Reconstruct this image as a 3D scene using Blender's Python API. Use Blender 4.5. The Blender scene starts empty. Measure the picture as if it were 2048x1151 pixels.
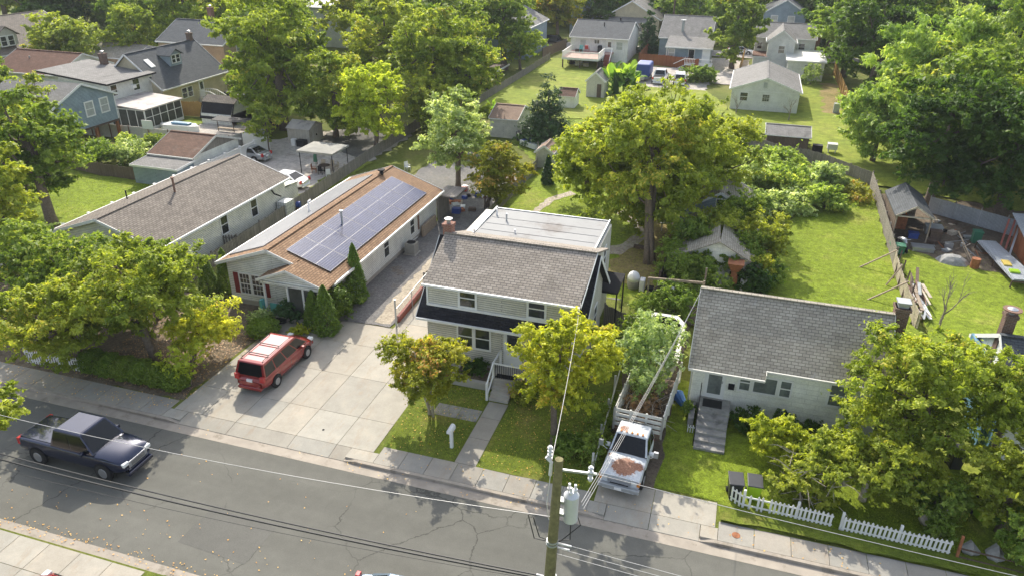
import bpy, math, random
import numpy as np
from mathutils import Vector, Matrix
R = math.radians
SC = bpy.context.scene
COL = SC.collection
rnd = random.Random(7)

# ------------------------------------------------------------------ camera
cd = bpy.data.cameras.new("camera"); cam = bpy.data.objects.new("camera", cd); COL.objects.link(cam)
PIT, ROL, YAW = .46923, .0105, -.2954
_f = Vector((math.sin(YAW)*math.cos(PIT), math.cos(YAW)*math.cos(PIT), -math.sin(PIT)))
_r = Vector((math.cos(YAW), -math.sin(YAW), 0)); _u = _r.cross(_f)
_r2 = _r*math.cos(ROL)+_u*math.sin(ROL); _u2 = _u*math.cos(ROL)-_r*math.sin(ROL)
cam.matrix_world = Matrix(((_r2.x,_u2.x,-_f.x,0),(_r2.y,_u2.y,-_f.y,0),(_r2.z,_u2.z,-_f.z,23),(0,0,0,1)))
cd.sensor_width = 36; cd.lens = 26.05; cd.clip_end = 3000; cd.clip_start = .5
SC.camera = cam
# ------------------------------------------------------------------ light
SUN_V = Vector((-.58, 1.16, 1.0)).normalized()      # towards the sun
el = math.asin(SUN_V.z); az = math.atan2(SUN_V.x, SUN_V.y)
W = bpy.data.worlds.new("World"); SC.world = W; W.use_nodes = True
nt = W.node_tree; bg = nt.nodes["Background"]; sky = nt.nodes.new("ShaderNodeTexSky")
sky.sky_type = 'NISHITA'; sky.sun_disc = False; sky.sun_elevation = el; sky.sun_rotation = az
sky.air_density = 1.0; sky.dust_density = 2.5; sky.ozone_density = 1.0
hs_ = nt.nodes.new('ShaderNodeHueSaturation'); hs_.inputs['Saturation'].default_value = .6; nt.links.new(sky.outputs[0], hs_.inputs['Color']); nt.links.new(hs_.outputs[0], bg.inputs[0]); bg.inputs[1].default_value = .15
sd = bpy.data.lights.new("sun", 'SUN'); sd.energy = 3.0; sd.angle = R(.5); sd.color = (1, .93, .80)
sun = bpy.data.objects.new("sun", sd); COL.objects.link(sun)
sun.rotation_euler = SUN_V.to_track_quat('Z', 'Y').to_euler(); sun.location = (0, 0, 60)
SC.view_settings.view_transform = 'Standard'; SC.view_settings.look = 'None'
SC.view_settings.gamma = 1; SC.view_settings.exposure = .93
SC.cycles.max_bounces = 8; SC.cycles.transparent_max_bounces = 6; SC.cycles.caustics_reflective = False

# ------------------------------------------------------------------ materials
MATS = {}
def _new(name):
    m = bpy.data.materials.new(name); m.use_nodes = True
    MATS[name] = m
    return m, m.node_tree, m.node_tree.nodes["Principled BSDF"]
def c4(c): return (c[0], c[1], c[2], 1)
def _noise(nt, scale, detail=4, vec=None, rough=.6, dist=0):
    n = nt.nodes.new("ShaderNodeTexNoise"); n.inputs["Scale"].default_value = scale
    n.inputs["Detail"].default_value = detail; n.inputs["Roughness"].default_value = rough
    n.inputs["Distortion"].default_value = dist
    if vec: nt.links.new(vec, n.inputs["Vector"])
    return n
def _ramp(nt, fac, stops):
    r = nt.nodes.new("ShaderNodeValToRGB"); e = r.color_ramp.elements
    while len(e) < len(stops): e.new(.5)
    for k, (p, c) in enumerate(stops): e[k].position = p; e[k].color = c4(c)
    nt.links.new(fac, r.inputs[0]); return r
def _mix(nt, fac, a, b, mode='MIX'):
    n = nt.nodes.new("ShaderNodeMix"); n.data_type = 'RGBA'; n.blend_type = mode
    for s, v in ((0, fac), (6, a), (7, b)):
        if isinstance(v, (int, float)): n.inputs[s].default_value = v
        elif isinstance(v, tuple): n.inputs[s].default_value = c4(v)
        else: nt.links.new(v, n.inputs[s])
    return n.outputs[2]
def _bump(nt, h, dist, strength=1, prev=None):
    b = nt.nodes.new("ShaderNodeBump"); b.inputs["Distance"].default_value = dist; b.inputs["Strength"].default_value = strength
    nt.links.new(h, b.inputs["Height"])
    if prev: nt.links.new(prev, b.inputs["Normal"])
    return b.outputs[0]
def _coords(nt, kind="Object"):
    if kind == "World":
        g = nt.nodes.new("ShaderNodeNewGeometry"); return g.outputs["Position"]
    t = nt.nodes.new("ShaderNodeTexCoord"); return t.outputs[kind]
def mul(c, k): return tuple(min(1, x*k) for x in c)

def plain(name, col, rough=.6, metal=0, var=.12, scale=3, bump=0, spec=None, coat=0, dirt=None):
    m, nt, p = _new(name); co = _coords(nt, "World")
    n = _noise(nt, scale, 5, co)
    c = _ramp(nt, n.outputs[0], [(.3, mul(col, 1-var)), (.7, mul(col, 1+var))]).outputs[0]
    if dirt:
        n2 = _noise(nt, dirt[1], 6, co, .7)
        f = _ramp(nt, n2.outputs[0], [(dirt[2], (0,0,0)), (dirt[2]+.14, (1,1,1))]).outputs[0]
        c = _mix(nt, f, c, dirt[0])
    nt.links.new(c, p.inputs["Base Color"])
    p.inputs["Roughness"].default_value = rough; p.inputs["Metallic"].default_value = metal
    if spec is not None: p.inputs["Specular IOR Level"].default_value = spec
    if coat: p.inputs["Coat Weight"].default_value = coat; p.inputs["Coat Roughness"].default_value = .05
    if bump:
        n3 = _noise(nt, 25, 4, co); nt.links.new(_bump(nt, n3.outputs[0], bump), p.inputs["Normal"])
    return m
def bricky(name, c1, c2, mortar, bw, rh, ms=.012, off=.5, rough=.85, stain=None, bump=.01, streak=None, bias=0):
    """running pattern in metres on the UVs: shingles, lap siding, bricks, boards"""
    m, nt, p = _new(name); uv = _coords(nt, "UV")
    b = nt.nodes.new("ShaderNodeTexBrick"); nt.links.new(uv, b.inputs["Vector"])
    b.offset = off; b.inputs["Scale"].default_value = 1; b.inputs["Brick Width"].default_value = bw
    b.inputs["Row Height"].default_value = rh; b.inputs["Mortar Size"].default_value = ms
    b.inputs["Mortar Smooth"].default_value = .3; b.inputs["Bias"].default_value = bias
    b.inputs["Color1"].default_value = c4(c1); b.inputs["Color2"].default_value = c4(c2); b.inputs["Mortar"].default_value = c4(mortar)
    co = _coords(nt, "World")
    n = _noise(nt, .9, 6, co, .7)
    f = _ramp(nt, n.outputs[0], [(.3, (.78,.78,.78)), (.7, (1.18,1.18,1.18))]).outputs[0]
    c = _mix(nt, .8, b.outputs[0], f, 'MULTIPLY')
    n1 = _noise(nt, 14, 4, co, .7)
    c = _mix(nt, .6, c, _ramp(nt, n1.outputs[0], [(.3, (.8,.8,.8)), (.7, (1.2,1.2,1.2))]).outputs[0], 'MULTIPLY')
    if stain:
        mp = nt.nodes.new("ShaderNodeMapping"); nt.links.new(uv, mp.inputs[0])
        mp.inputs["Scale"].default_value = stain[3] if len(stain) > 3 else (1, 1, 1)
        n2 = _noise(nt, stain[1], 7, mp.outputs[0], .75)
        g = _ramp(nt, n2.outputs[0], [(stain[2], (0,0,0)), (stain[2]+.15, (.85,.85,.85))]).outputs[0]
        c = _mix(nt, g, c, stain[0])
    nt.links.new(c, p.inputs["Base Color"]); p.inputs["Roughness"].default_value = rough
    p.inputs["Specular IOR Level"].default_value = .25
    if bump: nt.links.new(_bump(nt, b.outputs["Fac"], -bump), p.inputs["Normal"])
    return m

def leafmat(name, dark, mid, light, accent=None, acc=.9, trans=.45):
    m, nt, p = _new(name)
    at = nt.nodes.new("ShaderNodeAttribute"); at.attribute_name = "tint"
    sep = nt.nodes.new("ShaderNodeSeparateColor"); nt.links.new(at.outputs["Color"], sep.inputs[0])
    oi = nt.nodes.new("ShaderNodeObjectInfo")
    c = _ramp(nt, sep.outputs[0], [(.0, dark), (.5, mid), (1., light)]).outputs[0]
    if accent:
        f = _ramp(nt, sep.outputs[1], [(acc-.04, (0,0,0)), (acc+.04, (.8,.8,.8))]).outputs[0]
        c = _mix(nt, f, c, accent)
    hs = nt.nodes.new("ShaderNodeHueSaturation"); nt.links.new(c, hs.inputs["Color"])
    mr = nt.nodes.new("ShaderNodeMapRange"); nt.links.new(oi.outputs["Random"], mr.inputs[0])
    mr.inputs[3].default_value = .492; mr.inputs[4].default_value = .507
    nt.links.new(mr.outputs[0], hs.inputs["Hue"])
    nt.links.new(hs.outputs[0], p.inputs["Base Color"])
    p.inputs["Roughness"].default_value = .55; p.inputs["Specular IOR Level"].default_value = .28
    br = _mix(nt, 1., hs.outputs[0], (1.8,1.8,1.75), 'MULTIPLY'); nt.links.new(br, p.inputs['Base Color'])
    t = nt.nodes.new("ShaderNodeBsdfTranslucent")
    tc = _mix(nt, .5, hs.outputs[0], (.95, 1.0, .25), 'MULTIPLY')
    nt.links.new(_mix(nt, 1., tc, (2.7, 2.6, 1.9), 'MULTIPLY'), t.inputs[0])
    ms = nt.nodes.new("ShaderNodeMixShader"); ms.inputs[0].default_value = trans
    nt.links.new(p.outputs[0], ms.inputs[1]); nt.links.new(t.outputs[0], ms.inputs[2])
    nt.links.new(ms.outputs[0], nt.nodes["Material Output"].inputs[0])
    return m

leafmat('leaf_maple', (.075,.115,.016), (.185,.22,.03), (.37,.385,.07), (.44,.36,.08), .95)
leafmat('leaf_green', (.045,.085,.016), (.12,.175,.03), (.25,.30,.07), (.34,.33,.08), .96)
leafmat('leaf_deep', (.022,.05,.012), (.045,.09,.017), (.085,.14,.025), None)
leafmat('leaf_lime', (.13,.18,.02), (.27,.32,.035), (.43,.46,.08), None, trans=.5)
leafmat('leaf_locust', (.06,.105,.016), (.155,.205,.03), (.34,.375,.07), (.42,.36,.08), .96)
leafmat('leaf_crape', (.08,.11,.014), (.20,.215,.026), (.36,.33,.055), (.46,.25,.10), .9)
leafmat('leaf_gold', (.10,.14,.014), (.26,.29,.028), (.48,.48,.07), (.54,.42,.09), .95)
leafmat('leaf_rust', (.065,.09,.012), (.16,.17,.02), (.28,.24,.04), (.36,.21,.07), .86)
leafmat('leaf_pale', (.06,.10,.03), (.20,.26,.10), (.50,.54,.32), (.72,.73,.62), .88)
leafmat('leaf_ailanthus', (.05,.10,.02), (.17,.235,.05), (.40,.45,.13), (.50,.50,.14), .9)
leafmat('leaf_conifer', (.018,.045,.016), (.035,.075,.024), (.06,.11,.03), None, trans=.15)
leafmat('leaf_cedar', (.035,.075,.012), (.075,.125,.014), (.13,.18,.02), None, trans=.2)
leafmat('leaf_banana', (.035,.09,.02), (.09,.17,.03), (.24,.33,.06), None, trans=.5)
leafmat('leaf_hedge', (.045,.085,.012), (.10,.15,.016), (.17,.22,.03), None, trans=.2)
leafmat('leaf_dry', (.14,.08,.04), (.24,.14,.07), (.35,.24,.13), None, trans=.1)
leafmat('fallen', (.30,.16,.04), (.50,.28,.06), (.62,.42,.12), None, trans=.1)
leafmat('blade', (.11,.155,.014), (.17,.22,.02), (.26,.29,.04), None, trans=.35)
plain('bark', (.16,.125,.095), .9, var=.35, scale=9, bump=.03)
plain('bark_pale', (.38,.33,.27), .85, var=.3, scale=7, bump=.02)
plain('bark_dead', (.26,.22,.19), .85, var=.3, scale=9, bump=.02)

# shingles, claddings
bricky('sh_tan', (.36,.225,.13), (.25,.15,.085), (.12,.07,.04), .34, .17, .018, bump=.012)
bricky('sh_taupe', (.25,.215,.18), (.17,.145,.122), (.075,.065,.055), .34, .17, .018, bump=.012)
bricky('sh_stone', (.40,.35,.295), (.30,.26,.215), (.13,.115,.10), .34, .17, .018, bump=.012, stain=((.24,.215,.19), .5, .55, (1.2,.5,1)))
bricky('sh_grey', (.17,.158,.145), (.115,.105,.096), (.05,.045,.04), .32, .155, .014, bump=.012)
bricky('sh_charcoal', (.030,.030,.036), (.018,.018,.022), (.008,.008,.010), .32, .15, .01)
bricky('sh_worn', (.43,.395,.325), (.32,.29,.235), (.17,.155,.125), .32, .17, .016, stain=((.52,.50,.47), .9, .60, (1.3,.6,1)))
bricky('sh_slate', (.105,.115,.125), (.08,.088,.095), (.045,.05,.055), .32, .15, .01)
bricky('sh_light', (.27,.26,.25), (.21,.20,.19), (.12,.12,.11), .32, .15, .01, stain=((.10,.095,.09), .5, .56, (1.6,.35,1)))
bricky('sh_brown', (.20,.105,.072), (.15,.078,.053), (.08,.04,.03), .32, .15, .01)
bricky('sh_brown2', (.22,.125,.085), (.15,.09,.065), (.08,.045,.035), .32, .15, .01, stain=((.25,.19,.15), .6, .56))
bricky('sh_beige', (.36,.25,.18), (.29,.20,.145), (.19,.13,.09), .32, .15, .01)
bricky('siding_white', (.84,.84,.80), (.82,.82,.78), (0.437,0.445,0.421), 50, .13, .02, rough=.55, bump=.012)
bricky('siding_cream', (.82,.81,.70), (.80,.79,.68), (0.437,0.429,0.374), 50, .13, .02, rough=.55, bump=.012)
bricky('siding_grey', (.66,.64,.56), (.64,.62,.54), (0.328,0.316,0.281), 50, .13, .02, rough=.55, bump=.012)
bricky('siding_blue', (.33,.41,.47), (.32,.40,.46), (0.172,0.211,0.242), 50, .13, .02, rough=.6, bump=.012)
bricky('siding_tan', (.56,.41,.30), (.55,.40,.29), (0.234,0.156,0.101), 50, .13, .02, rough=.7)
bricky('siding_yellow', (.62,.55,.38), (.60,.53,.37), (0.351,0.312,0.218), 50, .13, .02, rough=.6)
bricky('siding_old', (.83,.83,.76), (.81,.81,.74), (.60,.60,.55), 1.1, .28, .006, rough=.75, stain=((.44,.46,.39), .8, .58, (.6,1.4,1)), bump=.008)
bricky('batten_white', (.82,.81,.77), (.80,.79,.75), (.50,.50,.48), .3, 60, .012, off=0, rough=.6)
bricky('shed_beige', (.50,.47,.40), (.46,.43,.37), (.30,.27,.22), .35, 60, .014, off=0, stain=((.30,.24,.17), .9, .56, (1,.4,1)))
bricky('brick', (.33,.12,.07), (.25,.09,.055), (.36,.31,.27), .21, .075, .011)
bricky('brick_dark', (.20,.11,.075), (.13,.075,.055), (.25,.22,.19), .21, .075, .011)
bricky('boards_grey', (.33,.30,.265), (.25,.225,.195), (.06,.05,.045), .14, 60, .014, off=0, stain=((.11,.12,.09), .8, .55, (1,.5,1)))
bricky('boards_brown', (.20,.15,.11), (.15,.115,.085), (.05,.04,.03), .14, 60, .014, off=0)
bricky('boards_gold', (.48,.30,.095), (.42,.25,.08), (.22,.13,.045), .14, 60, .012, off=0)
bricky('boards_rust', (.36,.135,.06), (.29,.105,.045), (.13,.05,.025), .14, 60, .012, off=0)
bricky('metal_white', (.62,.60,.56), (.58,.56,.52), (.40,.36,.31), .18, 60, .02, off=0, rough=.5, stain=((.30,.19,.11), 1.1, .60, (1,.35,1)))
bricky('metal_corr', (.52,.55,.58), (.44,.47,.50), (.20,.22,.25), .09, 60, .02, off=0, rough=.35, stain=((.28,.30,.33), .9, .52))
bricky('panel_grid', (.026,.036,.095), (.034,.048,.12), (.22,.24,.32), .165, .165, .007, off=0, rough=.25, bump=0)
plain('flatroof', (.31,.31,.305), .85, var=.07, scale=.6, dirt=((.21,.19,.175), .33, .52))
plain('flatroof_old', (.50,.46,.42), .8, var=.1, scale=1, dirt=((.26,.22,.24), .8, .52))
plain('flat_white', (.72,.71,.69), .7, var=.05, dirt=((.35,.34,.34), .5, .60))
plain('trim', (.78,.78,.76), .5, var=.03)
plain('trim_old', (.62,.61,.56), .7, var=.1, scale=8, dirt=((.36,.33,.28), 4, .62))
plain('white_plastic', (.80,.80,.79), .4, var=.03)
plain('vinyl', (.72,.71,.67), .45, var=.04, scale=1)
plain('glass_dark', (.030,.036,.038), .08, var=.3, scale=2, spec=.9)
plain('glass_car', (.008,.009,.010), .08, var=.1, spec=.45)
plain('glass_blind', (.42,.44,.42), .25, var=.15, scale=4, spec=.7)
plain('glass_mid', (.15,.17,.165), .15, var=.3, scale=3, spec=.8)
plain('panel_glare', (.36,.36,.37), .25, var=.06, scale=.5)  # pale grey paints the glare lying on the far-slope panels
plain('screen', (.055,.060,.055), .5, var=.5, scale=1.4)
plain('shutter', (.20,.022,.022), .5, var=.05)
plain('dark', (.02,.02,.022), .8, spec=.15)
plain('black_plastic', (.022,.023,.026), .65, var=.1, spec=.2)
plain('rubber', (.018,.018,.018), .8)
plain('alloy', (.55,.55,.56), .3, .8, var=.05)
plain('panel_frame', (.30,.30,.32), .4, .4, var=.05)
plain('steel', (.45,.46,.48), .4, .7, var=.1)
plain('galv', (.42,.44,.45), .5, .5, var=.1)
plain('pipe_rust', (.20,.11,.075), .7, var=.25, scale=12)
plain('concrete', (.40,.375,.33), .9, var=.09, scale=1.5, bump=.004, dirt=((.36,.30,.24), .5, .60))
plain('concrete_old', (.30,.29,.275), .9, var=.2, scale=3, bump=.006, dirt=((.15,.145,.14), 1.6, .52))
plain('concrete_curb', (.36,.315,.26), .9, var=.14, scale=1.5, bump=.004, dirt=((.20,.17,.13), 1.1, .55))
plain('wood', (.34,.27,.20), .85, var=.3, scale=8)
plain('wood_pale', (.50,.43,.34), .8, var=.3, scale=6)
plain('wood_dark', (.11,.075,.055), .85, var=.3, scale=8)
plain('wood_red', (.27,.08,.06), .8, var=.2, scale=4)
plain('deck_pink', (.55,.36,.30), .8, var=.15, scale=3)
plain('rust', (.30,.115,.05), .85, var=.35, scale=5)
plain('tarp_blue', (.05,.16,.42), .5, var=.2, scale=3)
plain('tarp_pale', (.10,.22,.33), .5, var=.25, scale=1.5)
plain('tarp_grey', (.28,.28,.27), .8, var=.3, scale=3)
plain('blue', (.03,.07,.28), .45)
plain('teal', (.10,.36,.36), .6, var=.2)
plain('green_lid', (.04,.17,.10), .45)
plain('lime_plastic', (.30,.50,.02), .45, var=.08)
plain('bin_black', (.028,.030,.036), .45, var=.15)
plain('orange', (.60,.16,.02), .4)
plain('red', (.35,.03,.025), .5)
plain('red_lens', (.45,.02,.02), .15, spec=.8)
plain('amber', (.62,.22,.03), .2, spec=.8)
plain('lamp', (.75,.76,.74), .12, spec=.8)
plain('paint_red', (.27,.022,.018), .2, .15, var=.03, coat=1)
plain('paint_navy', (.008,.014,.045), .16, .4, var=.05, coat=1)
plain('paint_white', (.80,.80,.80), .25, var=.02, coat=.8)
plain('paint_grey', (.42,.43,.44), .25, .5, var=.03, coat=.8)
plain('paint_silverblue', (.30,.38,.50), .2, .6, var=.03, coat=1)
plain('paint_black', (.012,.014,.018), .2, .2, var=.03, coat=1)
plain('pole_wood', (.20,.18,.085), .9, var=.3, scale=6, bump=.02, dirt=((.12,.085,.055), 1.2, .56))
plain('porcelain', (.70,.70,.72), .2)
plain('cable', (.02,.02,.022), .6)
plain('cable_pale', (.46,.45,.44), .5, .2)
plain('transformer', (.62,.64,.66), .4, .2, var=.05)
plain('canvas', (.30,.29,.255), .8, var=.18, scale=1.2)
plain('red_mulch', (.20,.13,.085), .95, var=.4, scale=9, bump=.03)
plain('gold', (.5,.38,.08), .6)

def rustpaint():
    m, nt, p = _new('paint_rusty'); co = _coords(nt, "Object")
    n = _noise(nt, 7, 6, co, .7)
    base = _ramp(nt, n.outputs[0], [(.35, (.50,.54,.58)), (.65, (.68,.70,.71))]).outputs[0]
    # rust spreads over the middle of the bonnet and the front of the roof, where the paint has failed
    f = None
    for cx, cy, r, k in ((1.8,.05,.75,1.25), (1.6,.62,.40,1.0), (.05,-.42,.33,.9), (1.9,.5,.25,.7), (.35,.15,.28,.45), (1.2,-.75,.25,.7)):
        vm = nt.nodes.new("ShaderNodeVectorMath"); vm.operation = 'DISTANCE'
        mp = nt.nodes.new("ShaderNodeMapping"); mp.inputs["Scale"].default_value = (1,1,0); nt.links.new(co, mp.inputs[0])
        nt.links.new(mp.outputs[0], vm.inputs[0]); vm.inputs[1].default_value = (cx, cy, 0)
        mr = nt.nodes.new("ShaderNodeMapRange"); nt.links.new(vm.outputs["Value"], mr.inputs[0])
        mr.inputs[1].default_value = r*1.2; mr.inputs[2].default_value = 0; mr.inputs[3].default_value = 0; mr.inputs[4].default_value = k
        if f is None: f = mr.outputs[0]
        else:
            mx = nt.nodes.new("ShaderNodeMath"); mx.operation = 'MAXIMUM'; nt.links.new(f, mx.inputs[0]); nt.links.new(mr.outputs[0], mx.inputs[1]); f = mx.outputs[0]
    n2 = _noise(nt, 9, 8, co, .75)
    ad = nt.nodes.new("ShaderNodeMath"); ad.operation = 'ADD'; nt.links.new(f, ad.inputs[0]); nt.links.new(n2.outputs[0], ad.inputs[1])
    g = _ramp(nt, ad.outputs[0], [(.80, (0,0,0)), (1.05, (.45,.45,.45)), (1.35, (1,1,1))]).outputs[0]
    n3 = _noise(nt, 14, 5, co, .7)
    rc = _ramp(nt, n3.outputs[0], [(.3, (.12,.04,.02)), (.5, (.28,.10,.045)), (.7, (.42,.22,.12))]).outputs[0]
    nt.links.new(_mix(nt, g, base, rc), p.inputs["Base Color"])
    p.inputs["Roughness"].default_value = .45
rustpaint()

def ground_mats():
    def mk(name, stops, s1, s2, bump, extra=None, rough=.95, fine=40, k=.4, kf=.4):
        m, nt, p = _new(name); co = _coords(nt, "World")
        a = _noise(nt, s1, 6, co, .65); b = _noise(nt, s2, 6, co, .7); f = _noise(nt, fine, 3, co, .6)
        c = _ramp(nt, a.outputs[0], stops).outputs[0]
        c = _mix(nt, .75, c, _ramp(nt, b.outputs[0], [(.32, (1-k,)*3), (.68, (1+k,)*3)]).outputs[0], 'MULTIPLY')
        c = _mix(nt, .6, c, _ramp(nt, f.outputs[0], [(.32, (1-kf,)*3), (.68, (1+kf,)*3)]).outputs[0], 'MULTIPLY')
        if extra: c = extra(nt, co, c)
        nt.links.new(c, p.inputs["Base Color"]); p.inputs["Roughness"].default_value = rough
        p.inputs["Specular IOR Level"].default_value = .2
        nt.links.new(_bump(nt, b.outputs[0], bump, 1, _bump(nt, f.outputs[0], bump*.5)), p.inputs["Normal"])
    mk('grass', [(.3, (.085,.11,.02)), (.5, (.13,.155,.025)), (.72, (.20,.185,.06))], .18, 3.5, .04, fine=18)
    mk('grass_bright', [(.3, (.145,.20,.016)), (.55, (.19,.25,.022)), (.68, (.25,.27,.05)), (.82, (.33,.28,.12))], .22, 2.6, .04, fine=12, k=.5, kf=.5)
    mk('grass_far', [(.3, (.17,.225,.028)), (.55, (.225,.265,.036)), (.75, (.31,.295,.085))], .12, 1.0, .03, fine=9)
    mk('grass_dry', [(.3, (.17,.155,.04)), (.55, (.27,.215,.085)), (.75, (.33,.24,.13))], .35, 3.5, .04, fine=20)
    mk('grass_front', [(.3, (.085,.125,.014)), (.55, (.14,.175,.022)), (.75, (.25,.205,.065))], .45, 4, .04, fine=22)
    mk('dirt', [(.3, (.10,.08,.06)), (.6, (.17,.135,.10)), (.75, (.12,.13,.05))], .5, 4, .05, fine=20)
    mk('gravel', [(.3, (.15,.145,.14)), (.6, (.215,.205,.195)), (.75, (.20,.145,.09))], .4, 6, .03, fine=14)
    mk('gravel_tan', [(.3, (.36,.31,.24)), (.6, (.46,.40,.31)), (.75, (.25,.24,.12))], .6, 5, .03, fine=16)
    mk('lot', [(.3, (.38,.35,.32)), (.55, (.47,.43,.385)), (.75, (.30,.26,.22))], .3, 2, .01, fine=14)
    mk('lot_shaded', [(.3, (.11,.105,.10)), (.7, (.16,.155,.145))], .4, 4, .01)  # dark ground tone with the shade put into its colour
    mk('mulch', [(.3, (.12,.095,.065)), (.55, (.21,.165,.115)), (.75, (.30,.25,.17))], 1.2, 6, .06, fine=25)
    mk('path_stone', [(.3, (.36,.30,.25)), (.7, (.48,.42,.36))], .8, 3, .03, fine=8)
    mk('asphalt_patch', [(.3, (.125,.123,.110)), (.7, (.145,.142,.127))], .4, 2, .004, fine=26, k=.07, kf=.18)
    # asphalt road with sealed cracks
    def cracks(nt, co, c):
        d = _noise(nt, 1.1, 5, co, .6)
        v = nt.nodes.new("ShaderNodeTexVoronoi"); v.feature = 'DISTANCE_TO_EDGE'; v.inputs["Scale"].default_value = .26
        nt.links.new(_mix(nt, .35, co, d.outputs[1], 'LINEAR_LIGHT'), v.inputs["Vector"])
        l = _ramp(nt, v.outputs[0], [(.003, (.52,.52,.52)), (.0075, (1,1,1))]).outputs[0]
        k = _noise(nt, .16, 2, co)
        kf = _ramp(nt, k.outputs[0], [(.45, (0,0,0)), (.54, (1,1,1))]).outputs[0]
        c = _mix(nt, kf, c, _mix(nt, 1., c, l, 'MULTIPLY'))
        # worn wheel tracks and patches
        mp = nt.nodes.new("ShaderNodeMapping"); mp.inputs["Scale"].default_value = (.05, .55, 1); nt.links.new(co, mp.inputs[0])
        w = _noise(nt, 1.0, 3, mp.outputs[0])
        return _mix(nt, 1., c, _ramp(nt, w.outputs[0], [(.35, (.9,.9,.9)), (.65, (1.08,1.08,1.08))]).outputs[0], 'MULTIPLY')
    mk('asphalt', [(.3, (.140,.138,.120)), (.7, (.160,.157,.137))], .2, 1.6, .004, cracks, fine=26, k=.07, kf=.16)
ground_mats()
def slabmat(name, c, tint):
    m, nt, p = _new(name); co = _coords(nt, "World")
    at = nt.nodes.new("ShaderNodeAttribute"); at.attribute_name = "slab"
    n = _noise(nt, .9, 7, co, .7); f = _noise(nt, 30, 3, co)
    a = _ramp(nt, n.outputs[0], [(.34, mul(c, .86)), (.55, c), (.70, tint)]).outputs[0]
    a = _mix(nt, .8, a, at.outputs["Color"], 'MULTIPLY')
    a = _mix(nt, .35, a, _ramp(nt, f.outputs[0], [(.3, (.75,.75,.75)), (.7, (1.2,1.2,1.2))]).outputs[0], 'MULTIPLY')
    mp = nt.nodes.new("ShaderNodeMapping"); mp.inputs["Scale"].default_value = (1.2, .35, 1); nt.links.new(co, mp.inputs[0])
    s = _noise(nt, 1.3, 6, mp.outputs[0], .75)
    a = _mix(nt, _ramp(nt, s.outputs[0], [(.53, (0,0,0)), (.74, (.65,.65,.65))]).outputs[0], a, (.33,.25,.17))
    nt.links.new(a, p.inputs["Base Color"]); p.inputs["Roughness"].default_value = .9
    nt.links.new(_bump(nt, f.outputs[0], .004), p.inputs["Normal"])
slabmat('slab', (.40,.37,.31), (.45,.40,.325))
slabmat('slab_walk', (.35,.325,.28), (.40,.36,.295))

def seams(name, xs, zlo, zhi, belt=None):
    """shut lines between the panels of a car body, in the paint itself"""
    m = MATS[name]; nt = m.node_tree; p = nt.nodes["Principled BSDF"]; src = p.inputs["Base Color"].links[0].from_socket
    sp = nt.nodes.new("ShaderNodeSeparateXYZ"); nt.links.new(_coords(nt, "Object"), sp.inputs[0])
    def M(op, a, b):
        n = nt.nodes.new("ShaderNodeMath"); n.operation = op
        for i, v in ((0, a), (1, b)):
            if isinstance(v, (int, float)): n.inputs[i].default_value = v
            elif v is not None: nt.links.new(v, n.inputs[i])
        return n.outputs[0]
    f = None
    for x in xs:
        d = M('LESS_THAN', M('ABSOLUTE', M('SUBTRACT', sp.outputs[0], x), None), .014); f = d if f is None else M('MAXIMUM', f, d)
    f = M('MULTIPLY', f, M('MULTIPLY', M('GREATER_THAN', sp.outputs[2], zlo), M('LESS_THAN', sp.outputs[2], zhi)))
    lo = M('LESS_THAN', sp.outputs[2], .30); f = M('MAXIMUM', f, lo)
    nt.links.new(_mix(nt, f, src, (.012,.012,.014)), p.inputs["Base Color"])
seams('paint_red', (-1.15, -.1, 1.0), .32, 1.5)
seams('paint_navy', (-.98, .25, 1.45), .4, 1.2)
seams('paint_white', (-1.0, .1, 1.25), .32, 1.2)
seams('paint_rusty', (-.68, .95), .4, 1.2)
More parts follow.
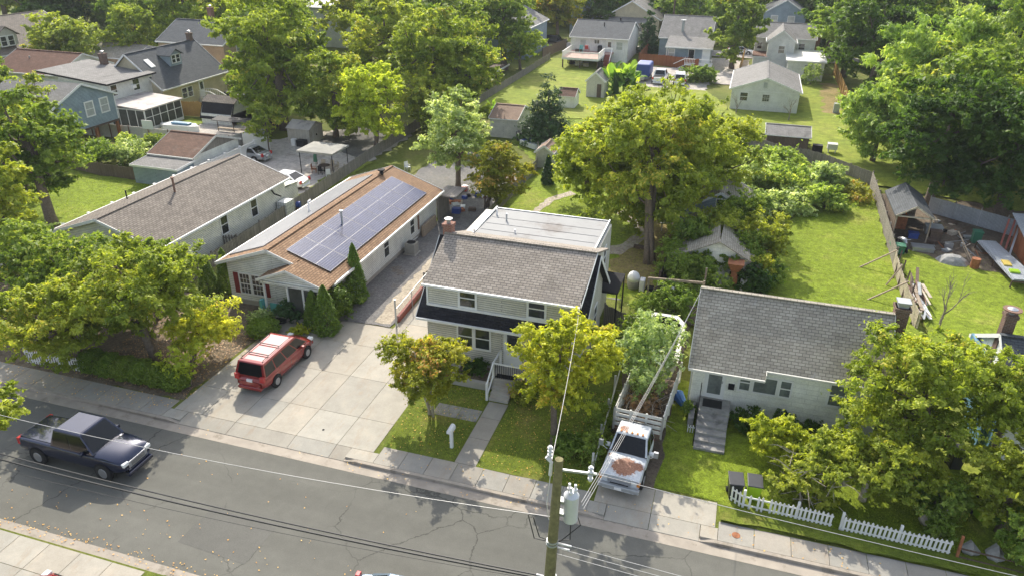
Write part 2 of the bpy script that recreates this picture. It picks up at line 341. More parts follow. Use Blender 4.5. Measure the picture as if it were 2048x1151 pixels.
# ------------------------------------------------------------------ helpers
class MB:
    """collects faces of ONE mesh object"""
    def __init__(s): s.v = []; s.f = []; s.uvs = {}
    def face(s, *pts):
        n = len(s.v); s.v += [tuple(p) for p in pts]; s.f.append(tuple(range(n, n+len(pts)))); return s
    def box(s, x0, x1, y0, y1, z0, z1):
        if x0 > x1: x0, x1 = x1, x0
        if y0 > y1: y0, y1 = y1, y0
        n = len(s.v)
        s.v += [(x0,y0,z0),(x1,y0,z0),(x1,y1,z0),(x0,y1,z0),(x0,y0,z1),(x1,y0,z1),(x1,y1,z1),(x0,y1,z1)]
        for q in ((0,3,2,1),(4,5,6,7),(0,1,5,4),(1,2,6,5),(2,3,7,6),(3,0,4,7)): s.f.append(tuple(n+i for i in q))
        return s
    def bar(s, a, b, w, h=None):
        """rectangular bar from a to b"""
        h = h or w; a = Vector(a); b = Vector(b); d = (b-a).normalized()
        up = Vector((0,0,1)) if abs(d.z) < .95 else Vector((0,1,0))
        r = d.cross(up).normalized(); u = r.cross(d)
        n = len(s.v)
        for p in (a, b):
            for i, j in ((-1,-1),(1,-1),(1,1),(-1,1)): s.v.append(tuple(p + r*i*w/2 + u*j*h/2))
        for q in ((0,1,2,3),(7,6,5,4),(0,4,5,1),(1,5,6,2),(2,6,7,3),(3,7,4,0)): s.f.append(tuple(n+i for i in q))
        return s
    def tube(s, pts, rad, n=8, cap=True):
        pts = [Vector(p) for p in pts]
        if isinstance(rad, (int, float)): rad = [rad]*len(pts)
        base = len(s.v); prev = None
        for k, p in enumerate(pts):
            d = (pts[min(k+1, len(pts)-1)] - pts[max(k-1, 0)]).normalized()
            if prev is None:
                up = Vector((0,0,1)) if abs(d.z) < .9 else Vector((1,0,0)); r = d.cross(up).normalized()
            else: r = (prev - d*prev.dot(d)).normalized()
            prev = r; u = d.cross(r)
            for i in range(n):
                a = 2*math.pi*i/n; s.v.append(tuple(p + (r*math.cos(a)+u*math.sin(a))*rad[k]))
        for k in range(len(pts)-1):
            for i in range(n):
                j = (i+1) % n; a = base+k*n
                s.f.append((a+i, a+n+i, a+n+j, a+j))
        if cap:
            s.f.append(tuple(base+i for i in range(n))); e = base+(len(pts)-1)*n
            s.f.append(tuple(e+i for i in reversed(range(n))))
        return s
    def cyl(s, x, y, z0, z1, r, r2=None, n=16): return s.tube([(x,y,z0),(x,y,z1)], [r, r if r2 is None else r2], n)
    def prism(s, poly, z0, z1):
        n = len(poly); b = len(s.v)
        s.v += [(x,y,z0) for x, y in poly] + [(x,y,z1) for x, y in poly]
        s.f.append(tuple(b+i for i in reversed(range(n)))); s.f.append(tuple(b+n+i for i in range(n)))
        for i in range(n):
            j = (i+1) % n; s.f.append((b+i, b+j, b+n+j, b+n+i))
        return s
    def slab(s, top, th):
        """a sheet of thickness th below the polygon 'top' (ccw from above)"""
        n = len(top); b = len(s.v)
        s.v += [tuple(p) for p in top] + [(p[0],p[1],p[2]-th) for p in top]
        s.f.append(tuple(b+i for i in range(n))); s.f.append(tuple(b+n+i for i in reversed(range(n))))
        for i in range(n):
            j = (i+1) % n; s.f.append((b+j, b+i, b+n+i, b+n+j))
        return s
    def xf(s, M):
        s.v = [tuple(M @ Vector(p)) for p in s.v]; return s

def mesh_from(name, V, F, uv=True, smooth=False):
    me = bpy.data.meshes.new(name); me.from_pydata([tuple(v) for v in V], [], F); me.update()
    if uv:
        l = me.uv_layers.new(name="UVMap"); dat = np.zeros((len(me.loops), 2), 'f')
        vs = me.vertices
        for p in me.polygons:
            n = p.normal
            if abs(n.z) > .995: U = Vector((1,0,0)); Vv = Vector((0,1,0))
            else:
                U = Vector((-n.y, n.x, 0)).normalized(); Vv = n.cross(U)
            for li in p.loop_indices:
                c = vs[me.loops[li].vertex_index].co; dat[li] = (c.dot(U), c.dot(Vv))
        l.data.foreach_set("uv", dat.ravel())
    if smooth: me.polygons.foreach_set("use_smooth", [True]*len(me.polygons))
    return me

def thing(name, label, cat, loc=(0,0,0), rot=0, group=None):
    o = bpy.data.objects.new(name, None); COL.objects.link(o); o.empty_display_size = .2
    o.location = (loc[0], loc[1], loc[2] if len(loc) > 2 else 0); o.rotation_euler = (0, 0, rot)
    o['label'] = label; o['category'] = cat
    if group: o['group'] = group
    return o
def world_loc(o):
    l = Vector(o.location)
    while o.parent: o = o.parent; l += Vector(o.location)
    return l
def part(name, mb, mat, parent, local=False, smooth=False, bevel=0, sub=0, label=None):
    """mesh object under parent; coordinates are world unless local"""
    if isinstance(mat, str): mat = MATS[mat]
    if parent is not None and not local:
        l = world_loc(parent); V = [(p[0]-l.x, p[1]-l.y, p[2]-l.z) for p in mb.v]
    else: V = mb.v
    me = mesh_from(name, V, mb.f, True, smooth); me.materials.append(mat)
    o = bpy.data.objects.new(name, me); COL.objects.link(o); o.parent = parent
    if bevel:
        b = o.modifiers.new("bevel", 'BEVEL'); b.width = bevel; b.segments = 2; b.limit_method = 'ANGLE'
    if sub:
        b = o.modifiers.new("sub", 'SUBSURF'); b.levels = sub; b.render_levels = sub
    if label: o['label'] = label
    return o
def struct(name, mb, mat, kind='structure'):
    o = part(name, mb, mat, None); o['kind'] = kind; return o
def solo(name, mb, mat, label, cat, group=None, **k):
    o = part(name, mb, mat, None, **k); o['label'] = label; o['category'] = cat
    c = Vector((0,0,0))
    if group: o['group'] = group
    return o
def dup(root, loc, rot=None, scale=None, label=None):
    r = root.copy(); COL.objects.link(r); r.location = (loc[0], loc[1], loc[2] if len(loc) > 2 else 0)
    if rot is not None: r.rotation_euler = (0, 0, rot)
    if scale is not None: r.scale = (scale,)*3 if isinstance(scale, (int, float)) else scale
    if label: r['label'] = label
    for ch in list(root.children):
        c = ch.copy(); COL.objects.link(c); c.parent = r
        for g in list(ch.children):
            d = g.copy(); COL.objects.link(d); d.parent = c
    return r

def ragged(poly, step=.8, amp=.15, seed=1):
    rr = random.Random(seed); out = []
    n = len(poly)
    for i in range(n):
        a = Vector(poly[i]); b = Vector(poly[(i+1) % n]); L = (b-a).length; k = max(1, int(L/step))
        nrm = Vector((-(b-a).y, (b-a).x)).normalized()
        for j in range(k):
            p = a.lerp(b, j/k)
            if j: p = p + nrm*rr.uniform(-amp, amp)
            out.append((p.x, p.y))
    return out
_layer = [0]
def patch(name, poly, mat, amp=.12, step=.8, z=None):
    _layer[0] += 1
    zz = z if z is not None else .004*_layer[0]
    m = MB(); pl = ragged(poly, step, amp, _layer[0]) if amp else poly
    A = sum(pl[i][0]*pl[(i+1) % len(pl)][1]-pl[(i+1) % len(pl)][0]*pl[i][1] for i in range(len(pl)))
    if A < 0: pl = pl[::-1]
    m.face(*[(x, y, zz) for x, y in pl]); return struct(name, m, mat)
def R4(x0, x1, y0, y1): return [(x0,y0),(x1,y0),(x1,y1),(x0,y1)]

# ------------------------------------------------------------------ buildings
def P(face, at, u, z, out):
    """point on a wall plane: face S/N/E/W at coordinate 'at', u along, z up, 'out' metres proud"""
    return {'S': (u, at-out, z), 'N': (u, at+out, z), 'E': (at+out, u, z), 'W': (at-out, u, z)}[face]
def wbox(mb, face, at, u0, u1, z0, z1, d0, d1):
    a = P(face, at, u0, z0, d0); b = P(face, at, u1, z1, d1)
    mb.box(a[0], b[0], a[1], b[1], a[2], b[2])
def window(T, face, at, u0, u1, z0, z1, mats=('trim', 'glass_dark'), kind='sash', fw=.09, name='window'):
    fr = MB(); o = .045
    wbox(fr, face, at, u0-fw, u0, z0-fw, z1+fw, -.02, o); wbox(fr, face, at, u1, u1+fw, z0-fw, z1+fw, -.02, o)
    wbox(fr, face, at, u0, u1, z0-fw, z0, -.02, o); wbox(fr, face, at, u0, u1, z1, z1+fw, -.02, o)
    if kind in ('sash', 'grid'): wbox(fr, face, at, u0, u1, (z0+z1)/2-.03, (z0+z1)/2+.03, -.01, o-.008)
    if kind == 'grid':
        for k in (1, 2): uu = u0+(u1-u0)*k/3; wbox(fr, face, at, uu-.012, uu+.012, z0, z1, -.01, o-.02)
        for k in (.25, .75): zz = z0+(z1-z0)*k; wbox(fr, face, at, u0, u1, zz-.012, zz+.012, -.01, o-.022)
    if kind == 'slider': wbox(fr, face, at, (u0+u1)/2-.03, (u0+u1)/2+.03, z0, z1, -.01, o-.008)
    w = part(name, fr, mats[0], T)
    g = MB(); wbox(g, face, at, u0, u1, z0, z1, -.01, .014)
    part('pane', g, mats[1], w)
    return w
def door(T, face, at, u0, u1, z0, z1, mat='trim', glass=True, frame='trim'):
    d = MB(); wbox(d, face, at, u0, u1, z0, z1, -.02, .03)
    D = part('door', d, mat, T)
    f = MB(); wbox(f, face, at, u0-.08, u0, z0, z1+.08, -.02, .05); wbox(f, face, at, u1, u1+.08, z0, z1+.08, -.02, .05); wbox(f, face, at, u0, u1, z1, z1+.08, -.02, .05)
    part('door_frame', f, frame, D)
    if glass:
        g = MB(); wbox(g, face, at, u0+.12, u1-.12, z0+.25 if glass == 2 else z0+.95, z1-.12, .03, .042); part('pane', g, 'glass_dark', D)
    h = MB(); wbox(h, face, at, u1-.11, u1-.06, z0+.95, z0+1.07, .03, .07); part('handle', h, 'steel', D)
    return D
def gable(T, X0, X1, Y0, Y1, zE, zR, axis, wall, roof, trim='trim', oh=.35, zb=0, found=None, th=.13, rakeoh=None, gutter=True, wname='wall', rname='roof', cut=None):
    """gabled block given by the outer edges of its roof, eave-edge height and ridge height"""
    ro = oh if rakeoh is None else rakeoh
    if axis == 'x':
        half = (Y1-Y0)/2; mid = (Y0+Y1)/2; s = (zR-zE)/half
        x0, x1, y0, y1 = X0+ro, X1-ro, Y0+oh, Y1-oh
    else:
        half = (X1-X0)/2; mid = (X0+X1)/2; s = (zR-zE)/half
        x0, x1, y0, y1 = X0+oh, X1-oh, Y0+ro, Y1-ro
    zt = zE + s*oh - th; zr = zR - th - .01
    XL, zL, ztL = X0, zE, zt
    if cut is not None: XL = cut; zL = zE+s*(cut-X0); x0 = cut+oh; ztL = zL+s*oh-th
    w = MB(); zf = zb
    if found: zf = zb+found
    if axis == 'x':
        w.face((x0,y0,zf),(x1,y0,zf),(x1,y0,zt),(x0,y0,zt)); w.face((x1,y1,zf),(x0,y1,zf),(x0,y1,zt),(x1,y1,zt))
        w.face((x1,y0,zf),(x1,y1,zf),(x1,y1,zt),(x1,mid,zr),(x1,y0,zt)); w.face((x0,y1,zf),(x0,y0,zf),(x0,y0,zt),(x0,mid,zr),(x0,y1,zt))
    else:
        w.face((x0,y0,zf),(x1,y0,zf),(x1,y0,zt),(mid,y0,zr),(x0,y0,ztL)); w.face((x1,y1,zf),(x0,y1,zf),(x0,y1,ztL),(mid,y1,zr),(x1,y1,zt))
        w.face((x1,y0,zf),(x1,y1,zf),(x1,y1,zt),(x1,y0,zt)); w.face((x0,y1,zf),(x0,y0,zf),(x0,y0,ztL),(x0,y1,ztL))
    W_ = part(wname, w, wall, T)
    if found:
        f = MB(); f.box(x0+.04, x1-.04, y0+.04, y1-.04, zb-.1, zf+.05); part('foundation', f, 'concrete', T)
    r = MB()
    if axis == 'x':
        r.slab([(X0,Y0,zE),(X1,Y0,zE),(X1,mid,zR),(X0,mid,zR)], th); r.slab([(X1,Y1,zE),(X0,Y1,zE),(X0,mid,zR),(X1,mid,zR)], th)
    else:
        r.slab([(X1,Y0,zE),(X1,Y1,zE),(mid,Y1,zR),(mid,Y0,zR)], th); r.slab([(XL,Y1,zL),(XL,Y0,zL),(mid,Y0,zR),(mid,Y1,zR)], th)
    Rf = part(rname, r, roof, T)
    cp = MB()
    if axis == 'x': a, b = (X0,mid,zR+.015), (X1,mid,zR+.015)
    else: a, b = (mid,Y0,zR+.015), (mid,Y1,zR+.015)
    cp.bar(a, b, .26, .05); part('ridge_cap', cp, roof, Rf)
    t = MB(); e = .03
    if axis == 'x':
        for X in (X0-e/2, X1+e/2):
            for Y in (Y0, Y1): t.bar((X,Y,zE-th/2), (X,mid,zR-th/2), e, .2)
        for Y, d in ((Y0,-1),(Y1,1)): t.box(X0, X1, Y+d*.002, Y+d*(.11 if gutter else .03), zE-th-.03, zE-.012)
    else:
        for Y in (Y0-e/2, Y1+e/2):
            for X, Z in ((XL,zL), (X1,zE)): t.bar((X,Y,Z-th/2), (mid,Y,zR-th/2), e, .2)
        for X, d, Z in ((XL,-1,zL),(X1,1,zE)): t.box(X+d*.002, X+d*(.11 if gutter else .03), Y0, Y1, Z-th-.03, Z-.012)
    part('fascia', t, trim, T)
    return dict(x0=x0, x1=x1, y0=y0, y1=y1, zt=zt, s=s, mid=mid, roof=Rf, wall=W_)
def flat_block(T, x0, x1, y0, y1, z0, z1, wall, roof, trim='trim', slope=0, oh=.15, wname='wall', rname='roof'):
    w = MB(); w.face((x0,y0,z0),(x1,y0,z0),(x1,y0,z1),(x0,y0,z1)); w.face((x1,y1,z0),(x0,y1,z0),(x0,y1,z1+slope),(x1,y1,z1+slope))
    w.face((x1,y0,z0),(x1,y1,z0),(x1,y1,z1+slope),(x1,y0,z1)); w.face((x0,y1,z0),(x0,y0,z0),(x0,y0,z1),(x0,y1,z1+slope))
    part(wname, w, wall, T)
    r = MB(); r.slab([(x0-oh,y0-oh,z1+.12),(x1+oh,y0-oh,z1+.12),(x1+oh,y1+oh,z1+.12+slope),(x0-oh,y1+oh,z1+.12+slope)], .12)
    part(rname, r, roof, T)
    t = MB()
    t.box(x0-oh-.03, x1+oh+.03, y0-oh-.035, y0-oh-.003, z1-.03, z1+.15)
    for X in (x0-oh-.017, x1+oh+.017): t.bar((X, y0-oh, z1+.06), (X, y1+oh, z1+.06+slope), .03, .19)
    part('fascia', t, trim, T)
def chimney(T, x, y, z0, z1, w=.5, mat='brick', pot=True, d=None):
    d = d or w
    c = MB(); c.box(x-w/2, x+w/2, y-d/2, y+d/2, z0, z1); c.box(x-w/2-.05, x+w/2+.05, y-d/2-.05, y+d/2+.05, z1-.16, z1+.003)
    C = part('chimney', c, mat, T)
    if pot:
        p = MB(); p.cyl(x, y, z1, z1+.22, .12, n=10); p.cyl(x, y, z1+.28, z1+.34, .24, .05, n=12); p.cyl(x, y, z1+.2, z1+.3, .02); part('chimney_cap', p, 'steel', C)
    return C
def pipe(T, x, y, z0, z1, r=.05, mat='galv', cap=False):
    c = MB(); c.cyl(x, y, z0, z1, r, n=10)
    if cap: c.cyl(x, y, z1, z1+.08, r*1.9, n=10)
    return part('vent_pipe', c, mat, T)

def board_fence(name, label, pts, h, mat='boards_grey', gap=.0, bw=.14, post=2.4, rails=True, dog=False, seed=0, th=.022, group=None, postmat=None):
    T = thing(name, label, 'fence', (pts[0][0], pts[0][1], 0), group=group)
    b = MB(); rl = MB(); rr = random.Random(seed+5)
    for (xa, ya), (xb, yb) in zip(pts[:-1], pts[1:]):
        a = Vector((xa, ya, 0)); c = Vector((xb, yb, 0)); L = (c-a).length; d = (c-a)/L; nn = Vector((-d.y, d.x, 0))
        n = max(1, int(L/(bw+gap)))
        for i in range(n):
            u = a + d*((i+.5)*L/n); hh = h+rr.uniform(-.03, .03)*h; ln = rr.uniform(-.01, .01)
            p0 = u - d*bw/2*.97 - nn*(th/2+ln); p1 = u + d*bw/2*.97 + nn*(th/2+ln)
            q = [u-d*bw*.485-nn*th/2, u+d*bw*.485-nn*th/2, u+d*bw*.485+nn*th/2, u-d*bw*.485+nn*th/2]
            if dog:
                k = len(b.v)
                top = [u-d*.01-nn*th/2, u+d*.01-nn*th/2, u+d*.01+nn*th/2, u-d*.01+nn*th/2]
                b.v += [(v.x,v.y,.06) for v in q]+[(v.x,v.y,hh-.07) for v in q]+[(v.x,v.y,hh) for v in top]
                for s0 in (0, 4):
                    for e in range(4): b.f.append((k+s0+e, k+s0+(e+1)%4, k+s0+4+(e+1)%4, k+s0+4+e))
                b.f.append((k+8,k+9,k+10,k+11))
            else: b.prism([(v.x, v.y) for v in q], .03, hh)
        if rails:
            for z in (.25*h, .82*h): rl.bar(a+nn*.04+Vector((0,0,z)), c+nn*.04+Vector((0,0,z)), .04, .09)
        k = max(1, int(L/post))
        for i in range(k+1):
            p = a+d*(L*i/k)+nn*.09; m = MB(); m.box(p.x-.05, p.x+.05, p.y-.05, p.y+.05, -.05, h*1.04)
            part('post', m, postmat or mat, T)
    part('boards', b, mat, T)
    if rails: part('rail', rl, mat, T)
    return T

# ------------------------------------------------------------------ vegetation
def lobes_for(rng, rx, ry, rz, n, shape):
    C = []; Rr = []
    for i in range(n):
        for _ in range(40):
            d = rng.normal(size=3); d /= np.linalg.norm(d)
            if shape == 'dome' and d[2] < -.1: d[2] = abs(d[2])*.4
            k = rng.uniform(.35, .86) if rng.random() < .8 else rng.uniform(0, .4)
            c = d*k*np.array([rx, ry, rz])
            if shape == 'cone':
                z = rng.random()**1.25; a = rng.uniform(0, 6.283); q = (1-z)*.72*math.sqrt(rng.uniform(.25, 1))
                c = np.array([math.cos(a)*rx*q, math.sin(a)*ry*q, (-1+2*z)*rz])
            if all(np.linalg.norm((c-o)/np.array([rx,ry,rz])) > .30*(24/n)**.33 for o in C): break
        C.append(c)
        l = rng.uniform(.26, .42)*(24/n)**.33
        if shape == 'cone': l *= 1.75-1.15*((c[2]/rz+1)/2)
        Rr.append(l*(rx+ry)/2)
    return np.array(C), np.array(Rr)
def crown_mesh(name, seed, rx, ry, rz, n, leaf, nl=26, shape='round', flat=.62, asp=.5, droop=.25, sub=9):
    rng = np.random.default_rng(seed)
    C, Rr = lobes_for(rng, rx, ry, rz, nl, shape)
    w = Rr**2*rng.uniform(.45, 1.5, nl); w /= w.sum()
    li = rng.choice(nl, size=n, p=w)
    # sprigs radiating from each lobe: leaves sit along short shoots, so the outline is ragged and gaps stay open
    sub = max(7, int(sub*2.2))
    sd = rng.normal(size=(nl, sub, 3)); sd[..., 2] = sd[..., 2]*.8+.35; sd /= np.linalg.norm(sd, axis=2, keepdims=True)
    s0 = rng.uniform(.15, .75, size=(nl, sub, 1)); s1 = s0+rng.uniform(.25, .60, size=(nl, sub, 1))
    si = rng.integers(0, sub, n); tt = rng.random((n, 1))**.8
    cu = rng.normal(size=(nl, sub, 3))*.16
    o = sd[li, si]*(s0[li, si]*(1-tt)+s1[li, si]*tt)+cu[li, si]*tt
    g = rng.normal(size=(n, 3))*(.115-.05*tt)
    o = (o+g)*Rr[li][:, None]; o[:, 2] *= flat if shape != 'cone' else .8
    stray = rng.random(n) < .03
    o[stray] *= 1.3
    Pp = C[li]+o
    if shape in ('spire', 'ball'):
        a = rng.uniform(0, 6.283, n)
        if shape == 'spire': z = rng.random(n)**1.15*2-1; pr = np.sqrt(np.clip((1-z)/2, 0, 1))**1.25*np.clip((z+1.25)/.45, .5, 1)
        else: z = 1-2*rng.random(n)**1.25; pr = np.sqrt(np.clip(1-z*z, 0, 1))**.8
        wob = 1+.10*np.sin(a*5+z*9)+.08*np.sin(a*9-z*17+1.3)+rng.normal(size=n)*.05
        pr = pr*wob*np.sqrt(rng.uniform(.55, 1, n)); Pp = np.stack([np.cos(a)*pr*rx, np.sin(a)*pr*ry, z*rz*(1+.04*np.sin(a*7))], 1)
        o = np.stack([np.cos(a), np.sin(a), z*.5], 1)
        q_ = ((a*3.1+z*5)*2).astype(int) % nl; li = q_
    out = o/(np.linalg.norm(o, axis=1, keepdims=True)+1e-6)
    N = out*.5+np.array([0, 0, .6])+rng.normal(size=(n, 3))*.5
    N /= np.linalg.norm(N, axis=1, keepdims=True)
    T = np.cross(N, rng.normal(size=(n, 3))); T /= np.linalg.norm(T, axis=1, keepdims=True)
    B = np.cross(N, T)
    s = leaf*rng.uniform(.5, 1.15, n)[:, None]*(1+.6*(rng.random(n)[:, None] < .22))
    V = np.empty((n, 4, 3))
    V[:, 0] = Pp-T*s; V[:, 1] = Pp+B*s*asp+N*s*.12; V[:, 2] = Pp+T*s-N*s*.25-np.array([0,0,1])*s*droop; V[:, 3] = Pp-B*s*asp+N*s*.12
    lobe_t = rng.random(nl); sub_t = rng.random((nl, sub))
    t = .36*lobe_t[li]+.30*sub_t[li, si]+.34*rng.random(n)
    acc = np.clip(.62*rng.random(nl)[li]+.38*rng.random(n)+.06, 0, 1)
    me = bpy.data.meshes.new(name)
    me.vertices.add(n*4); me.vertices.foreach_set("co", V.reshape(-1).astype('f'))
    me.loops.add(n*4); me.loops.foreach_set("vertex_index", np.arange(n*4, dtype='i'))
    me.polygons.add(n); me.polygons.foreach_set("loop_start", np.arange(0, n*4, 4, dtype='i'))
    me.update(calc_edges=True)
    at = me.color_attributes.new("tint", 'FLOAT_COLOR', 'POINT')
    col = np.ones((n, 4, 4), 'f'); col[:, :, 0] = t[:, None]; col[:, :, 1] = acc[:, None]
    at.data.foreach_set("color", col.reshape(-1))
    return me, C, Rr
def trunk_mesh(name, base, top, C, Rr, r, seed, limbs=9, multi=1, rise=.45):
    rr = random.Random(seed); m = MB()
    order = sorted(range(len(C)), key=lambda i: -Rr[i]*rr.uniform(.7, 1.3))[:limbs]
    for s in range(multi):
        a = Vector(base)+Vector((rr.uniform(-.25, .25), rr.uniform(-.25, .25), 0))*(multi > 1)
        b = Vector(top)+Vector((rr.uniform(-.5, .5), rr.uniform(-.5, .5), 0))*(multi > 1)
        mid = a.lerp(b, .5)+Vector((rr.uniform(-.15, .15), rr.uniform(-.15, .15), 0))*(b-a).length*.4
        rt = r/(multi**.6)
        pts = [a-Vector((0,0,.1)), a.lerp(mid, .25), mid, b]; m.tube(pts, [rt*1.35, rt, rt*.8, rt*.4], 8)
        for q, i in enumerate(order[s::multi]):
            c = Vector(C[i]); k = rr.uniform(rise, .95)
            st = a.lerp(mid, k*2) if k < .5 else mid.lerp(b, k*2-1)
            e = c; md = st.lerp(e, .5)+Vector((0,0,-.12*(e-st).length))
            m.tube([st, md, e], [rt*.42, rt*.27, rt*.07], 6)
            for _ in range(3):
                e2 = e+Vector((rr.uniform(-1,1), rr.uniform(-1,1), rr.uniform(-.4,.8)))*Rr[i]*.8
                m.tube([md.lerp(e, rr.uniform(.3,.8)), e2], [rt*.13, rt*.03], 4, cap=False)
    me = mesh_from(name, m.v, m.f, True, True); return me
def plant(name, label, cat, base, cz, rx, rz, mat, n, leaf, seed, ry=None, off=(0,0), r=None, bark='bark', shape='round', nl=24, group=None,
          limbs=9, multi=1, flat=.62, trunk='trunk', asp=.5, droop=.25, sub=9, crown='crown'):
    """a tree or shrub: crown centre is at base + off, height cz"""
    ry = ry or rx
    T = thing(name, label, cat, (base[0], base[1], base[2] if len(base) > 2 else 0), group=group)
    me, C, Rr = crown_mesh(crown, seed, rx, ry, rz, n, leaf, nl, shape, flat, asp, droop, sub)
    sh = np.array([off[0], off[1], cz]); me.transform(Matrix.Translation(Vector(sh)))
    me.materials.append(MATS[mat]); c = bpy.data.objects.new(crown, me); COL.objects.link(c); c.parent = T
    if trunk:
        C2 = C+sh
        tm = trunk_mesh(trunk, (0,0,0), (off[0]*.8, off[1]*.8, cz+rz*.35), C2, Rr, r or rx*.045+.05, seed, limbs, multi)
        tm.materials.append(MATS[bark]); t = bpy.data.objects.new(trunk, tm); COL.objects.link(t); t.parent = T
    return T

# ------------------------------------------------------------------ vehicles (x forward, local coordinates)
def wheel(T, x, y, r, side, w=.22):
    m = MB(); m.tube([(x, y-side*.0, r), (x, y+side*w, r)], r, 20); o = part('wheel', m, 'rubber', T, local=True, bevel=.02)
    h = MB(); h.tube([(x, y+side*(w-.03), r), (x, y+side*(w+.012), r)], [r*.62, r*.58], 16); part('rim', h, 'alloy', o, local=True)
    for k in range(5):
        pass
    return o
def loft(st, n_mid=True):
    """st: stations (x, halfwidth, z_bottom, z_side, z_top); returns mesh builder of a closed body"""
    m = MB(); S = []
    for x, hw, zb, zs, zt in st:
        ring = [(0,zb), (hw*.80,zb), (hw*.97,zb+.10), (hw,zb+(zs-zb)*.45), (hw*.985,zs-.05), (hw*.93,zs), (hw*.55,zt), (0,zt+.01)]
        full = ring + [(-a, b) for a, b in reversed(ring[1:-1])]
        S.append([(x, a, b) for a, b in full])
    k = len(S[0]); m.v = [p for r in S for p in r]
    for i in range(len(S)-1):
        for j in range(k):
            q = (j+1) % k; m.f.append((i*k+j, i*k+q, (i+1)*k+q, (i+1)*k+j))
    m.f.append(tuple(range(k))); m.f.append(tuple((len(S)-1)*k+i for i in reversed(range(k))))
    m.f = [tuple(reversed(f)) for f in m.f] if st[0][0] < st[-1][0] else m.f
    return m
def car(T, paint, st, cab, roof, wb, wr, tr, lights=(.0, .0), pillars=1, rails=False, glassdark='glass_car', plate=True, tail='red_lens', sub=2):
    """cab: belt rectangle (x0, x1, halfwidth, z); roof: (x0, x1, halfwidth, z); wb: wheel x positions; tr: track half"""
    b = loft(st); part('body', b, paint, T, local=True, smooth=True, sub=sub)
    (bx0, bx1, bw, bz), (rx0, rx1, rw, rz) = cab, roof
    B = [(bx0,-bw,bz),(bx1,-bw,bz),(bx1,bw,bz),(bx0,bw,bz)]; Q = [(rx0,-rw,rz),(rx1,-rw,rz),(rx1,rw,rz),(rx0,rw,rz)]
    def pane(nm, a, b_, c, d): m = MB(); m.face(a, b_, c, d); return m
    def lp(a, b_, t): return tuple(a[i]+(b_[i]-a[i])*t for i in range(3))
    shell = MB()
    for i in range(4):
        j = (i+1) % 4; shell.face(B[i], B[j], Q[j], Q[i])
    part('cabin', shell, paint, T, local=True)
    def inset(nm, a, b_, c, d, mu, mv, off):
        # quad a b c d (a,b bottom; c,d top), inset and pushed outwards
        n = (Vector(b_)-Vector(a)).cross(Vector(d)-Vector(a)).normalized()*off
        def pt(u, v): lo = Vector(lp(a, b_, u)); hi = Vector(lp(d, c, u)); return tuple(lo.lerp(hi, v)+n)
        m = MB(); m.face(pt(mu,mv), pt(1-mu,mv), pt(1-mu,1-mv*.7), pt(mu,1-mv*.7)); part(nm, m, glassdark, T, local=True)
    inset('windshield', B[1], B[2], Q[2], Q[1], .05, .06, .012)
    inset('rear_window', B[3], B[0], Q[0], Q[3], .08, .1, .012)
    k = pillars+1
    for s in (0, 1):
        a, b_, c, d = (B[0], B[1], Q[1], Q[0]) if s == 0 else (B[2], B[3], Q[3], Q[2])
        for i in range(k):
            u0, u1 = (i+.04+ (.06 if i == 0 else 0))/k, (i+.96-(.06 if i == k-1 else 0))/k
            n = (Vector(b_)-Vector(a)).cross(Vector(d)-Vector(a)).normalized()*.012
            def pt(u, v): return tuple(Vector(lp(a, b_, u)).lerp(Vector(lp(d, c, u)), v)+n)
            m = MB(); m.face(pt(u0,.1), pt(u1,.1), pt(u1,.86), pt(u0,.86)); part('side_window', m, glassdark, T, local=True)
    r = MB(); e = .03
    for z, ex in ((rz-.02, .02), ): pass
    m = MB(); rings = []
    for f, dz in ((1.02, -.03), (.99, .015), (.86, .045)):
        cx = (rx0+rx1)/2; hx = (rx1-rx0)/2*f; rings.append([(cx-hx,-rw*f,rz+dz),(cx+hx,-rw*f,rz+dz),(cx+hx,rw*f,rz+dz),(cx-hx,rw*f,rz+dz)])
    m.v = [p for q in rings for p in q]
    for i in range(2):
        for j in range(4): m.f.append((i*4+j, i*4+(j+1)%4, (i+1)*4+(j+1)%4, (i+1)*4+j))
    m.f.append((8,9,10,11)); part('roof', m, paint, T, local=True, smooth=False, bevel=.02)
    if rails:
        for s in (-1, 1):
            q = MB(); y = s*rw*.84; q.tube([(rx0+.15,y,rz+.045),(rx0+.25,y,rz+.11),(rx1-.35,y,rz+.11),(rx1-.25,y,rz+.045)], .022, 6); part('roof_rail', q, 'black_plastic', T, local=True)
        for x in (rx0+.75, rx0+1.75): q = MB(); q.box(x-.03, x+.03, -rw*.84, rw*.84, rz+.10, rz+.13); part('cross_bar', q, 'black_plastic', T, local=True)
    for x in wb:
        for s in (-1, 1):
            a = MB(); a.tube([(x, s*(tr-.12), wr+.03), (x, s*(tr+.012), wr+.03)], wr*1.16, 20); part('wheel_arch', a, 'dark', T, local=True)
            wheel(T, x, s*(tr-.19), wr, s, .215)
    xf, xr = st[-1][0], st[0][0]; hw = st[-2][1]; zf = lights[0]; zr_ = lights[1]
    for s in (-1, 1):
        m = MB(); m.box(xf-.30, xf+.01, s*hw*.58, s*hw*.93, zf-.09, zf+.08); part('headlight', m, 'lamp', T, local=True, bevel=.03)
        m = MB(); m.box(xr-.015, xr+.16, s*st[1][1]*.68, s*st[1][1]*.965, zr_-.16, zr_+.16); part('taillight', m, tail, T, local=True, bevel=.02)
        m = MB(); m.box(rx1+.10, rx1+.28, s*(bw+.02), s*(bw+.24), bz-.02, bz+.13); part('mirror', m, paint, T, local=True, bevel=.03)
    m = MB(); m.box(xf-.04, xf+.015, -hw*.45, hw*.45, zf-.22, zf-.02); part('grille', m, 'dark', T, local=True)
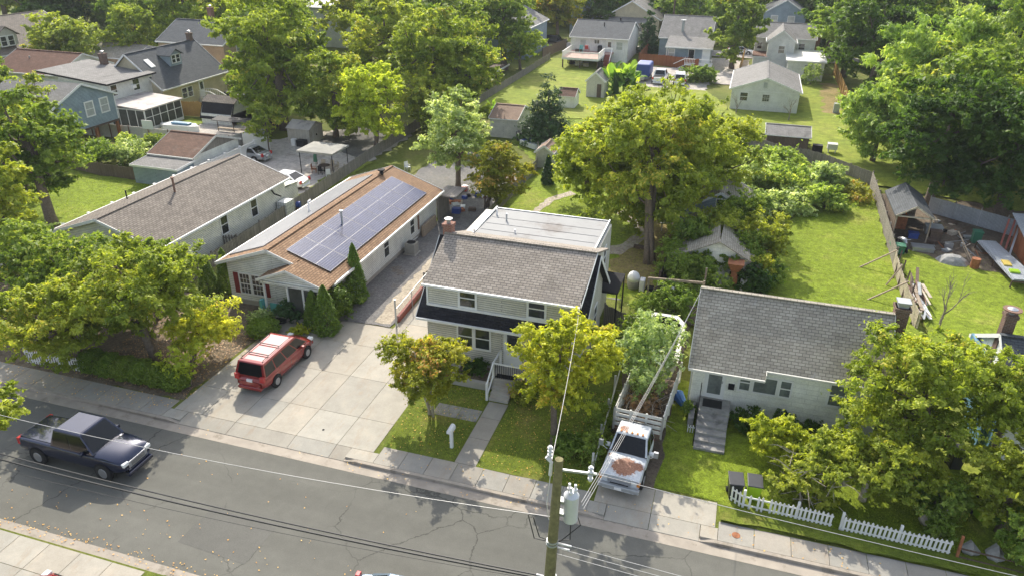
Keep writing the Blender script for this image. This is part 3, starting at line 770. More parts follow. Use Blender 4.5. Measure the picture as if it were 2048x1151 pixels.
    if plate: m = MB(); m.box(xr-.03, xr+.05, -.17, .17, zr_-.22, zr_-.07); part('license_plate', m, 'trim', T, local=True)
    for s, x in ((1, xf), (-1, xr)):
        m = MB(); m.box(x-.12, x+.12, -hw*.82, hw*.82, .28, .46); part('bumper', m, paint, T, local=True, bevel=.05)
# ================================================================== GROUND
g = MB(); RZ = -.13
ys = [(-120, 0), (15.72, 0), (15.72, RZ), (24.78, RZ), (24.78, 0), (900, 0)]
for (ya, za), (yb, zb) in zip(ys[:-1], ys[1:]):
    g.face((-700,ya,za),(700,ya,za),(700,yb,zb),(-700,yb,zb))
struct('ground', g, 'grass')
m = MB(); m.face((-300,16.2,RZ+.02),(300,16.2,RZ+.02),(300,23.34,RZ+.02),(-300,23.34,RZ+.02)); struct('road', m, 'asphalt')
m = MB()   # concrete gutter pans, slightly dished
m.face((-300,23.34,RZ+.026),(300,23.34,RZ+.026),(300,23.93,RZ+.012),(-300,23.93,RZ+.012))
m.face((-300,15.80,RZ+.012),(300,15.80,RZ+.012),(300,16.2,RZ+.026),(-300,16.2,RZ+.026)); struct('gutter', m, 'concrete_curb')
AP = [(-25.4,-14.9), (-3.7,1.5)]                     # dropped kerbs in front of the two drives
m = MB(); xs = [-300, -25.4, -14.9, -3.7, 1.5, 300]
for a, b in ((-300,-25.4), (-14.9,-3.7), (1.5,300)): m.box(a, b, 23.93, 24.10, RZ-.1, .012)
for x0, x1 in AP:
    for xa, xb, s in ((x0-.0, x0+.6, 1), (x1-.6, x1, -1)):
        za, zb = (.012, RZ+.03) if s == 1 else (RZ+.03, .012)
        m.face((xa,23.93,za),(xb,23.93,zb),(xb,24.10,zb+.01),(xa,24.10,za)); m.face((xa,23.93,RZ-.05),(xb,23.93,RZ-.05),(xb,23.93,zb),(xa,23.93,za))
m.box(-300, -27.4, 15.64, 15.80, RZ-.1, .012); m.box(-18.3, 300, 15.64, 15.80, RZ-.1, .012)
struct('kerb', m, 'concrete_curb')

def slabs(name, mat, rects, z, th=.1, gap=.022, seed=3):
    rr = random.Random(seed); V = []; F = []; Cc = []
    for x0, x1, y0, y1, *zz in rects:
        za, zb = zz if zz else (z, z)
        a, b, c, d = x0+gap/2, x1-gap/2, y0+gap/2, y1-gap/2; k = len(V)
        V += [(a,c,za),(b,c,za),(b,d,zb),(a,d,zb),(a,c,za-th),(b,c,za-th),(b,d,zb-th),(a,d,zb-th)]
        F += [(k,k+1,k+2,k+3),(k,k+4,k+5,k+1),(k+1,k+5,k+6,k+2),(k+2,k+6,k+7,k+3),(k+3,k+7,k+4,k)]
        t = rr.uniform(.86, 1.06); w = rr.uniform(-.03, .03); Cc += [(t+w, t, t-w, 1)]*8
    me = mesh_from(name, V, F); at = me.color_attributes.new("slab", 'FLOAT_COLOR', 'POINT')
    at.data.foreach_set("color", np.array(Cc, 'f').ravel()); me.materials.append(MATS[mat])
    o = bpy.data.objects.new(name, me); COL.objects.link(o); o['kind'] = 'structure'; return o
def grid(xs, ys_): return [(a, b, c, d) for a, b in zip(xs[:-1], xs[1:]) for c, d in zip(ys_[:-1], ys_[1:])]
# sidewalk on the far side of the road, with the two drives interrupting it
xs = [-25.9-1.42*k for k in range(32)][::-1]
r1 = grid(xs, [24.10, 25.50]); r2 = grid([-14.05+1.27*k for k in range(9)], [24.10, 25.34]); r3 = grid([1.62+1.45*k for k in range(30)], [24.10, 25.22])
slabs('sidewalk', 'slab_walk', r1+r2+r3, .016, th=.2)
ap = [(a, b, 23.93, 24.8, RZ+.03, .018) for a, b in ((-24.8,-22.0),(-22.0,-18.55),(-18.55,-16.3),(-16.3,-15.5))] + [(a, b, 23.93, 24.8, RZ+.03, .018) for a, b in ((-3.1,-1.2),(-1.2,.9))]
drv = grid([-25.7,-24.0,-22.0,-20.3,-18.55,-16.3,-14.35], [24.8, 27.06, 30.3, 33.4]) + grid([-25.7,-22.0], [33.4, 34.9]) + grid([-22.0,-18.55], [33.4, 35.8])+ grid([-18.55,-15.1], [33.4, 36.6, 41.0])
slabs('driveway', 'slab', ap+drv+grid([-3.7,-1.2,1.5], [24.8,26.35])+[(-25.9,-24.8,24.1,24.8,.018,.018),(-15.5,-14.05,24.1,24.8,.018,.018),(-3.9,-3.1,24.1,24.8,.018,.018),(.9,1.62,24.1,24.8,.018,.018)], .018, th=.16)
slabs('front_path', 'slab_walk', grid([-10.45,-9.38], [25.34,27.3,29.0,30.4]), .02)
slabs('front_path', 'concrete_old', grid([-12.9,-11.6,-10.5], [28.5,29.5]), .018)
slabs('near_sidewalk', 'slab', grid([-27.3+1.55*k for k in range(6)], [9.5,12.4,14.3,15.64]), .014)

patch('front_yard', R4(-60,-26.0,25.5,36), 'mulch', .2)
patch('front_yard', [(-26.0,25.6),(-25.75,25.6),(-25.75,33.2),(-28,35.3),(-33,35.5),(-33,28)], 'mulch', .25)
patch('front_lawn', [(-14.1,25.34),(-10.5,25.34),(-10.5,31.8),(-14.6,31.8),(-14.9,30.2),(-14.5,28)], 'grass_front', .05)
patch('front_lawn', [(-9.36,25.34),(-4.0,25.34),(-4.0,38.8),(-6.1,38.8),(-6.1,32),(-9.36,32)], 'grass_front', .05)
patch('side_lawn', [(-3.95,26.4),(1.5,26.4),(1.7,25.3),(13,25.3),(13,33.5),(-4,36)], 'grass_bright', .12)
patch('truck_drive', [(-3.8,26.3),(-1.3,26.3),(-1.2,33),(-1.0,42),(-4.2,42)], 'dirt', .2)
patch('lawn', [(-6.9,39),(-4.2,39),(-4,48),(-7,48)], 'grass', .2)
patch('gravel_patch', [(-7.1,44.0),(-4.0,44.0),(-3.9,47.0),(-7.0,47.5)], 'gravel', .25)
patch('back_lawn', [(-18.5,44),(-3.6,44),(-3.3,80),(-12,92),(-24,92),(-24,78),(-18.4,70)], 'grass_bright', .3)
patch('dry_lawn', [(-7.2,46.5),(-3.8,46.5),(-3.6,60),(-6.0,58),(-7.4,52.5)], 'grass_dry', .5, .6)
patch('garden_path', [(-8.4,50.9),(-7.0,51.2),(-6.1,53.5),(-5.2,56.5),(-6.0,58.8),(-8.4,61.0),(-8.9,59.6),(-7.1,57.6),(-6.5,55.6),(-7.3,53.2),(-8.6,52.2)], 'path_stone', .12, .5)
patch('garden_path', [(-15.9,57.5),(-15.3,57.5),(-14.7,61),(-13.2,63.2),(-13.9,63.9),(-15.4,61.4)], 'path_stone', .1, .5)
patch('gravel_drive', [(-22.9,35.6),(-18.8,35.8),(-18.8,68),(-24,73),(-29.5,73),(-29.5,60),(-22.7,55)], 'gravel', .15)
patch('gravel_drive_edge', [(-20.0,36.2),(-18.9,36.2),(-18.9,52.0),(-19.7,52.0),(-20.3,46),(-20.2,40)], 'gravel_tan', .15, .5)
patch('side_yard', [(-35,56),(-30.2,54),(-25,54),(-24.6,59.5),(-29.8,60.5),(-29.8,73),(-35,80)], 'grass', .2)
patch('yard_strip', [(-35.6,36),(-30.5,36),(-30.5,54),(-34.6,62),(-35.6,62)], 'grass', .2)
patch('parking_lot', [(-49.5,52.6),(-36.2,52.6),(-35.8,62),(-35.2,72),(-36,79),(-45,76),(-50,69)], 'lot', .4)
patch('lot_verge', [(-36.3,48),(-35.2,48),(-35.1,66),(-36.0,66),(-37.3,60),(-36.5,52)], 'grass_far', .25, .5)
patch('lot_shade', [(-45,71.5),(-36.5,66.5),(-36,78),(-44,80)], 'lot_shaded', .5)  # dark sheet that paints shade onto the back of the lot
patch('left_yard', [(-66,36),(-48.2,36),(-48.2,53.5),(-66,54)], 'grass_bright', .4)
patch('sunroom_yard', [(-63.6,70.4),(-61.2,70.6),(-61.4,74),(-64.2,75)], 'grass_bright', .15)
patch('concrete_pad', [(-61.2,68.8),(-51.5,68.8),(-51.5,72.4),(-56.5,76),(-61.2,72.8)], 'lot', .2)
patch('patio', [(-68.2,85.5),(-60.5,85.5),(-60.2,88.5),(-66.8,88.5)], 'lot', .2)
patch('back_garden', [(-68.4,77),(-54,77),(-52,100),(-72,100)], 'grass_bright', .4, z=.003)
patch('deck_lawn', [(-33.5,86),(-12.5,92),(-13.5,112),(-16.5,131),(-34.5,131)], 'grass_far', .5)
patch('trailer_lot', [(-15.8,112.4),(-5.0,112.4),(-5.0,129.5),(-16.4,128.8)], 'lot', .3)
patch('garage_lawn', [(-2.5,90.5),(14.0,90.5),(14.0,131),(8.5,131),(8.5,124),(-1.5,103)], 'grass_far', .4)
patch('bare_soil', [(10.4,104),(13.2,104),(13.5,124),(11.3,124)], 'grass_dry', .5)
patch('alley', R4(-6.5,.4,118,141), 'lot', .2)
patch('far_street', R4(-60,40,143,149.5), 'lot', 0)
patch('right_lawn', [(1.2,40.5),(12.3,40.5),(12.6,58),(12.8,74),(8,72),(5.8,63.5),(3.6,57),(2.0,50)], 'grass_bright', .3)
patch('rear_right_lawn', [(12.9,40),(40,40),(40,61),(12.9,64)], 'grass_bright', .3)
patch('bare_dirt', [(13.0,59.5),(15.6,57.6),(18.5,56.5),(21,55.5),(26,55),(26,72),(13.0,72)], 'dirt', .5, .7)
patch('rear_lawn', [(-13,92),(-2.3,90),(-1.7,103),(-4.9,112.3),(-13,112.3)], 'grass_far', .3)
patch('middle_lawn', [(8,76),(30,70),(30,92),(8,92)], 'grass_far', .5)
patch('verge', R4(1.62,40,25.22,26.2), 'grass_front', .1)
patch('near_lawn', [(-60,5),(-27.3,5),(-27.3,12),(-26.6,15.4),(-27.0,15.64),(-60,15.64)], 'grass_front', .05)
patch('near_lawn', [(-18.0,5),(0,5),(0,15.64),(-18.6,15.64),(-19.5,14.8),(-18.0,12)], 'grass_front', .05)
patch('ruin_ground', [(-3.4,42),(2.5,42),(4,60),(-3.4,62)], 'dirt', .4)

m = MB(); m.face((-19.5,17.4,RZ+.0245),(-16.2,17.2,RZ+.0245),(-16.1,19.3,RZ+.0245),(-19.4,19.5,RZ+.0245)); struct('road_patch', m, 'asphalt_patch')
m = MB(); m.face((-1.0,19.9,RZ+.0245),(6.4,19.7,RZ+.0245),(6.4,21.0,RZ+.0245),(-1.0,21.2,RZ+.0245)); struct('road_patch', m, 'asphalt_patch')
# ================================================================== HOUSES
# --- solar house
T = thing('house', 'long white single-storey house with solar panels on a tan shingle roof and red shutters', 'house', (-26.6,44,0))
H = gable(T, -31.2,-22.2, 35.45,53.4, 2.68,4.28, 'y', 'siding_white', 'sh_tan', oh=.55, rakeoh=.3, found=.35, cut=-30.55)
# front porch gable: the tan slope runs on over the porch and a small gable faces the road
pr = MB(); pr.slab([(-22.15,34.45,2.72),(-22.15,35.75,2.72),(-24.8,35.75,3.66),(-24.8,34.45,3.66)], .1); pr.slab([(-24.8,34.45,3.66),(-24.8,36.1,3.66),(-26.95,36.1,2.72),(-26.95,34.45,2.72)], .1)
part('porch_roof', pr, 'sh_tan', T)
m = MB(); m.face((-26.75,34.7,2.62),(-22.45,34.7,2.62),(-24.8,34.7,3.5)); m.box(-26.8,-22.4,34.6,34.8,2.42,2.62); m.face((-26.75,34.7,2.62),(-26.75,35.7,2.62),(-24.8,35.7,3.48),(-24.8,34.7,3.48)); part('porch_gable', m, 'siding_white', T)
m = MB(); m.bar((-26.97,34.44,2.68),(-24.8,34.44,3.56),.03,.16); m.bar((-24.8,34.44,3.56),(-22.15,34.44,2.64),.03,.16); part('fascia', m, 'trim', T)
for x in (-26.65,-25.0,-23.9,-22.6): m = MB(); m.box(x-.06,x+.06,34.66,34.78,.25,2.45); part('porch_post', m, 'trim', T)
m = MB(); m.box(-26.9,-22.5,34.5,35.75,0,.26); part('porch_floor', m, 'concrete', T)
m = MB(); m.box(-24.9,-22.65,34.70,34.74,.3,2.4); part('porch_screen', m, 'screen', T)
m = MB(); m.box(-26.4,-25.05,34.70,34.76,.3,1.05); m.box(-26.95,-26.75,34.4,34.7,.2,1.3); part('banner', m, 'teal', T)
for a, b in ((-29.15,-28.45),(-28.25,-27.5)): window(T,'S',35.75,a,b,.85,2.2,kind='grid')
for a, b in ((-29.62,-29.27),(-27.38,-27.03)): m = MB(); wbox(m,'S',35.75,a,b,.8,2.25,0,.04); part('shutter', m, 'shutter', T)
for a, b, c, d in ((38.95,39.75,.95,2.35),(43.4,44.15,.85,2.25),(47.9,48.6,.85,2.1)): window(T,'E',-22.75,a,b,c,d)
m = MB(); wbox(m,'E',-22.75,49.3,49.5,.75,1.9,0,.06); part('vent_panel', m, 'pipe_rust', T)
m = MB(); m.box(-22.7,-21.0,53.1,55.6,2.2,2.32); m.box(-22.7,-22.6,53.1,55.6,.1,2.2); part('rear_porch', m, 'boards_grey', T)
zr = lambda x, y=0: 4.28-(4.28-2.68)/4.5*abs(x+26.7)
M_ = Matrix.Translation((0,0,0))
sl = math.atan((4.28-2.68)/4.5)
for i in range(3):
    for j in range(7):
        x0 = -25.82+i*.99; x1 = x0+.98; y0 = 36.35+j*2.17; y1 = y0+2.14
        m = MB(); z0, z1 = zr(x0)+.10, zr(x1)+.10
        m.slab([(x0,y0,z0),(x1,y0,z1),(x1,y1,z1),(x0,y1,z0)], .04); F = part('solar_panel', m, 'panel_frame', T)
        m = MB(); e = .014; m.slab([(x0+e,y0+e,z0+.002-e*.35),(x1-e,y0+e,z1+.002+e*.35),(x1-e,y1-e,z1+.002+e*.35),(x0+e,y1-e,z0+.002-e*.35)], .01); part('cells', m, 'panel_grid', F)
m = MB(); m.box(-22.95,-22.9,36.4,51.5,zr(-22.9)-.02,zr(-22.9)+.08); m.box(-25.8,-22.9,36.31,36.34,2.95,3.0); part('panel_skirt', m, 'dark', T)
m = MB(); m.slab([(-30.2,36.4,zr(-30.2)+.08),(-27.5,36.4,zr(-27.5)+.08),(-27.5,51.5,zr(-27.5)+.08),(-30.2,51.5,zr(-30.2)+.08)], .08); part('solar_panel', m, 'panel_glare', T, label='solar panel array on the far slope, its glare painted grey')
pipe(T,-25.0,41.9,zr(-25.0)-.1,zr(-25)+1.0,.07,'galv',True)
pipe(T,-26.6,51.3,4.1,4.55,.16,'dark',True)
pipe(T,-28.6,43.6,3.4,4.4,.06,'white_plastic'); m = MB(); m.tube([(-28.6,43.6,4.38),(-28.6,43.9,4.4),(-28.6,43.9,4.2)],.06); part('vent_pipe', m, 'white_plastic', T)
m = MB(); m.tube([(-22.62,48.9,.3),(-22.62,46.4,.5),(-22.4,46.4,.3)],.03,6); part('conduit', m, 'trim', T)

# --- long beige-roofed house at left
T = thing('house', 'long cream house with a taupe shingle roof beside the white vinyl fence', 'house', (-40,45,0))
gable(T, -44.6,-35.35, 35.8,51.6, 2.95,4.5, 'y', 'siding_cream', 'sh_taupe', oh=.4, rakeoh=.25, found=.35)
for a in (42.75,46.5): window(T,'E',-35.75,a,a+.75,1.2,2.6)
pipe(T,-39.2,42.6,4.1,5.3,.08,'pipe_rust',True)
pipe(T,-43.2,42.0,3.2,4.1,.05,'dark')
m = MB(); m.tube([(-35.7,49.1,2.9),(-35.5,49.4,2.2),(-35.3,50.0,1.8)],.06); part('downspout', m, 'dark', T)
m = MB(); m.box(-38.6,-35.9,51.4,53.4,0.1,1.9); m.slab([(-38.8,51.3,2.2),(-35.8,51.3,2.2),(-35.8,53.5,1.95),(-38.8,53.5,1.95)],.08); part('rear_shed', m, 'siding_cream', T)

# --- main grey house
T = thing('house', 'grey sided house with black skirt roof, wide dormer and flat white rear roof', 'house', (-10.6,36,0))
x0, x1, yf, yb, rz, ry_ = -14.95,-6.35, 33.0, 39.3, 6.72, 36.1
m = MB(); s = (6.55-3.28)/(36.1-32.35)
m.face((x0,yf,.5),(x1,yf,.5),(x1,yf,3.7),(x0,yf,3.7)); m.face((x1,yb,.5),(x0,yb,.5),(x0,yb,3.7),(x1,yb,3.7))
m.face((x1,yf,.5),(x1,yb,.5),(x1,yb,3.9),(x1,36.1,6.5),(x1,yf,3.85)); m.face((x0,yb,.5),(x0,yf,.5),(x0,yf,3.85),(x0,36.1,6.5),(x0,yb,3.9))
part('wall', m, 'siding_grey', T)
m = MB(); m.box(x0+.03,x1-.03,yf+.03,yb,0,.52); part('foundation', m, 'concrete', T)
m = MB(); k = .12
m.slab([(-15.3,32.35,3.28),(-6.0,32.35,3.28),(-6.0,36.1,6.60),(-15.3,36.1,6.60)], k); m.slab([(-6.0,39.85,3.28),(-15.3,39.85,3.28),(-15.3,36.1,6.60),(-6.0,36.1,6.60)], k)
SK = part('skirt_roof', m, 'sh_charcoal', T)
m = MB(); m.box(-14.82,-6.52,32.98,36.0,3.6,5.2); m.face((-14.82,33.0,5.2),(-14.82,36.0,5.2),(-14.82,36.0,6.55)); m.face((-6.52,33.0,5.2),(-6.52,36.0,6.55),(-6.52,36.0,5.2)); part('dormer_wall', m, 'siding_grey', T)
m = MB(); m.slab([(-14.98,32.66,5.20),(-6.36,32.66,5.20),(-6.20,36.15,6.74),(-15.0,36.15,6.74)], .1); m.slab([(-6.20,39.9,5.4),(-15.0,39.9,5.4),(-15.0,36.15,6.74),(-6.20,36.15,6.74)], .1)
Rf = part('roof', m, 'sh_stone', T)
m = MB(); m.bar((-15.0,36.15,6.76),(-6.2,36.15,6.76),.26,.06); part('ridge_cap', m, 'sh_stone', Rf)
m = MB(); m.box(-15.0,-6.34,32.54,32.655,5.06,5.18); m.box(-14.9,-6.45,32.9,32.975,3.74,3.9); m.box(-15.3,-6.0,32.25,32.345,3.14,3.26)
for X in (-15.32,-5.98): m.bar((X,32.35,3.2),(X,36.1,6.5),.03,.18); m.bar((X,39.85,3.2),(X,36.1,6.5),.03,.18)
m.bar((-6.27,32.66,5.13),(-6.19,36.15,6.66),.03,.14)
for X in (-14.85,-6.5): m.box(X-.05,X+.05,32.93,32.975,3.9,5.1)
part('fascia', m, 'trim', T)
m = MB(); m.tube([(-6.62,32.6,5.1),(-6.62,32.88,4.9),(-6.62,32.88,3.9)],.045,8); part('downspout', m, 'trim', T)
for a in (-12.95,-9.1): window(T,'S',32.98,a,a+.85,4.02,5.0,fw=.12)
for a, b in ((-13.1,-12.3),(-12.1,-11.3)): window(T,'S',33.0,a,b,1.5,2.75,fw=.1)
window(T,'S',33.0,-8.6,-7.7,1.5,2.75,fw=.1)
window(T,'E',-6.35,34.6,35.4,3.9,5.1); window(T,'E',-6.35,34.2,35.0,1.6,2.8); window(T,'E',-6.35,37.0,37.8,1.6,2.8)
door(T,'S',33.0,-10.4,-9.5,.78,2.8)
m = MB(); m.box(x0,x1-.3,37.4,43.2,.0,5.6); part('addition', m, 'siding_grey', T, label='flat-roofed rear addition')
m = MB(); m.slab([(-14.25,37.2,5.78),(-6.85,37.2,5.78),(-6.85,43.4,5.66),(-14.25,43.4,5.66)], .14); FR = part('flat_roof', m, 'flatroof', T)
m = MB(); m.box(-6.86,-6.78,37.2,43.45,5.55,5.80); m.box(-14.33,-14.24,37.2,43.45,5.55,5.80); m.box(-14.3,-6.8,43.40,43.48,5.55,5.72); part('roof_edge', m, 'galv', FR)
for y in (38.5,39.6,40.7,41.8): 
    m = MB(); m.box(-14.1,-7.0,y-.01,y+.01,5.7,5.80-(y-37.2)*.019); part('seam', m, 'flatroof', FR)
window(T,'E',-6.65,38.3,39.1,3.6,4.8); window(T,'E',-6.65,40.8,41.6,3.6,4.8); window(T,'E',-6.65,39.2,40.0,1.2,2.4)
for x, y, h, mt in ((-13.9,42.2,.35,'white_plastic'),(-13.0,41.4,.45,'galv'),(-11.9,39.6,.22,'white_plastic'),(-14.0,38.2,.55,'white_plastic')): pipe(T,x,y,5.6,5.75+h,.055,mt)
chimney(T,-14.85,36.35,3.0,7.25,.52)
m = MB(); wbox(m,'E',-6.35,33.5,33.8,1.3,1.75,0,.14); part('electric_meter', m, 'galv', T)
m = MB(); m.box(-6.66,-5.4,39.4,42.2,2.7,2.82); m.box(-5.5,-5.42,39.4,39.5,0,2.7); m.box(-5.5,-5.42,42.1,42.2,0,2.7); part('side_canopy', m, 'dark', T)
# front stoop, steps and rail
m = MB(); m.box(-10.75,-8.4,31.5,32.98,0,.76); n = 4
for i in range(n): m.box(-10.5,-9.45,30.5+i*.27,31.6,0,.16*(i+1)-.003*i)
part('front_steps', m, 'concrete', T)
m = MB()
for x in (-10.6,): 
    for y, z0, h in ((30.5,.0,1.05),(31.55,.76,.95),(32.85,.76,.95)): m.box(x-.06,x+.06,y-.06,y+.06,z0,z0+h)
    m.bar((x,30.5,1.0),(x,31.55,1.66),.07,.1); m.bar((x,31.55,1.66),(x,32.9,1.68),.07,.1); m.bar((x,30.5,.25),(x,31.55,.9),.06); 
m.bar((-10.6,31.55,1.66),(-8.45,31.55,1.66),.06,.08); m.box(-8.5,-8.4,31.5,31.6,.76,1.7)
part('railing', m, 'trim', T)
m = MB()
for i in range(17): m.box(-10.5+i*.12,-10.475+i*.12,31.54,31.565,.78,1.62)
part('balusters', m, 'dark', T)
m = MB(); m.box(-13.1,-10.75,31.3,31.55,0,.42); m.box(-13.1,-12.85,31.5,33,0,.42); P_ = part('planter', m, 'concrete', T)
m = MB(); m.box(-12.85,-10.76,31.55,32.98,0,.34); part('soil', m, 'mulch', P_)
m = MB(); m.box(-10.5,-9.4,31.6,31.95,.77,.80); part('doormat', m, 'dark', T)

# --- white house at right of the truck
T = thing('house', 'small white block-clad house with a worn grey roof and a chimney at its right end', 'house', (4,36,0))
m = MB(); X0, X1 = -.4, 8.45
m.face((X0,33.2,0),(X1,33.2,0),(X1,33.2,3.0),(X0,33.2,3.0)); m.face((X1,33.2,0),(X1,39,0),(X1,39,3),(X1,36.1,5.4),(X1,33.2,3)); m.face((X0,39,0),(X0,33.2,0),(X0,33.2,3),(X0,36.1,5.4),(X0,39,3)); m.face((X1,39,0),(X0,39,0),(X0,39,3),(X1,39,3))
part('wall', m, 'siding_old', T)
m = MB(); sE = (5.55-2.80)/(36.1-32.55)
zz = lambda y: 5.55-sE*(36.1-y)
m.slab([(-.62,32.55,zz(32.55)),(3.05,32.55,zz(32.55)),(3.05,32.95,zz(32.95)),(8.72,32.95,zz(32.95)),(8.72,36.1,5.55),(-.62,36.1,5.55)], .1)
m.slab([(8.72,39.6,2.85),(-.62,39.6,2.85),(-.62,36.1,5.55),(8.72,36.1,5.55)], .1); Rf = part('roof', m, 'sh_worn', T)
m = MB(); m.bar((-.62,36.1,5.57),(8.72,36.1,5.57),.25,.05); part('ridge_cap', m, 'sh_worn', Rf)
m = MB(); a, b = zz(32.55), zz(32.95)
m.box(-.62,3.05,32.44,32.545,a-.13,a-.02); m.box(3.08,8.72,32.84,32.945,b-.13,b-.02); m.box(3.055,3.085,32.5,32.94,a-.12,b-.03)
for X in (-.635,8.735): m.bar((X,32.55,a-.06),(X,36.1,5.5),.03,.15)
part('fascia', m, 'trim_old', T)
door(T,'S',33.2,.3,1.2,.84,2.55,'white_plastic',2)
for o_ in T.children_recursive:
    if o_.name.startswith('pane') and o_.parent.name.startswith('door'): o_.data.materials[0] = MATS['glass_mid']
m = MB(); wbox(m,'S',33.2,1.42,1.72,1.55,1.85,0,.12); part('letter_box', m, 'dark', T)
for a, b in ((1.95,2.42),(2.62,3.68),(3.88,4.35)): window(T,'S',33.2,a,b,1.62,2.5,mats=('trim','glass_mid'),kind='sash' if b-a<1 else 'x',fw=.09)
window(T,'S',33.2,6.15,6.95,1.6,2.75,mats=('trim','glass_mid'),fw=.1)
window(T,'E',8.45,34.5,35.4,1.4,2.5); window(T,'W',-.4,35,35.9,1.4,2.5)
m = MB(); m.box(.1,1.65,31.9,33.19,0,.82)
for i in range(5): m.box(.15,1.6,29.75+i*.43,31.92,0,.82/6*(i+1)-.002*i)
part('front_steps', m, 'concrete_old', T)
m = MB(); m.box(.3,1.25,32.3,33.0,.82,.84); part('doormat', m, 'black_plastic', T)
m = MB(); m.tube([(.12,31.95,.8),(.12,31.95,1.75),(.12,32.9,1.8)],.025,6); m.tube([(.12,31.95,1.7),(.12,29.9,.95),(.12,29.9,.1)],.025,6); part('railing', m, 'dark', T)
m = MB(); m.box(8.72,9.35,36.1,36.75,0,5.9); m.box(8.66,9.41,36.04,36.81,5.75,5.9); C_ = part('chimney', m, 'brick_dark', T)
m = MB(); m.box(8.8,9.27,36.18,36.67,5.9,6.12); m.box(8.72,9.35,36.1,36.75,6.12,6.2); part('chimney_cap', m, 'galv', C_)
m = MB(); m.box(-.3,-.02,31.5,33.1,0,.5); part('flower_bed', m, 'concrete_old', T)
m = MB(); m.tube([(-.45,33.1,2.6),(-.45,33.1,.2)],.04,6); part('downspout', m, 'trim_old', T)

# --- house at the right edge behind the trees
T = thing('house', 'dark-roofed house at the right edge with pale blue tarpaulins on its left wall', 'house', (18,36,0))
gable(T, 13.6,24, 32.9,40.4, 2.9,5.0, 'x', 'siding_old', 'sh_slate', oh=.3, rakeoh=.15)
chimney(T, 13.95,37.2,3.0,5.9,.5,'brick_dark')
m = MB(); m.box(13.45,13.66,33.3,39.8,.3,3.3); m.box(13.0,13.44,36.6,37.9,2.9,3.5); m.box(13.2,13.4,34.0,36.4,.1,2.4); part('tarp', m, 'tarp_pale', T)
m = MB(); m.cyl(13.95,37.2,6.12,6.17,.42,.42,16); part('chimney_hood', m, 'pipe_rust', T)

# --- left background
T = thing('house', 'blue sided house block raised on red-brown timber stilts', 'house', (-70,60.5,0))
x0,x1,y0,y1 = -74,-65.1,56.4,64.8; m = MB()
m.face((x0,y0,2.35),(x1,y0,2.35),(x1,y0,5.1),(x0,y0,5.1)); m.face((x1,y0,2.35),(x1,y1,2.35),(x1,y1,5.1),(x1,60.6,6.75),(x1,y0,5.1)); m.face((x0,y1,2.35),(x1,y1,2.35),(x1,y0,2.35),(x0,y0,2.35)); m.face((x0,y1,2.35),(x0,y0,2.35),(x0,y0,5.1),(x0,60.6,6.75),(x0,y1,5.1)); m.face((x1,y1,2.35),(x0,y1,2.35),(x0,y1,5.1),(x1,y1,5.1))
part('wall', m, 'siding_blue', T)
m = MB(); m.slab([(-74.4,56.1,5.05),(-64.8,56.1,5.05),(-64.8,60.6,6.9),(-74.4,60.6,6.9)], .12); m.slab([(-64.8,65.1,5.05),(-74.4,65.1,5.05),(-74.4,60.6,6.9),(-64.8,60.6,6.9)], .12); part('roof', m, 'sh_light', T)
m = MB(); m.bar((-64.78,56.1,5.0),(-64.78,60.6,6.85),.03,.2); m.bar((-64.78,65.1,5.0),(-64.78,60.6,6.85),.03,.2); m.box(-74.4,-64.8,65.11,65.2,4.9,5.04); m.box(x1+.002,x1+.03,y1-.12,y1,2.35,5.0); part('fascia', m, 'trim', T)
for a in (60.75,62.75): window(T,'E',x1,a,a+.95,3.5,4.85,('trim','glass_blind'),fw=.13)
for x, y in ((-65.3,61.6),(-65.3,64.6),(-68.3,61.6),(-68.3,64.6),(-65.3,57)): m = MB(); m.box(x-.13,x+.13,y-.13,y+.13,0,2.35); part('stilt', m, 'rust', T)
m = MB(); m.box(-65.12,-65.04,56.4,64.8,2.15,2.36); part('floor_beam', m, 'wood_dark', T)

T = thing('house', 'white two-storey house with a low patchy grey roof and a glazed sunroom below', 'house', (-74,73,0))
m = MB(); m.face((-79,69.0,0),(-70.0,69.0,0),(-70,69.0,4.9),(-79,69,4.9)); m.face((-70,69,0),(-70,76.2,0),(-70,76.2,4.9),(-70,69,4.9)); m.face((-70,76.2,0),(-79,76.2,0),(-79,76.2,4.9),(-70,76.2,4.9)); part('wall', m, 'siding_white', T)
m = MB(); m.slab([(-79.6,68.6,5.9),(-69.6,68.6,4.95),(-69.6,76.5,4.95),(-79.6,76.5,5.9)], .15); part('roof', m, 'sh_light', T)
m = MB(); m.box(-69.6,-69.5,68.6,76.5,4.78,4.96); m.bar((-79.6,68.55,5.8),(-69.6,68.55,4.87),.04,.2); part('fascia', m, 'dark', T)
chimney(T,-76.5,75.8,4.8,6.9,.7,'brick_dark')
window(T,'E',-70,69.4,70.3,3.4,4.6); window(T,'E',-70,72.9,73.9,3.4,4.65,kind='sash')
m = MB(); wbox(m,'E',-70,72.5,73.1,3.7,4.1,0,.3); part('air_conditioner', m, 'trim', T)
S_ = MB(); S_.slab([(-70.0,68.0,2.95),(-64.6,68.0,2.55),(-64.6,74.6,2.55),(-70.0,74.6,2.95)], .12); part('sunroom_roof', S_, 'flatroof_old', T)
m = MB()
for i in range(5): x = -69.6+i*1.2; m.box(x-.04,x+.04,68.2,68.3,.3,2.5)
for i in range(6): y = 68.25+i*1.22; m.box(-64.9,-64.8,y-.04,y+.04,.3,2.5)
m.box(-69.7,-64.8,68.19,68.31,.25,.35); m.box(-64.91,-64.79,68.2,74.4,.25,.35); m.box(-69.7,-64.8,68.19,68.31,2.35,2.45); m.box(-64.91,-64.79,68.2,74.4,2.35,2.45); m.box(-64.91,-64.79,68.2,74.4,1.5,1.56)
part('sunroom_frame', m, 'trim', T)
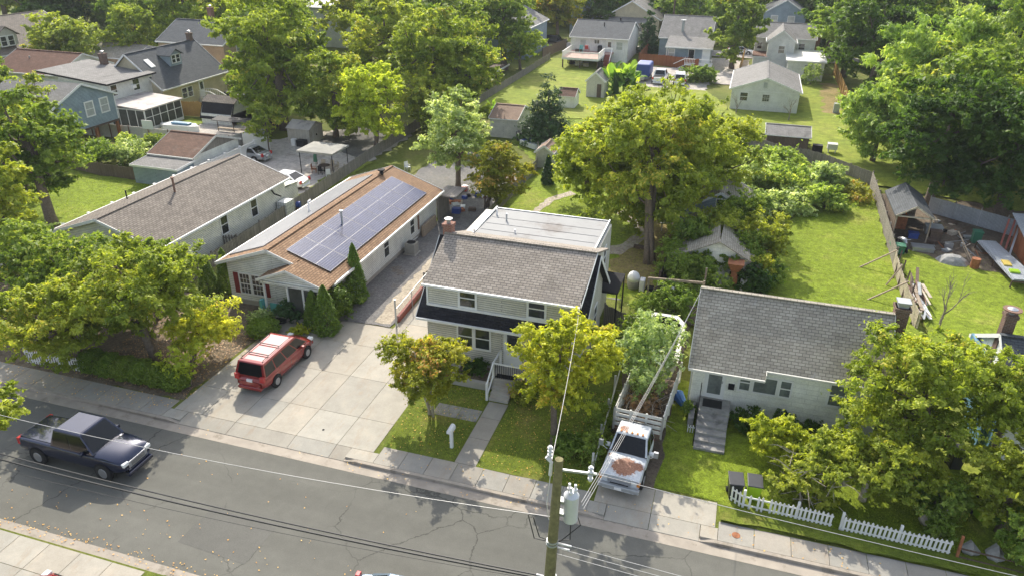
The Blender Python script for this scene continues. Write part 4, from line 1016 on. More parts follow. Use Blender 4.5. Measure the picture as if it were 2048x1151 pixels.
m = MB(); m.box(-69.6,-64.9,68.23,68.27,.3,2.4); m.box(-64.87,-64.83,68.25,74.4,.3,2.4); part('sunroom_glass', m, 'screen', T)
m = MB(); m.box(-70,-64.8,68.2,74.4,0,.28); part('sunroom_base', m, 'siding_white', T)

T = thing('house', 'cream cape house with a slate-grey roof, skylight and one small dormer', 'house', (-72,82,0))
gable(T, -77.8,-68.3, 75.6,88.6, 3.0,7.0, 'y', 'siding_yellow', 'sh_slate', oh=.3, rakeoh=.3)
m = MB(); m.box(-73.5,-70.4,80.3,82.4,4.9,6.3); m.face((-70.4,80.3,6.3),(-70.4,82.4,6.3),(-70.4,81.35,6.9)); part('dormer', m, 'siding_blue', T)
m = MB(); m.slab([(-70.1,80.05,6.25),(-70.1,81.35,7.0),(-74.5,81.35,7.0),(-74.5,80.05,6.25)][::-1], .08); m.slab([(-70.1,81.35,7.0),(-70.1,82.65,6.25),(-74.5,82.65,6.25),(-74.5,81.35,7.0)][::-1], .08); part('dormer_roof', m, 'sh_slate', T)
window(T,'E',-70.4,80.65,81.25,5.3,6.2); window(T,'E',-70.4,81.46,82.06,5.3,6.2)
m = MB(); zc = lambda x: 7-(x+73.05)*.842; m.slab([(-71.9,77.4,zc(-71.9)+.1),(-70.9,77.4,zc(-70.9)+.1),(-70.9,78.2,zc(-70.9)+.1),(-71.9,78.2,zc(-71.9)+.1)], .1); part('skylight', m, 'trim', T)
for a in (79.3,80.4): window(T,'E',-68.6,a,a+.85,1.2,2.4)
door(T,'E',-68.6,82.7,83.5,.7,2.7); window(T,'S',75.9,-76.6,-75.8,1.3,2.6); window(T,'S',75.9,-74.4,-73.7,3.6,4.8)
chimney(T,-73.2,88.0,6,7.9,.6,'brick_dark')
m = MB(); m.box(-68.5,-66.9,82.2,84.4,0,.65)
for i in range(4): m.box(-66.9+i*.3,-66.6+i*.3,82.4,83.6,0,.65-.15*(i+1))
part('rear_steps', m, 'trim_old', T)
m = MB()
for y in (82.3,83.7):
    m.bar((-68.5,y,1.6),(-66.8,y,1.6),.06); m.bar((-66.8,y,1.6),(-65.4,y,.95),.06)
    for i in range(10): x = -68.4+i*.33; h = .65 if x < -66.8 else .65-(x+66.8)*.45; m.box(x-.02,x+.02,y-.02,y+.02,h-.05,h+.92)
part('railing', m, 'trim', T)

T = thing('house', 'tan two-storey house with a dark grey gable roof and red brick chimney', 'house', (-78,99,0))
gable(T, -83.0,-71.4, 92.4,103.2, 5.7,8.2, 'x', 'siding_tan', 'sh_slate', oh=.3, rakeoh=.2)
chimney(T,-78.2,99.6,7.5,9.8,.7); pipe(T,-79.6,96.6,6,7.4,.1,'white_plastic')
for a in (-82.0,-79.5,-76.6): window(T,'S',92.7,a,a+1.0,3.7,5.0,('trim','glass_blind'))
for z in (1.0,3.8): window(T,'E',-71.6,95.6,96.6,z,z+1.3,('trim','glass_blind'))
m = MB(); m.box(-82.7,-71.6,92.6,92.69,2.8,2.95); m.box(-71.59,-71.52,92.7,103,2.8,2.95); part('belt_course', m, 'trim', T)
m = MB(); m.box(-72.6,-70.0,96.8,100.5,0,2.9); m.slab([(-72.6,96.5,4.1),(-69.6,96.5,3.2),(-69.6,100.8,3.2),(-72.6,100.8,4.1)],.12); part('side_wing', m, 'siding_white', T)

T = thing('house', 'low house with a red-brown shingle roof and white gable end', 'house', (-92,84,0))
gable(T, -99,-87.5, 78.3,88.4, 3.0,5.1, 'x', 'siding_white', 'sh_brown', oh=.3, rakeoh=.2)
window(T,'S',78.6,-97,-96,1.2,2.3); window(T,'E',-87.7,82.0,82.8,3.3,3.8)
pipe(T,-95,81.5,3.5,4.6,.08)
T = thing('house', 'grey-roofed house in the top left corner with a white-trimmed gabled dormer', 'house', (-110,92,0))
gable(T, -124,-107.0, 85.0,104, 3.0,7.4, 'y', 'siding_yellow', 'sh_taupe', oh=.4, rakeoh=.3)
m = MB(); m.box(-112,-108.1,88.0,91.6,4.0,5.6); m.face((-108.1,88.0,5.6),(-108.1,91.6,5.6),(-108.1,89.8,6.8)); part('dormer', m, 'siding_grey', T)
m = MB(); m.slab([(-107.8,87.6,5.5),(-107.8,89.8,6.9),(-114,89.8,6.9),(-114,87.6,5.5)][::-1], .1); m.slab([(-107.8,89.8,6.9),(-107.8,92.0,5.5),(-114,92.0,5.5),(-114,89.8,6.9)][::-1], .1); part('dormer_roof', m, 'sh_taupe', T)
window(T,'E',-108.1,88.7,89.6,4.1,5.4,fw=.15); window(T,'E',-108.1,90.0,90.9,4.1,5.4,fw=.15)
T = thing('house', 'low house showing only a dark weathered roof behind the round leafy tree', 'house', (-92,97,0))
gable(T, -97,-88, 92,101, 2.9,4.2, 'x', 'siding_tan', 'sh_worn', oh=.3)

T = thing('garage', 'white garage with a rusty brown shingle roof and weathered gable', 'garage', (-51,58,0))
gable(T, -53.2,-48.0, 55.3,62.6, 2.25,3.5, 'x', 'siding_old', 'sh_brown2', oh=.2, rakeoh=.25, trim='trim_old')
m = MB(); m.face((-48.24,55.5,2.3),(-48.24,62.4,2.3),(-48.24,58.95,3.36)); part('gable_boards', m, 'boards_grey', T)
T = thing('shed', 'low shed with a flat grey shingle roof leaning against the rusty-roofed garage', 'shed', (-50.5,54,0))
flat_block(T, -53.0,-48.1, 53.0,55.3, 0,1.75, 'siding_blue', 'sh_light', slope=.2)
T = thing('barn_shed', 'white gambrel shed with a brown upper and black lower roof slope', 'shed', (-59,75,0))
x0, x1, y0 = -61.3,-57.1, 73.3; y1 = 77.2; c = (y0+y1)/2
prof = [(y0,0),(y1,0),(y1,1.3),(y1-.75,2.5),(c,3.05),(y0+.75,2.5),(y0,1.3)]
m = MB(); m.face(*[(x1,y,z) for y, z in prof]); m.face(*[(x0,y,z) for y, z in reversed(prof)]); m.box(x0,x1,y0,y1,0,1.3); part('wall', m, 'siding_white', T)
m = MB(); e = .15
m.slab([(x0-e,y0-.12,.75),(x1+e,y0-.12,.75),(x1+e,y0+.75,2.55),(x0-e,y0+.75,2.55)], .06); part('lower_roof', m, 'sh_charcoal', T); m = MB(); m.slab([(x1+e,y1+.12,1.1),(x0-e,y1+.12,1.1),(x0-e,y1-.75,2.55),(x1+e,y1-.75,2.55)], .06); Lw = part('lower_roof', m, 'sh_charcoal', T)
m = MB(); m.slab([(x0-e,y0+.7,2.53),(x1+e,y0+.7,2.53),(x1+e,c,3.12),(x0-e,c,3.12)], .06); m.slab([(x1+e,y1-.7,2.53),(x0-e,y1-.7,2.53),(x0-e,c,3.12),(x1+e,c,3.12)], .06); part('upper_roof', m, 'sh_taupe', T)
T = thing('shed', 'small cream metal shed with a leaf-littered roof beside the gazebo', 'shed', (-45.5,70.5,0))
m = MB(); x0,x1,y0,y1 = -47.0,-44.3,69.3,72.1
m.face((x0,y0,0),(x1,y0,0),(x1,y0,1.75),(x0,y0,1.75)); m.face((x1,y0,0),(x1,y1,0),(x1,y1,1.75),(x1,(y0+y1)/2,2.3),(x1,y0,1.75)); m.face((x1,y1,0),(x0,y1,0),(x0,y1,1.75),(x1,y1,1.75)); m.face((x0,y1,0),(x0,y0,0),(x0,y0,1.75),(x0,(y0+y1)/2,2.3),(x0,y1,1.75)); part('wall', m, 'shed_beige', T)
m = MB(); e = .12; c = (y0+y1)/2; m.slab([(x0-e,y0-e,1.74),(x1+e,y0-e,1.74),(x1+e,c,2.38),(x0-e,c,2.38)],.05); m.slab([(x1+e,y1+e,1.74),(x0-e,y1+e,1.74),(x0-e,c,2.38),(x1+e,c,2.38)],.05); part('roof', m, 'flatroof_old', T)
m = MB(); wbox(m,'E',x1,70.1,71.3,.1,1.65,0,.03); D_ = part('door', m, 'shed_beige', T); m = MB(); wbox(m,'E',x1,70.62,70.68,.8,1.0,.03,.07); wbox(m,'E',x1,70.74,70.8,.8,1.0,.03,.07); part('handle', m, 'dark', D_)

# --- middle distance sheds
def shed(label, x0, x1, y0, y1, z, zr, axis, wall, roof, oh=.15, dr=None, cat='shed'):
    T = thing('shed', label, cat, ((x0+x1)/2,(y0+y1)/2,0))
    gable(T, x0-oh,x1+oh, y0-oh,y1+oh, z, zr, axis, wall, roof, oh=oh, gutter=False, th=.07)
    if dr: 
        m = MB(); wbox(m, dr[0], dr[1], dr[2], dr[3], .1, z*.85, 0, .03); part('door', m, dr[4], T)
    return T
shed('beige sided shed with a hip-like pink-tan roof by the dark conifer', -26.9,-23.7,79.2,84.6,2.2,3.2,'x','siding_grey','sh_beige')
shed('tall narrow grey sided garden shed at the left of the banana plant', -20.8,-18.3,102.8,106,2.25,3.5,'y','siding_grey','sh_light',dr=('S',102.8,-19.3,-18.7,'wood_dark'))
shed('small white shed with a brown roof standing on the lawn behind the dark conifer', -22.9,-20.8,95.5,98.2,1.6,2.4,'x','batten_white','sh_brown2',dr=('S',95.5,-22.1,-21.4,'white_plastic'))
shed('tiny pale shed with a pink-tan roof between the orange tree and the great tree', -18.9,-17.2,69.9,72.4,1.6,2.3,'y','siding_grey','sh_beige')
shed('grey-roofed shed half hidden by the left edge of the great tree', -16.9,-14.9,72.4,75.4,1.5,2.2,'x','siding_white','sh_light')
shed('low dark timber shed with a long grey roof in front of the white garage', 3.2,7.5,83.5,88.0,1.9,2.5,'x','boards_brown','sh_light',.2)

# --- house with deck
T = thing('house', 'white batten-clad house with a slate roof and a raised white-railed deck', 'house', (-25,136,0))
gable(T, -29.8,-19.5, 130.2,143.2, 4.0,6.1, 'x', 'batten_white', 'sh_slate', oh=.4, rakeoh=.2)
window(T,'S',130.6,-27.9,-26.9,2.4,3.5,('trim','glass_blind')); window(T,'S',130.6,-25.4,-24.6,3.0,3.6,kind='slider'); window(T,'S',130.6,-21.6,-20.6,2.2,3.4,('trim','glass_blind'))
door(T,'S',130.6,-23.2,-22.4,1.6,3.5); pipe(T,-24.6,134.5,4.8,6.0,.1,'dark'); pipe(T,-22.2,136.9,6,6.5,.12,'dark',True)
m = MB(); m.box(-29.2,-23.2,123.0,130.58,1.55,1.75); m.box(-23.2,-22.0,128.4,130.58,1.55,1.75); part('deck_floor', m, 'deck_pink', T)
m = MB()
for x, y in ((-29.1,123.1),(-26.2,123.1),(-23.3,123.1),(-29.1,127),(-23.3,127)): m.box(x-.09,x+.09,y-.09,y+.09,0,1.55)
part('deck_post', m, 'wood_dark', T)
m = MB(); m.box(-29.25,-23.15,122.9,122.99,1.4,1.72); m.box(-29.29,-29.2,123,130.5,1.4,1.72); m.box(-23.2,-23.11,123,128.3,1.4,1.72)
for z in (2.6,): m.box(-29.25,-23.15,122.95,123.07,z,z+.09); m.box(-29.25,-29.15,123,130.5,z,z+.09); m.box(-23.25,-23.15,123,128.4,z,z+.09); m.box(-23.2,-21.9,128.3,128.4,z,z+.09)
for i in range(30): x = -29.2+i*.2; m.box(x-.03,x+.03,122.98,123.04,1.75,2.6)
for i in range(34): y = 123+i*.2; m.box(-29.22,-29.17,y-.03,y+.03,1.75,2.6)
for i in range(26): y = 123+i*.2; m.box(-23.22,-23.17,y-.03,y+.03,1.75,2.6)
part('deck_railing', m, 'trim', T)
m = MB()
for i in range(8): m.box(-23.1,-22.0,126.3+i*.26,128.4,.2*i,.2*(i+1))
part('deck_steps', m, 'wood_red', T)
m = MB(); m.bar((-21.9,126.2,1.0),(-21.9,128.4,2.65),.1); m.bar((-23.1,126.2,1.0),(-23.1,128.4,2.65),.1); m.box(-21.95,-21.85,126.2,126.3,0,1); part('stair_rail', m, 'trim', T)

T = thing('house', 'blue-grey house with a broad pale grey roof, metal flue and white rear steps', 'house', (-10,142,0))
gable(T, -15.2,-6.2, 135.5,149, 3.9,6.9, 'x', 'siding_blue', 'sh_light', oh=.3, rakeoh=.2)
m = MB(); m.box(-13.1,-5.9,131.2,135.9,0,3.0); part('rear_wing', m, 'siding_blue', T)
m = MB(); m.slab([(-13.4,130.6,3.2),(-5.6,130.6,3.2),(-5.6,136.2,4.2),(-13.4,136.2,4.2)],.14); part('rear_roof', m, 'sh_light', T)
m = MB(); m.box(-13.4,-5.6,130.5,130.59,3.0,3.2); m.box(-13.2,-13.05,131.1,131.2,0,3); m.box(-7.3,-6.0,131.05,131.2,0,3.0); part('trim_boards', m, 'trim', T)
window(T,'S',131.2,-12.8,-11.9,1.6,2.7,('trim','glass_blind')); door(T,'S',131.2,-9.5,-8.6,.9,2.8,'dark',False)
pipe(T,-11.4,137.6,4.4,6.6,.25,'galv',True)
m = MB(); m.box(-9.8,-5.4,128.6,131.1,.7,.85)
for i in range(5): m.box(-10.9+i*.25,-9.8,129,130,.0,.14*(i+1))
part('rear_steps', m, 'trim', T)
m = MB()
for z in (1.0,1.7): m.box(-9.8,-5.4,128.55,128.65,z,z+.08)
m.bar((-9.8,128.6,1.75),(-11.6,128.6,.8),.1); m.bar((-9.8,130.1,1.75),(-11.6,130.1,.8),.1)
for i in range(18): x = -9.8+i*.25; m.box(x-.03,x+.03,128.57,128.63,.85,1.7)
part('railing', m, 'trim', T)

T = thing('house', 'white cross-gabled house with a red brick chimney and a flat white side roof', 'house', (6,135,0))
gable(T, .7,10.6, 136.3,145.5, 4.7,6.6, 'x', 'siding_white', 'sh_light', oh=.3, rakeoh=.2)
gable(T, 2.6,7.3, 131.3,141, 4.7,6.5, 'y', 'siding_white', 'sh_light', oh=.3, rakeoh=.2, wname='rear_gable_wall', rname='rear_gable_roof')
window(T,'S',131.5,4.6,5.5,3.0,4.1); window(T,'S',136.6,7.9,8.8,2.9,3.9); window(T,'S',136.6,1.3,2.0,2.8,3.8)
flat_block(T, 6.1,11.4, 125.2,136.4, 0,2.9, 'siding_white','flat_white', oh=.3, wname='side_wing', rname='flat_roof')
window(T,'S',125.2,8.6,9.7,1.1,2.4); window(T,'S',125.2,10.2,10.9,1.2,2.3)
flat_block(T, .9,2.9, 130.8,136.4, 0,2.3, 'siding_white','sh_brown', oh=.2, wname='porch_wall', rname='porch_roof')
chimney(T, 10.95,141,0,7.9,.85); 
T = thing('garage', 'big white garage with a stained grey gable roof facing the yellow lawn', 'garage', (3,108,0))
gable(T, -1.6,7.3, 102.0,115.5, 2.75,4.35, 'y', 'siding_white', 'sh_light', oh=.25, rakeoh=.15)
window(T,'S',102.15,-.2,.7,1.3,2.3); window(T,'S',102.15,2.6,3.4,1.4,2.2,('trim_old','glass_dark'),kind='grid')
m = MB(); wbox(m,'S',102.15,2.5,2.95,3.1,3.75,0,.05); part('gable_vent', m, 'galv', T)
m = MB(); wbox(m,'S',102.15,-1.3,7.0,2.52,2.6,0,.04); part('trim_board', m, 'trim', T)

# --- houses at the top of the picture
T = thing('house', 'cream cottage with a hipped grey roof and a white-railed front porch beyond the far street', 'house', (-23,163,0))
gable(T, -29.5,-17.5, 157.5,171, 4.0,7.4, 'y', 'siding_yellow', 'sh_light', oh=.4)
m = MB(); m.box(-27.3,-20.0,154.6,157.8,0,1.0); part('porch_floor', m, 'concrete', T)
m = MB(); 
for x in (-27.1,-23.6,-20.2): m.box(x-.12,x+.12,154.7,154.9,1,3.6)
m.box(-27.3,-20,154.65,154.8,1.8,1.92); 
for i in range(28): x = -27.2+i*.26; m.box(x-.03,x+.03,154.7,154.76,1,1.8)
m.bar((-23,154.6,1.9),(-23,151.6,.9),.12)
part('porch_railing', m, 'trim', T)
m = MB(); m.slab([(-27.8,154.2,3.7),(-19.6,154.2,3.7),(-19.6,158,4.3),(-27.8,158,4.3)],.14); part('porch_roof', m, 'sh_light', T)
for a in (-26.3,-24.9,-22.3): window(T,'S',157.9,a,a+.9,1.7,3.2)
T = thing('house', 'blue two-storey house with a dark porch roof at the top beside the street trees', 'house', (6,160,0))
gable(T, 1.6,9.6, 154.6,166, 6.6,9, 'y', 'siding_blue', 'sh_slate', oh=.3)
for a in (3.2,6.2): window(T,'S',154.9,a,a+1.1,4.5,6.1,('trim','glass_blind'))
flat_block(T, 2.0,9.2, 151.2,154.8, 0,3.0, 'siding_grey','sh_slate', oh=.3, slope=.6, wname='porch_wall', rname='porch_roof')
window(T,'S',151.2,3.0,4.2,1.2,2.6); window(T,'S',151.2,6.5,7.6,.4,2.6)
T = thing('house', 'pale roof showing between the treetops at the top left of centre', 'house', (-74,135,0))
gable(T, -80,-68, 128,142, 7.0,8.8, 'x', 'siding_white', 'flat_white', oh=.3)
window(T,'S',128.3,-76,-74.8,4.6,6)
T = thing('house', 'pale blue house glimpsed through the trees left of the deck lawn', 'house', (-42,135,0))
gable(T, -47,-36.5, 128,142, 5.2,7.6, 'y', 'siding_blue', 'sh_light', oh=.3)
window(T,'S',128.4,-41,-40,3.2,4.6)
T = thing('house', 'narrow pale blue house end above the slate-roofed deck house', 'house', (-34,165,0))
gable(T, -37,-31.5, 160,170, 6.6,8.4, 'y', 'siding_blue', 'flat_white', oh=.3)
T = thing('house', 'grey-roofed house peeping out at the top right of the street trees', 'house', (-12,172,0))
gable(T, -16,-6, 168,180, 4.6,7.6, 'x', 'siding_white', 'sh_light', oh=.3)
# ================================================================== VEHICLES
T = thing('minivan', 'red minivan with black roof bars parked on the wide concrete drive', 'minivan', (-22.72,29.75,.02), R(90))
car(T, 'paint_red', [(-2.55,.74,.42,.72,.76),(-2.48,.93,.30,.95,1.0),(-1.6,.985,.22,.98,1.04),(0,.99,.20,.97,1.03),(1.1,.985,.20,.95,1.02),(1.75,.96,.22,.86,1.0),(2.3,.86,.28,.74,.86),(2.52,.62,.36,.62,.66)],
    (-2.46,1.75,.93,.97), (-2.24,.80,.76,1.74), (-1.55,1.5), .34, .985, (.72,.95), 3, True)
T = thing('pickup_truck', 'dark navy pickup truck driving along the road past the maple', 'pickup truck', (-26.9,20.45,RZ+.02), 0)
car(T, 'paint_navy', [(-2.92,.9,.50,1.10,1.12),(-2.85,.98,.42,1.16,1.17),(-1.0,1.0,.38,1.16,1.17),(.5,1.0,.38,1.12,1.16),(1.7,1.0,.38,1.10,1.2),(2.5,.97,.40,1.04,1.14),(2.85,.88,.45,.95,1.0),(2.95,.70,.5,.8,.85)],
    (-.95,1.45,.93,1.14), (-.72,.75,.74,1.86), (-1.85,1.85), .40, 1.0, (.85,.98), 1)
m = MB(); m.box(-2.82,-1.0,-.82,.82,1.15,1.185); part('bed_cover', m, 'paint_navy', T, local=True, bevel=.01)
m = MB(); m.box(2.86,2.955,-.55,.55,.60,.88)
for k in range(5): m.box(2.95,2.97,-.5,.5,.62+k*.05,.645+k*.05)
part('chrome_grille', m, 'steel', T, local=True)

T.scale = (1.0,1.02,1.1)
T = thing('stake_truck', 'old white stake truck with a rusty bonnet and a bed full of brush', 'truck', (-2.58,28.0,.02), R(-94))
car(T, 'paint_rusty', [(-.75,.86,.5,1.02,1.04),(-.65,.92,.42,1.06,1.08),(.3,.93,.40,1.05,1.08),(1.0,.93,.40,1.04,1.10),(1.9,.92,.42,1.02,1.07),(2.35,.91,.45,.98,1.03),(2.48,.90,.48,.94,.97)],
    (-.7,.98,.88,1.06), (-.55,.40,.72,1.74), (1.6,), .38, .93, (.80,.8), 1, plate=False)
m = MB(); m.box(2.44,2.53,-.52,.52,.66,.88)
for k in range(4): m.box(2.53,2.545,-.5,.5,.69+k*.048,.705+k*.048)
part('chrome_grille', m, 'steel', T, local=True)
for s in (-1, 1): m = MB(); m.box(2.36,2.52,s*.78,s*.915,.70,.86); part('indicator', m, 'amber', T, local=True)
m = MB(); m.box(2.5,2.68,-.93,.93,.40,.60); part('chrome_bumper', m, 'galv', T, local=True, bevel=.03)
m = MB(); m.box(2.68,2.70,-.16,.16,.42,.55); part('license_plate', m, 'trim', T, local=True)
for k in range(5): m = MB(); m.box(.22,.34,-.55+k*.25,-.47+k*.25,1.77,1.84); part('cab_lamp', m, 'amber', T, local=True)
m = MB(); m.box(-6.0,-.85,-.16-.95,1.12,.78,.95); part('bed_floor', m, 'wood_dark', T, local=True)
for x in (-4.2,-3.4): 
    for s in (-1, 1): wheel(T, x, s*.72, .38, s, .25)
for nm, fx, fy in (('front_rack', (-.9,-.9), (-1.14,1.14)), ('side_rack', (-6.0,-.9), (1.14,1.14)), ('side_rack', (-6.0,-.9), (-1.14,-1.14))):
    m = MB()
    for z in (1.15,1.42,1.69,1.96): m.box(fx[0]-.02, fx[1]+.02, fy[0]-.02, fy[1]+.02, z, z+.16)
    n = 4 if nm == 'front_rack' else 6
    for k in range(n): 
        x = fx[0]+(fx[1]-fx[0])*k/(n-1); y = fy[0]+(fy[1]-fy[0])*k/(n-1); m.box(x-.045,x+.045,y-.045,y+.045,.9,2.17)
    part(nm, m, 'trim_old', T, local=True)
for s in (-1, 1): m = MB(); m.tube([(1.0,s*.95,1.15),(1.0,s*1.25,1.35)],.015,6); m.box(.95,1.05,s*1.16,s*1.36,1.3,1.6); part('wing_mirror', m, 'steel', T, local=True)

def sedan(label, loc, rot, paint, roofdark=False, nm='parked_car'):
    T = thing(nm, label, 'car', loc, rot)
    car(T, paint, [(-2.35,.68,.42,.78,.80),(-2.25,.84,.32,.90,.94),(-1.5,.92,.24,.93,1.02),(0,.92,.20,.90,.96),(1.1,.91,.20,.86,.96),(1.8,.87,.24,.76,.86),(2.25,.72,.32,.64,.70),(2.36,.55,.4,.56,.58)],
        (-1.75,1.25,.86,.92), (-.95,.35,.62,1.40), (-1.4,1.42), .33, .92, (.64,.82), 1)
    return T
sedan('white sedan nearest the cream house, parked behind its rear wall', (-39.5,56.75,.02), R(178), 'paint_white')
sedan('silver-white sedan parked farther back beside the vinyl fence end', (-47.6,62.9,.02), R(176), 'paint_grey')
sedan('silver-blue car on the near side of the road at the bottom edge', (-8.9,16.9,RZ), R(4), 'paint_silverblue')
sedan('dark red car at the bottom left corner on the near driveway', (-21.95,11.75,.02), R(88), 'paint_red')
sedan('white car on the far street beside the white cross-gabled house', (-1.4,147.6,.0), 0, 'paint_white')
sedan('white car on the far street to the right of the brick chimney', (10.5,147.4,.0), 0, 'paint_white')
def suv(label, loc, rot, paint, cat='car', nm='parked_suv'):
    T = thing(nm, label, cat, loc, rot)
    car(T, paint, [(-2.3,.8,.45,.95,.97),(-2.25,.92,.36,1.02,1.05),(0,.95,.3,1.02,1.05),(1.1,.94,.3,1.0,1.06),(2.1,.9,.34,.93,1.02),(2.3,.8,.42,.8,.84)],
        (-2.2,1.2,.9,1.03), (-2.0,.55,.72,1.75), (-1.4,1.4), .37, .95, (.8,.95), 2); return T
suv('black off-roader parked on the far street left of the deck house', (-36.4,146.6,0), 0, 'paint_black')
suv('white van with a flat roof on the trailer lot beside the white pickup', (-9.3,116.6,.02), R(95), 'paint_white', 'van', 'van')
T = thing('pickup_truck', 'white pickup truck seen from behind on the trailer lot', 'pickup truck', (-12.3,117.0,.02), R(90))
car(T, 'paint_white', [(-2.75,.9,.50,1.10,1.12),(-2.7,.98,.42,1.16,1.17),(.5,1.0,.38,1.12,1.16),(1.7,1.0,.38,1.10,1.2),(2.6,.95,.40,1.04,1.1),(2.75,.85,.5,.9,.95)], (-.8,1.45,.93,1.14), (-.55,.75,.74,1.86), (-1.75,1.85), .40, 1.0, (.85,.98), 1)
m = MB(); m.box(-2.6,-.9,-.8,.8,1.14,1.19); part('bed', m, 'dark', T, local=True)
T = thing('trailer', 'blue covered trailer beside the white pickup, with its hitch gear in front', 'trailer', (-15.0,118.5,0))
m = MB(); m.box(-16.1,-13.9,116.8,120.6,.6,2.5); part('cover', m, 'blue', T, bevel=.25)
m = MB(); m.box(-16.0,-14.0,115.9,120.5,.45,.6); m.bar((-15,116,.5),(-15,114.6,.5),.12); m.box(-15.5,-14.5,114.9,115.7,.5,1.0); part('chassis', m, 'steel', T)
for s in (-16.1,-13.95): m = MB(); m.tube([(s,118.8,.35),(s+.12,118.8,.35)],.35,12); part('wheel', m, 'rubber', T)
T = thing('trailer', 'white open trailer hull behind the brush-filled truck bed', 'trailer', (-2.5,37,0))
def rim(x0,x1,y0,y1,z,k=.9): 
    return [(x0,y0,z),(x1,y0,z),(x1,y1-k,z),(x1-k*.6,y1,z),(x0+k*.6,y1,z),(x0,y1-k,z)]
m = MB(); a = rim(-3.75,-1.25,34.9,40.2,1.5); b = rim(-3.45,-1.55,34.9,39.9,.35); c = rim(-3.5,-1.5,35.15,39.9,1.5,.8)
for i in range(6):
    j = (i+1) % 6; m.face(b[i], b[j], a[j], a[i]); m.face(a[i], a[j], c[j], c[i])
part('hull', m, 'trim_old', T)
m = MB(); d = rim(-3.3,-1.7,35.2,39.7,.6,.7)
for i in range(6): j = (i+1) % 6; m.face(c[i], c[j], d[j], d[i])
m.face(*d); part('interior', m, 'dark', T)
m = MB(); m.box(-3.45,-1.55,37.6,37.9,1.1,1.25); part('bench', m, 'trim_old', T)

# ================================================================== STREET THINGS
T = thing('mailbox', 'white plastic mailbox on a white post in the front lawn', 'mailbox', (-10.95,26.3,0))
m = MB(); m.box(-11.02,-10.88,26.23,26.37,0,1.0); part('post', m, 'white_plastic', T)
m = MB(); pr = [(-.13,0),(.13,0),(.13,.14),(.09,.22),(0,.26),(-.09,.22),(-.13,.14)]
m.v = [(-10.95+a, 26.02, 1.0+b) for a, b in pr]+[(-10.95+a, 26.55, 1.0+b) for a, b in pr]
for i in range(7): j = (i+1) % 7; m.f.append((i, j, 7+j, 7+i))
m.f += [tuple(range(7))[::-1], tuple(7+i for i in range(7))]; part('box', m, 'white_plastic', T)
m = MB(); m.box(-10.99,-10.91,25.99,26.02,1.03,1.2); part('lid', m, 'white_plastic', T)
def bin_(label, x, y, rot, body, lid, h=1.05):
    T = thing('wheelie_bin', label, 'bin', (x,y,0), rot)
    m = MB(); a = [(-.24,-.27),(.24,-.27),(.24,.27),(-.24,.27)]; b = [(-.3,-.36),(.3,-.36),(.3,.36),(-.3,.36)]
    m.v = [(p,q,.04) for p,q in a]+[(p,q,h-.1) for p,q in b]; m.f = [(3,2,1,0),(4,5,6,7)]+[(i,(i+1)%4,4+(i+1)%4,4+i) for i in range(4)]; part('bin_body', m, body, T, local=True, bevel=.03)
    m = MB(); m.slab([(-.33,-.40,h-.06),(.33,-.40,h-.06),(.33,.40,h+.02),(-.33,.40,h+.02)],.05); part('lid', m, lid, T, local=True, bevel=.02)
    m = MB(); m.tube([(-.25,.46,h-.08),(.25,.46,h-.08)],.02,6); part('handle', m, lid, T, local=True)
    for s in (-.3,.24): m = MB(); m.tube([(s,.3,.13),(s+.06,.3,.13)],.13,10); part('wheel', m, 'rubber', T, local=True)
    return T
bin_('black wheeled bin at the left end of the white picket fence', 2.15,27.0,R(8),'bin_black','bin_black')
bin_('lime green wheeled bin with a black lid beside the black bin', 2.95,27.2,R(4),'lime_plastic','bin_black',.98)
bin_('lime green wheeled bin standing under the trees at the lower right', 12.35,28.9,R(25),'lime_plastic','bin_black')
bin_('black wheeled bin beside the house wall under the right front tree', 11.9,32.2,R(10),'bin_black','bin_black')
m = MB(); m.cyl(2.35,24.62,.014,.028,.17,n=20); solo('water_cover', m, 'rust', 'round rusty iron cover set in the sidewalk', 'manhole cover')
m = MB(); m.box(-6.3,-5.5,34.2,35.0,.0,.35); solo('hatch', m, 'galv', 'grey square cellar hatch in the grass beside the gold-leaved tree', 'hatch')
m = MB(); m.cyl(-17.5,25.6,.02,.03,.06,n=10); solo('shutoff_cap', m, 'dark', 'small dark metal cap set in the concrete drive near the kerb', 'drain cap')

T = thing('utility_pole', 'greenish weathered wooden utility pole carrying a grey transformer', 'utility pole', (-3.42,15.35,0))
px, py = -3.42, 15.35
m = MB(); m.tube([(px-.05,py,-.2),(px,py,5.3),(px+.12,py,9.95)],[.19,.17,.115],14); part('shaft', m, 'pole_wood', T)
m = MB(); m.cyl(px+.46,py+.28,7.65,8.55,.215,n=20); m.cyl(px+.46,py+.28,8.55,8.68,.22,.10,20); Tr = part('transformer', m, 'transformer', T, smooth=False)
m = MB(); 
for dx, dy in ((-.08,.05),(.09,.05),(0,-.1)): m.cyl(px+.46+dx,py+.28+dy,8.6,8.9,.04,n=8); m.cyl(px+.46+dx,py+.28+dy,8.68,8.75,.065,n=8)
part('bushing', m, 'porcelain', Tr)
m = MB(); m.box(px+.05,px+.3,py+.1,py+.3,7.85,7.95); m.box(px+.05,px+.3,py+.1,py+.3,8.3,8.4); part('bracket', m, 'galv', T)
m = MB(); m.bar((px+.1,py,9.6),(px+1.15,py+.1,9.62),.06); part('side_arm', m, 'galv', T)
for n_, x, z in (('insulator', px+.98, 9.35), ('insulator', px-.16, 9.75)):
    m = MB(); m.cyl(x,py+.1,z,z+.5,.045,n=10)
    for k in range(4): m.cyl(x,py+.1,z+.06+k*.12,z+.10+k*.12,.075,n=10)
    part(n_, m, 'porcelain', T)
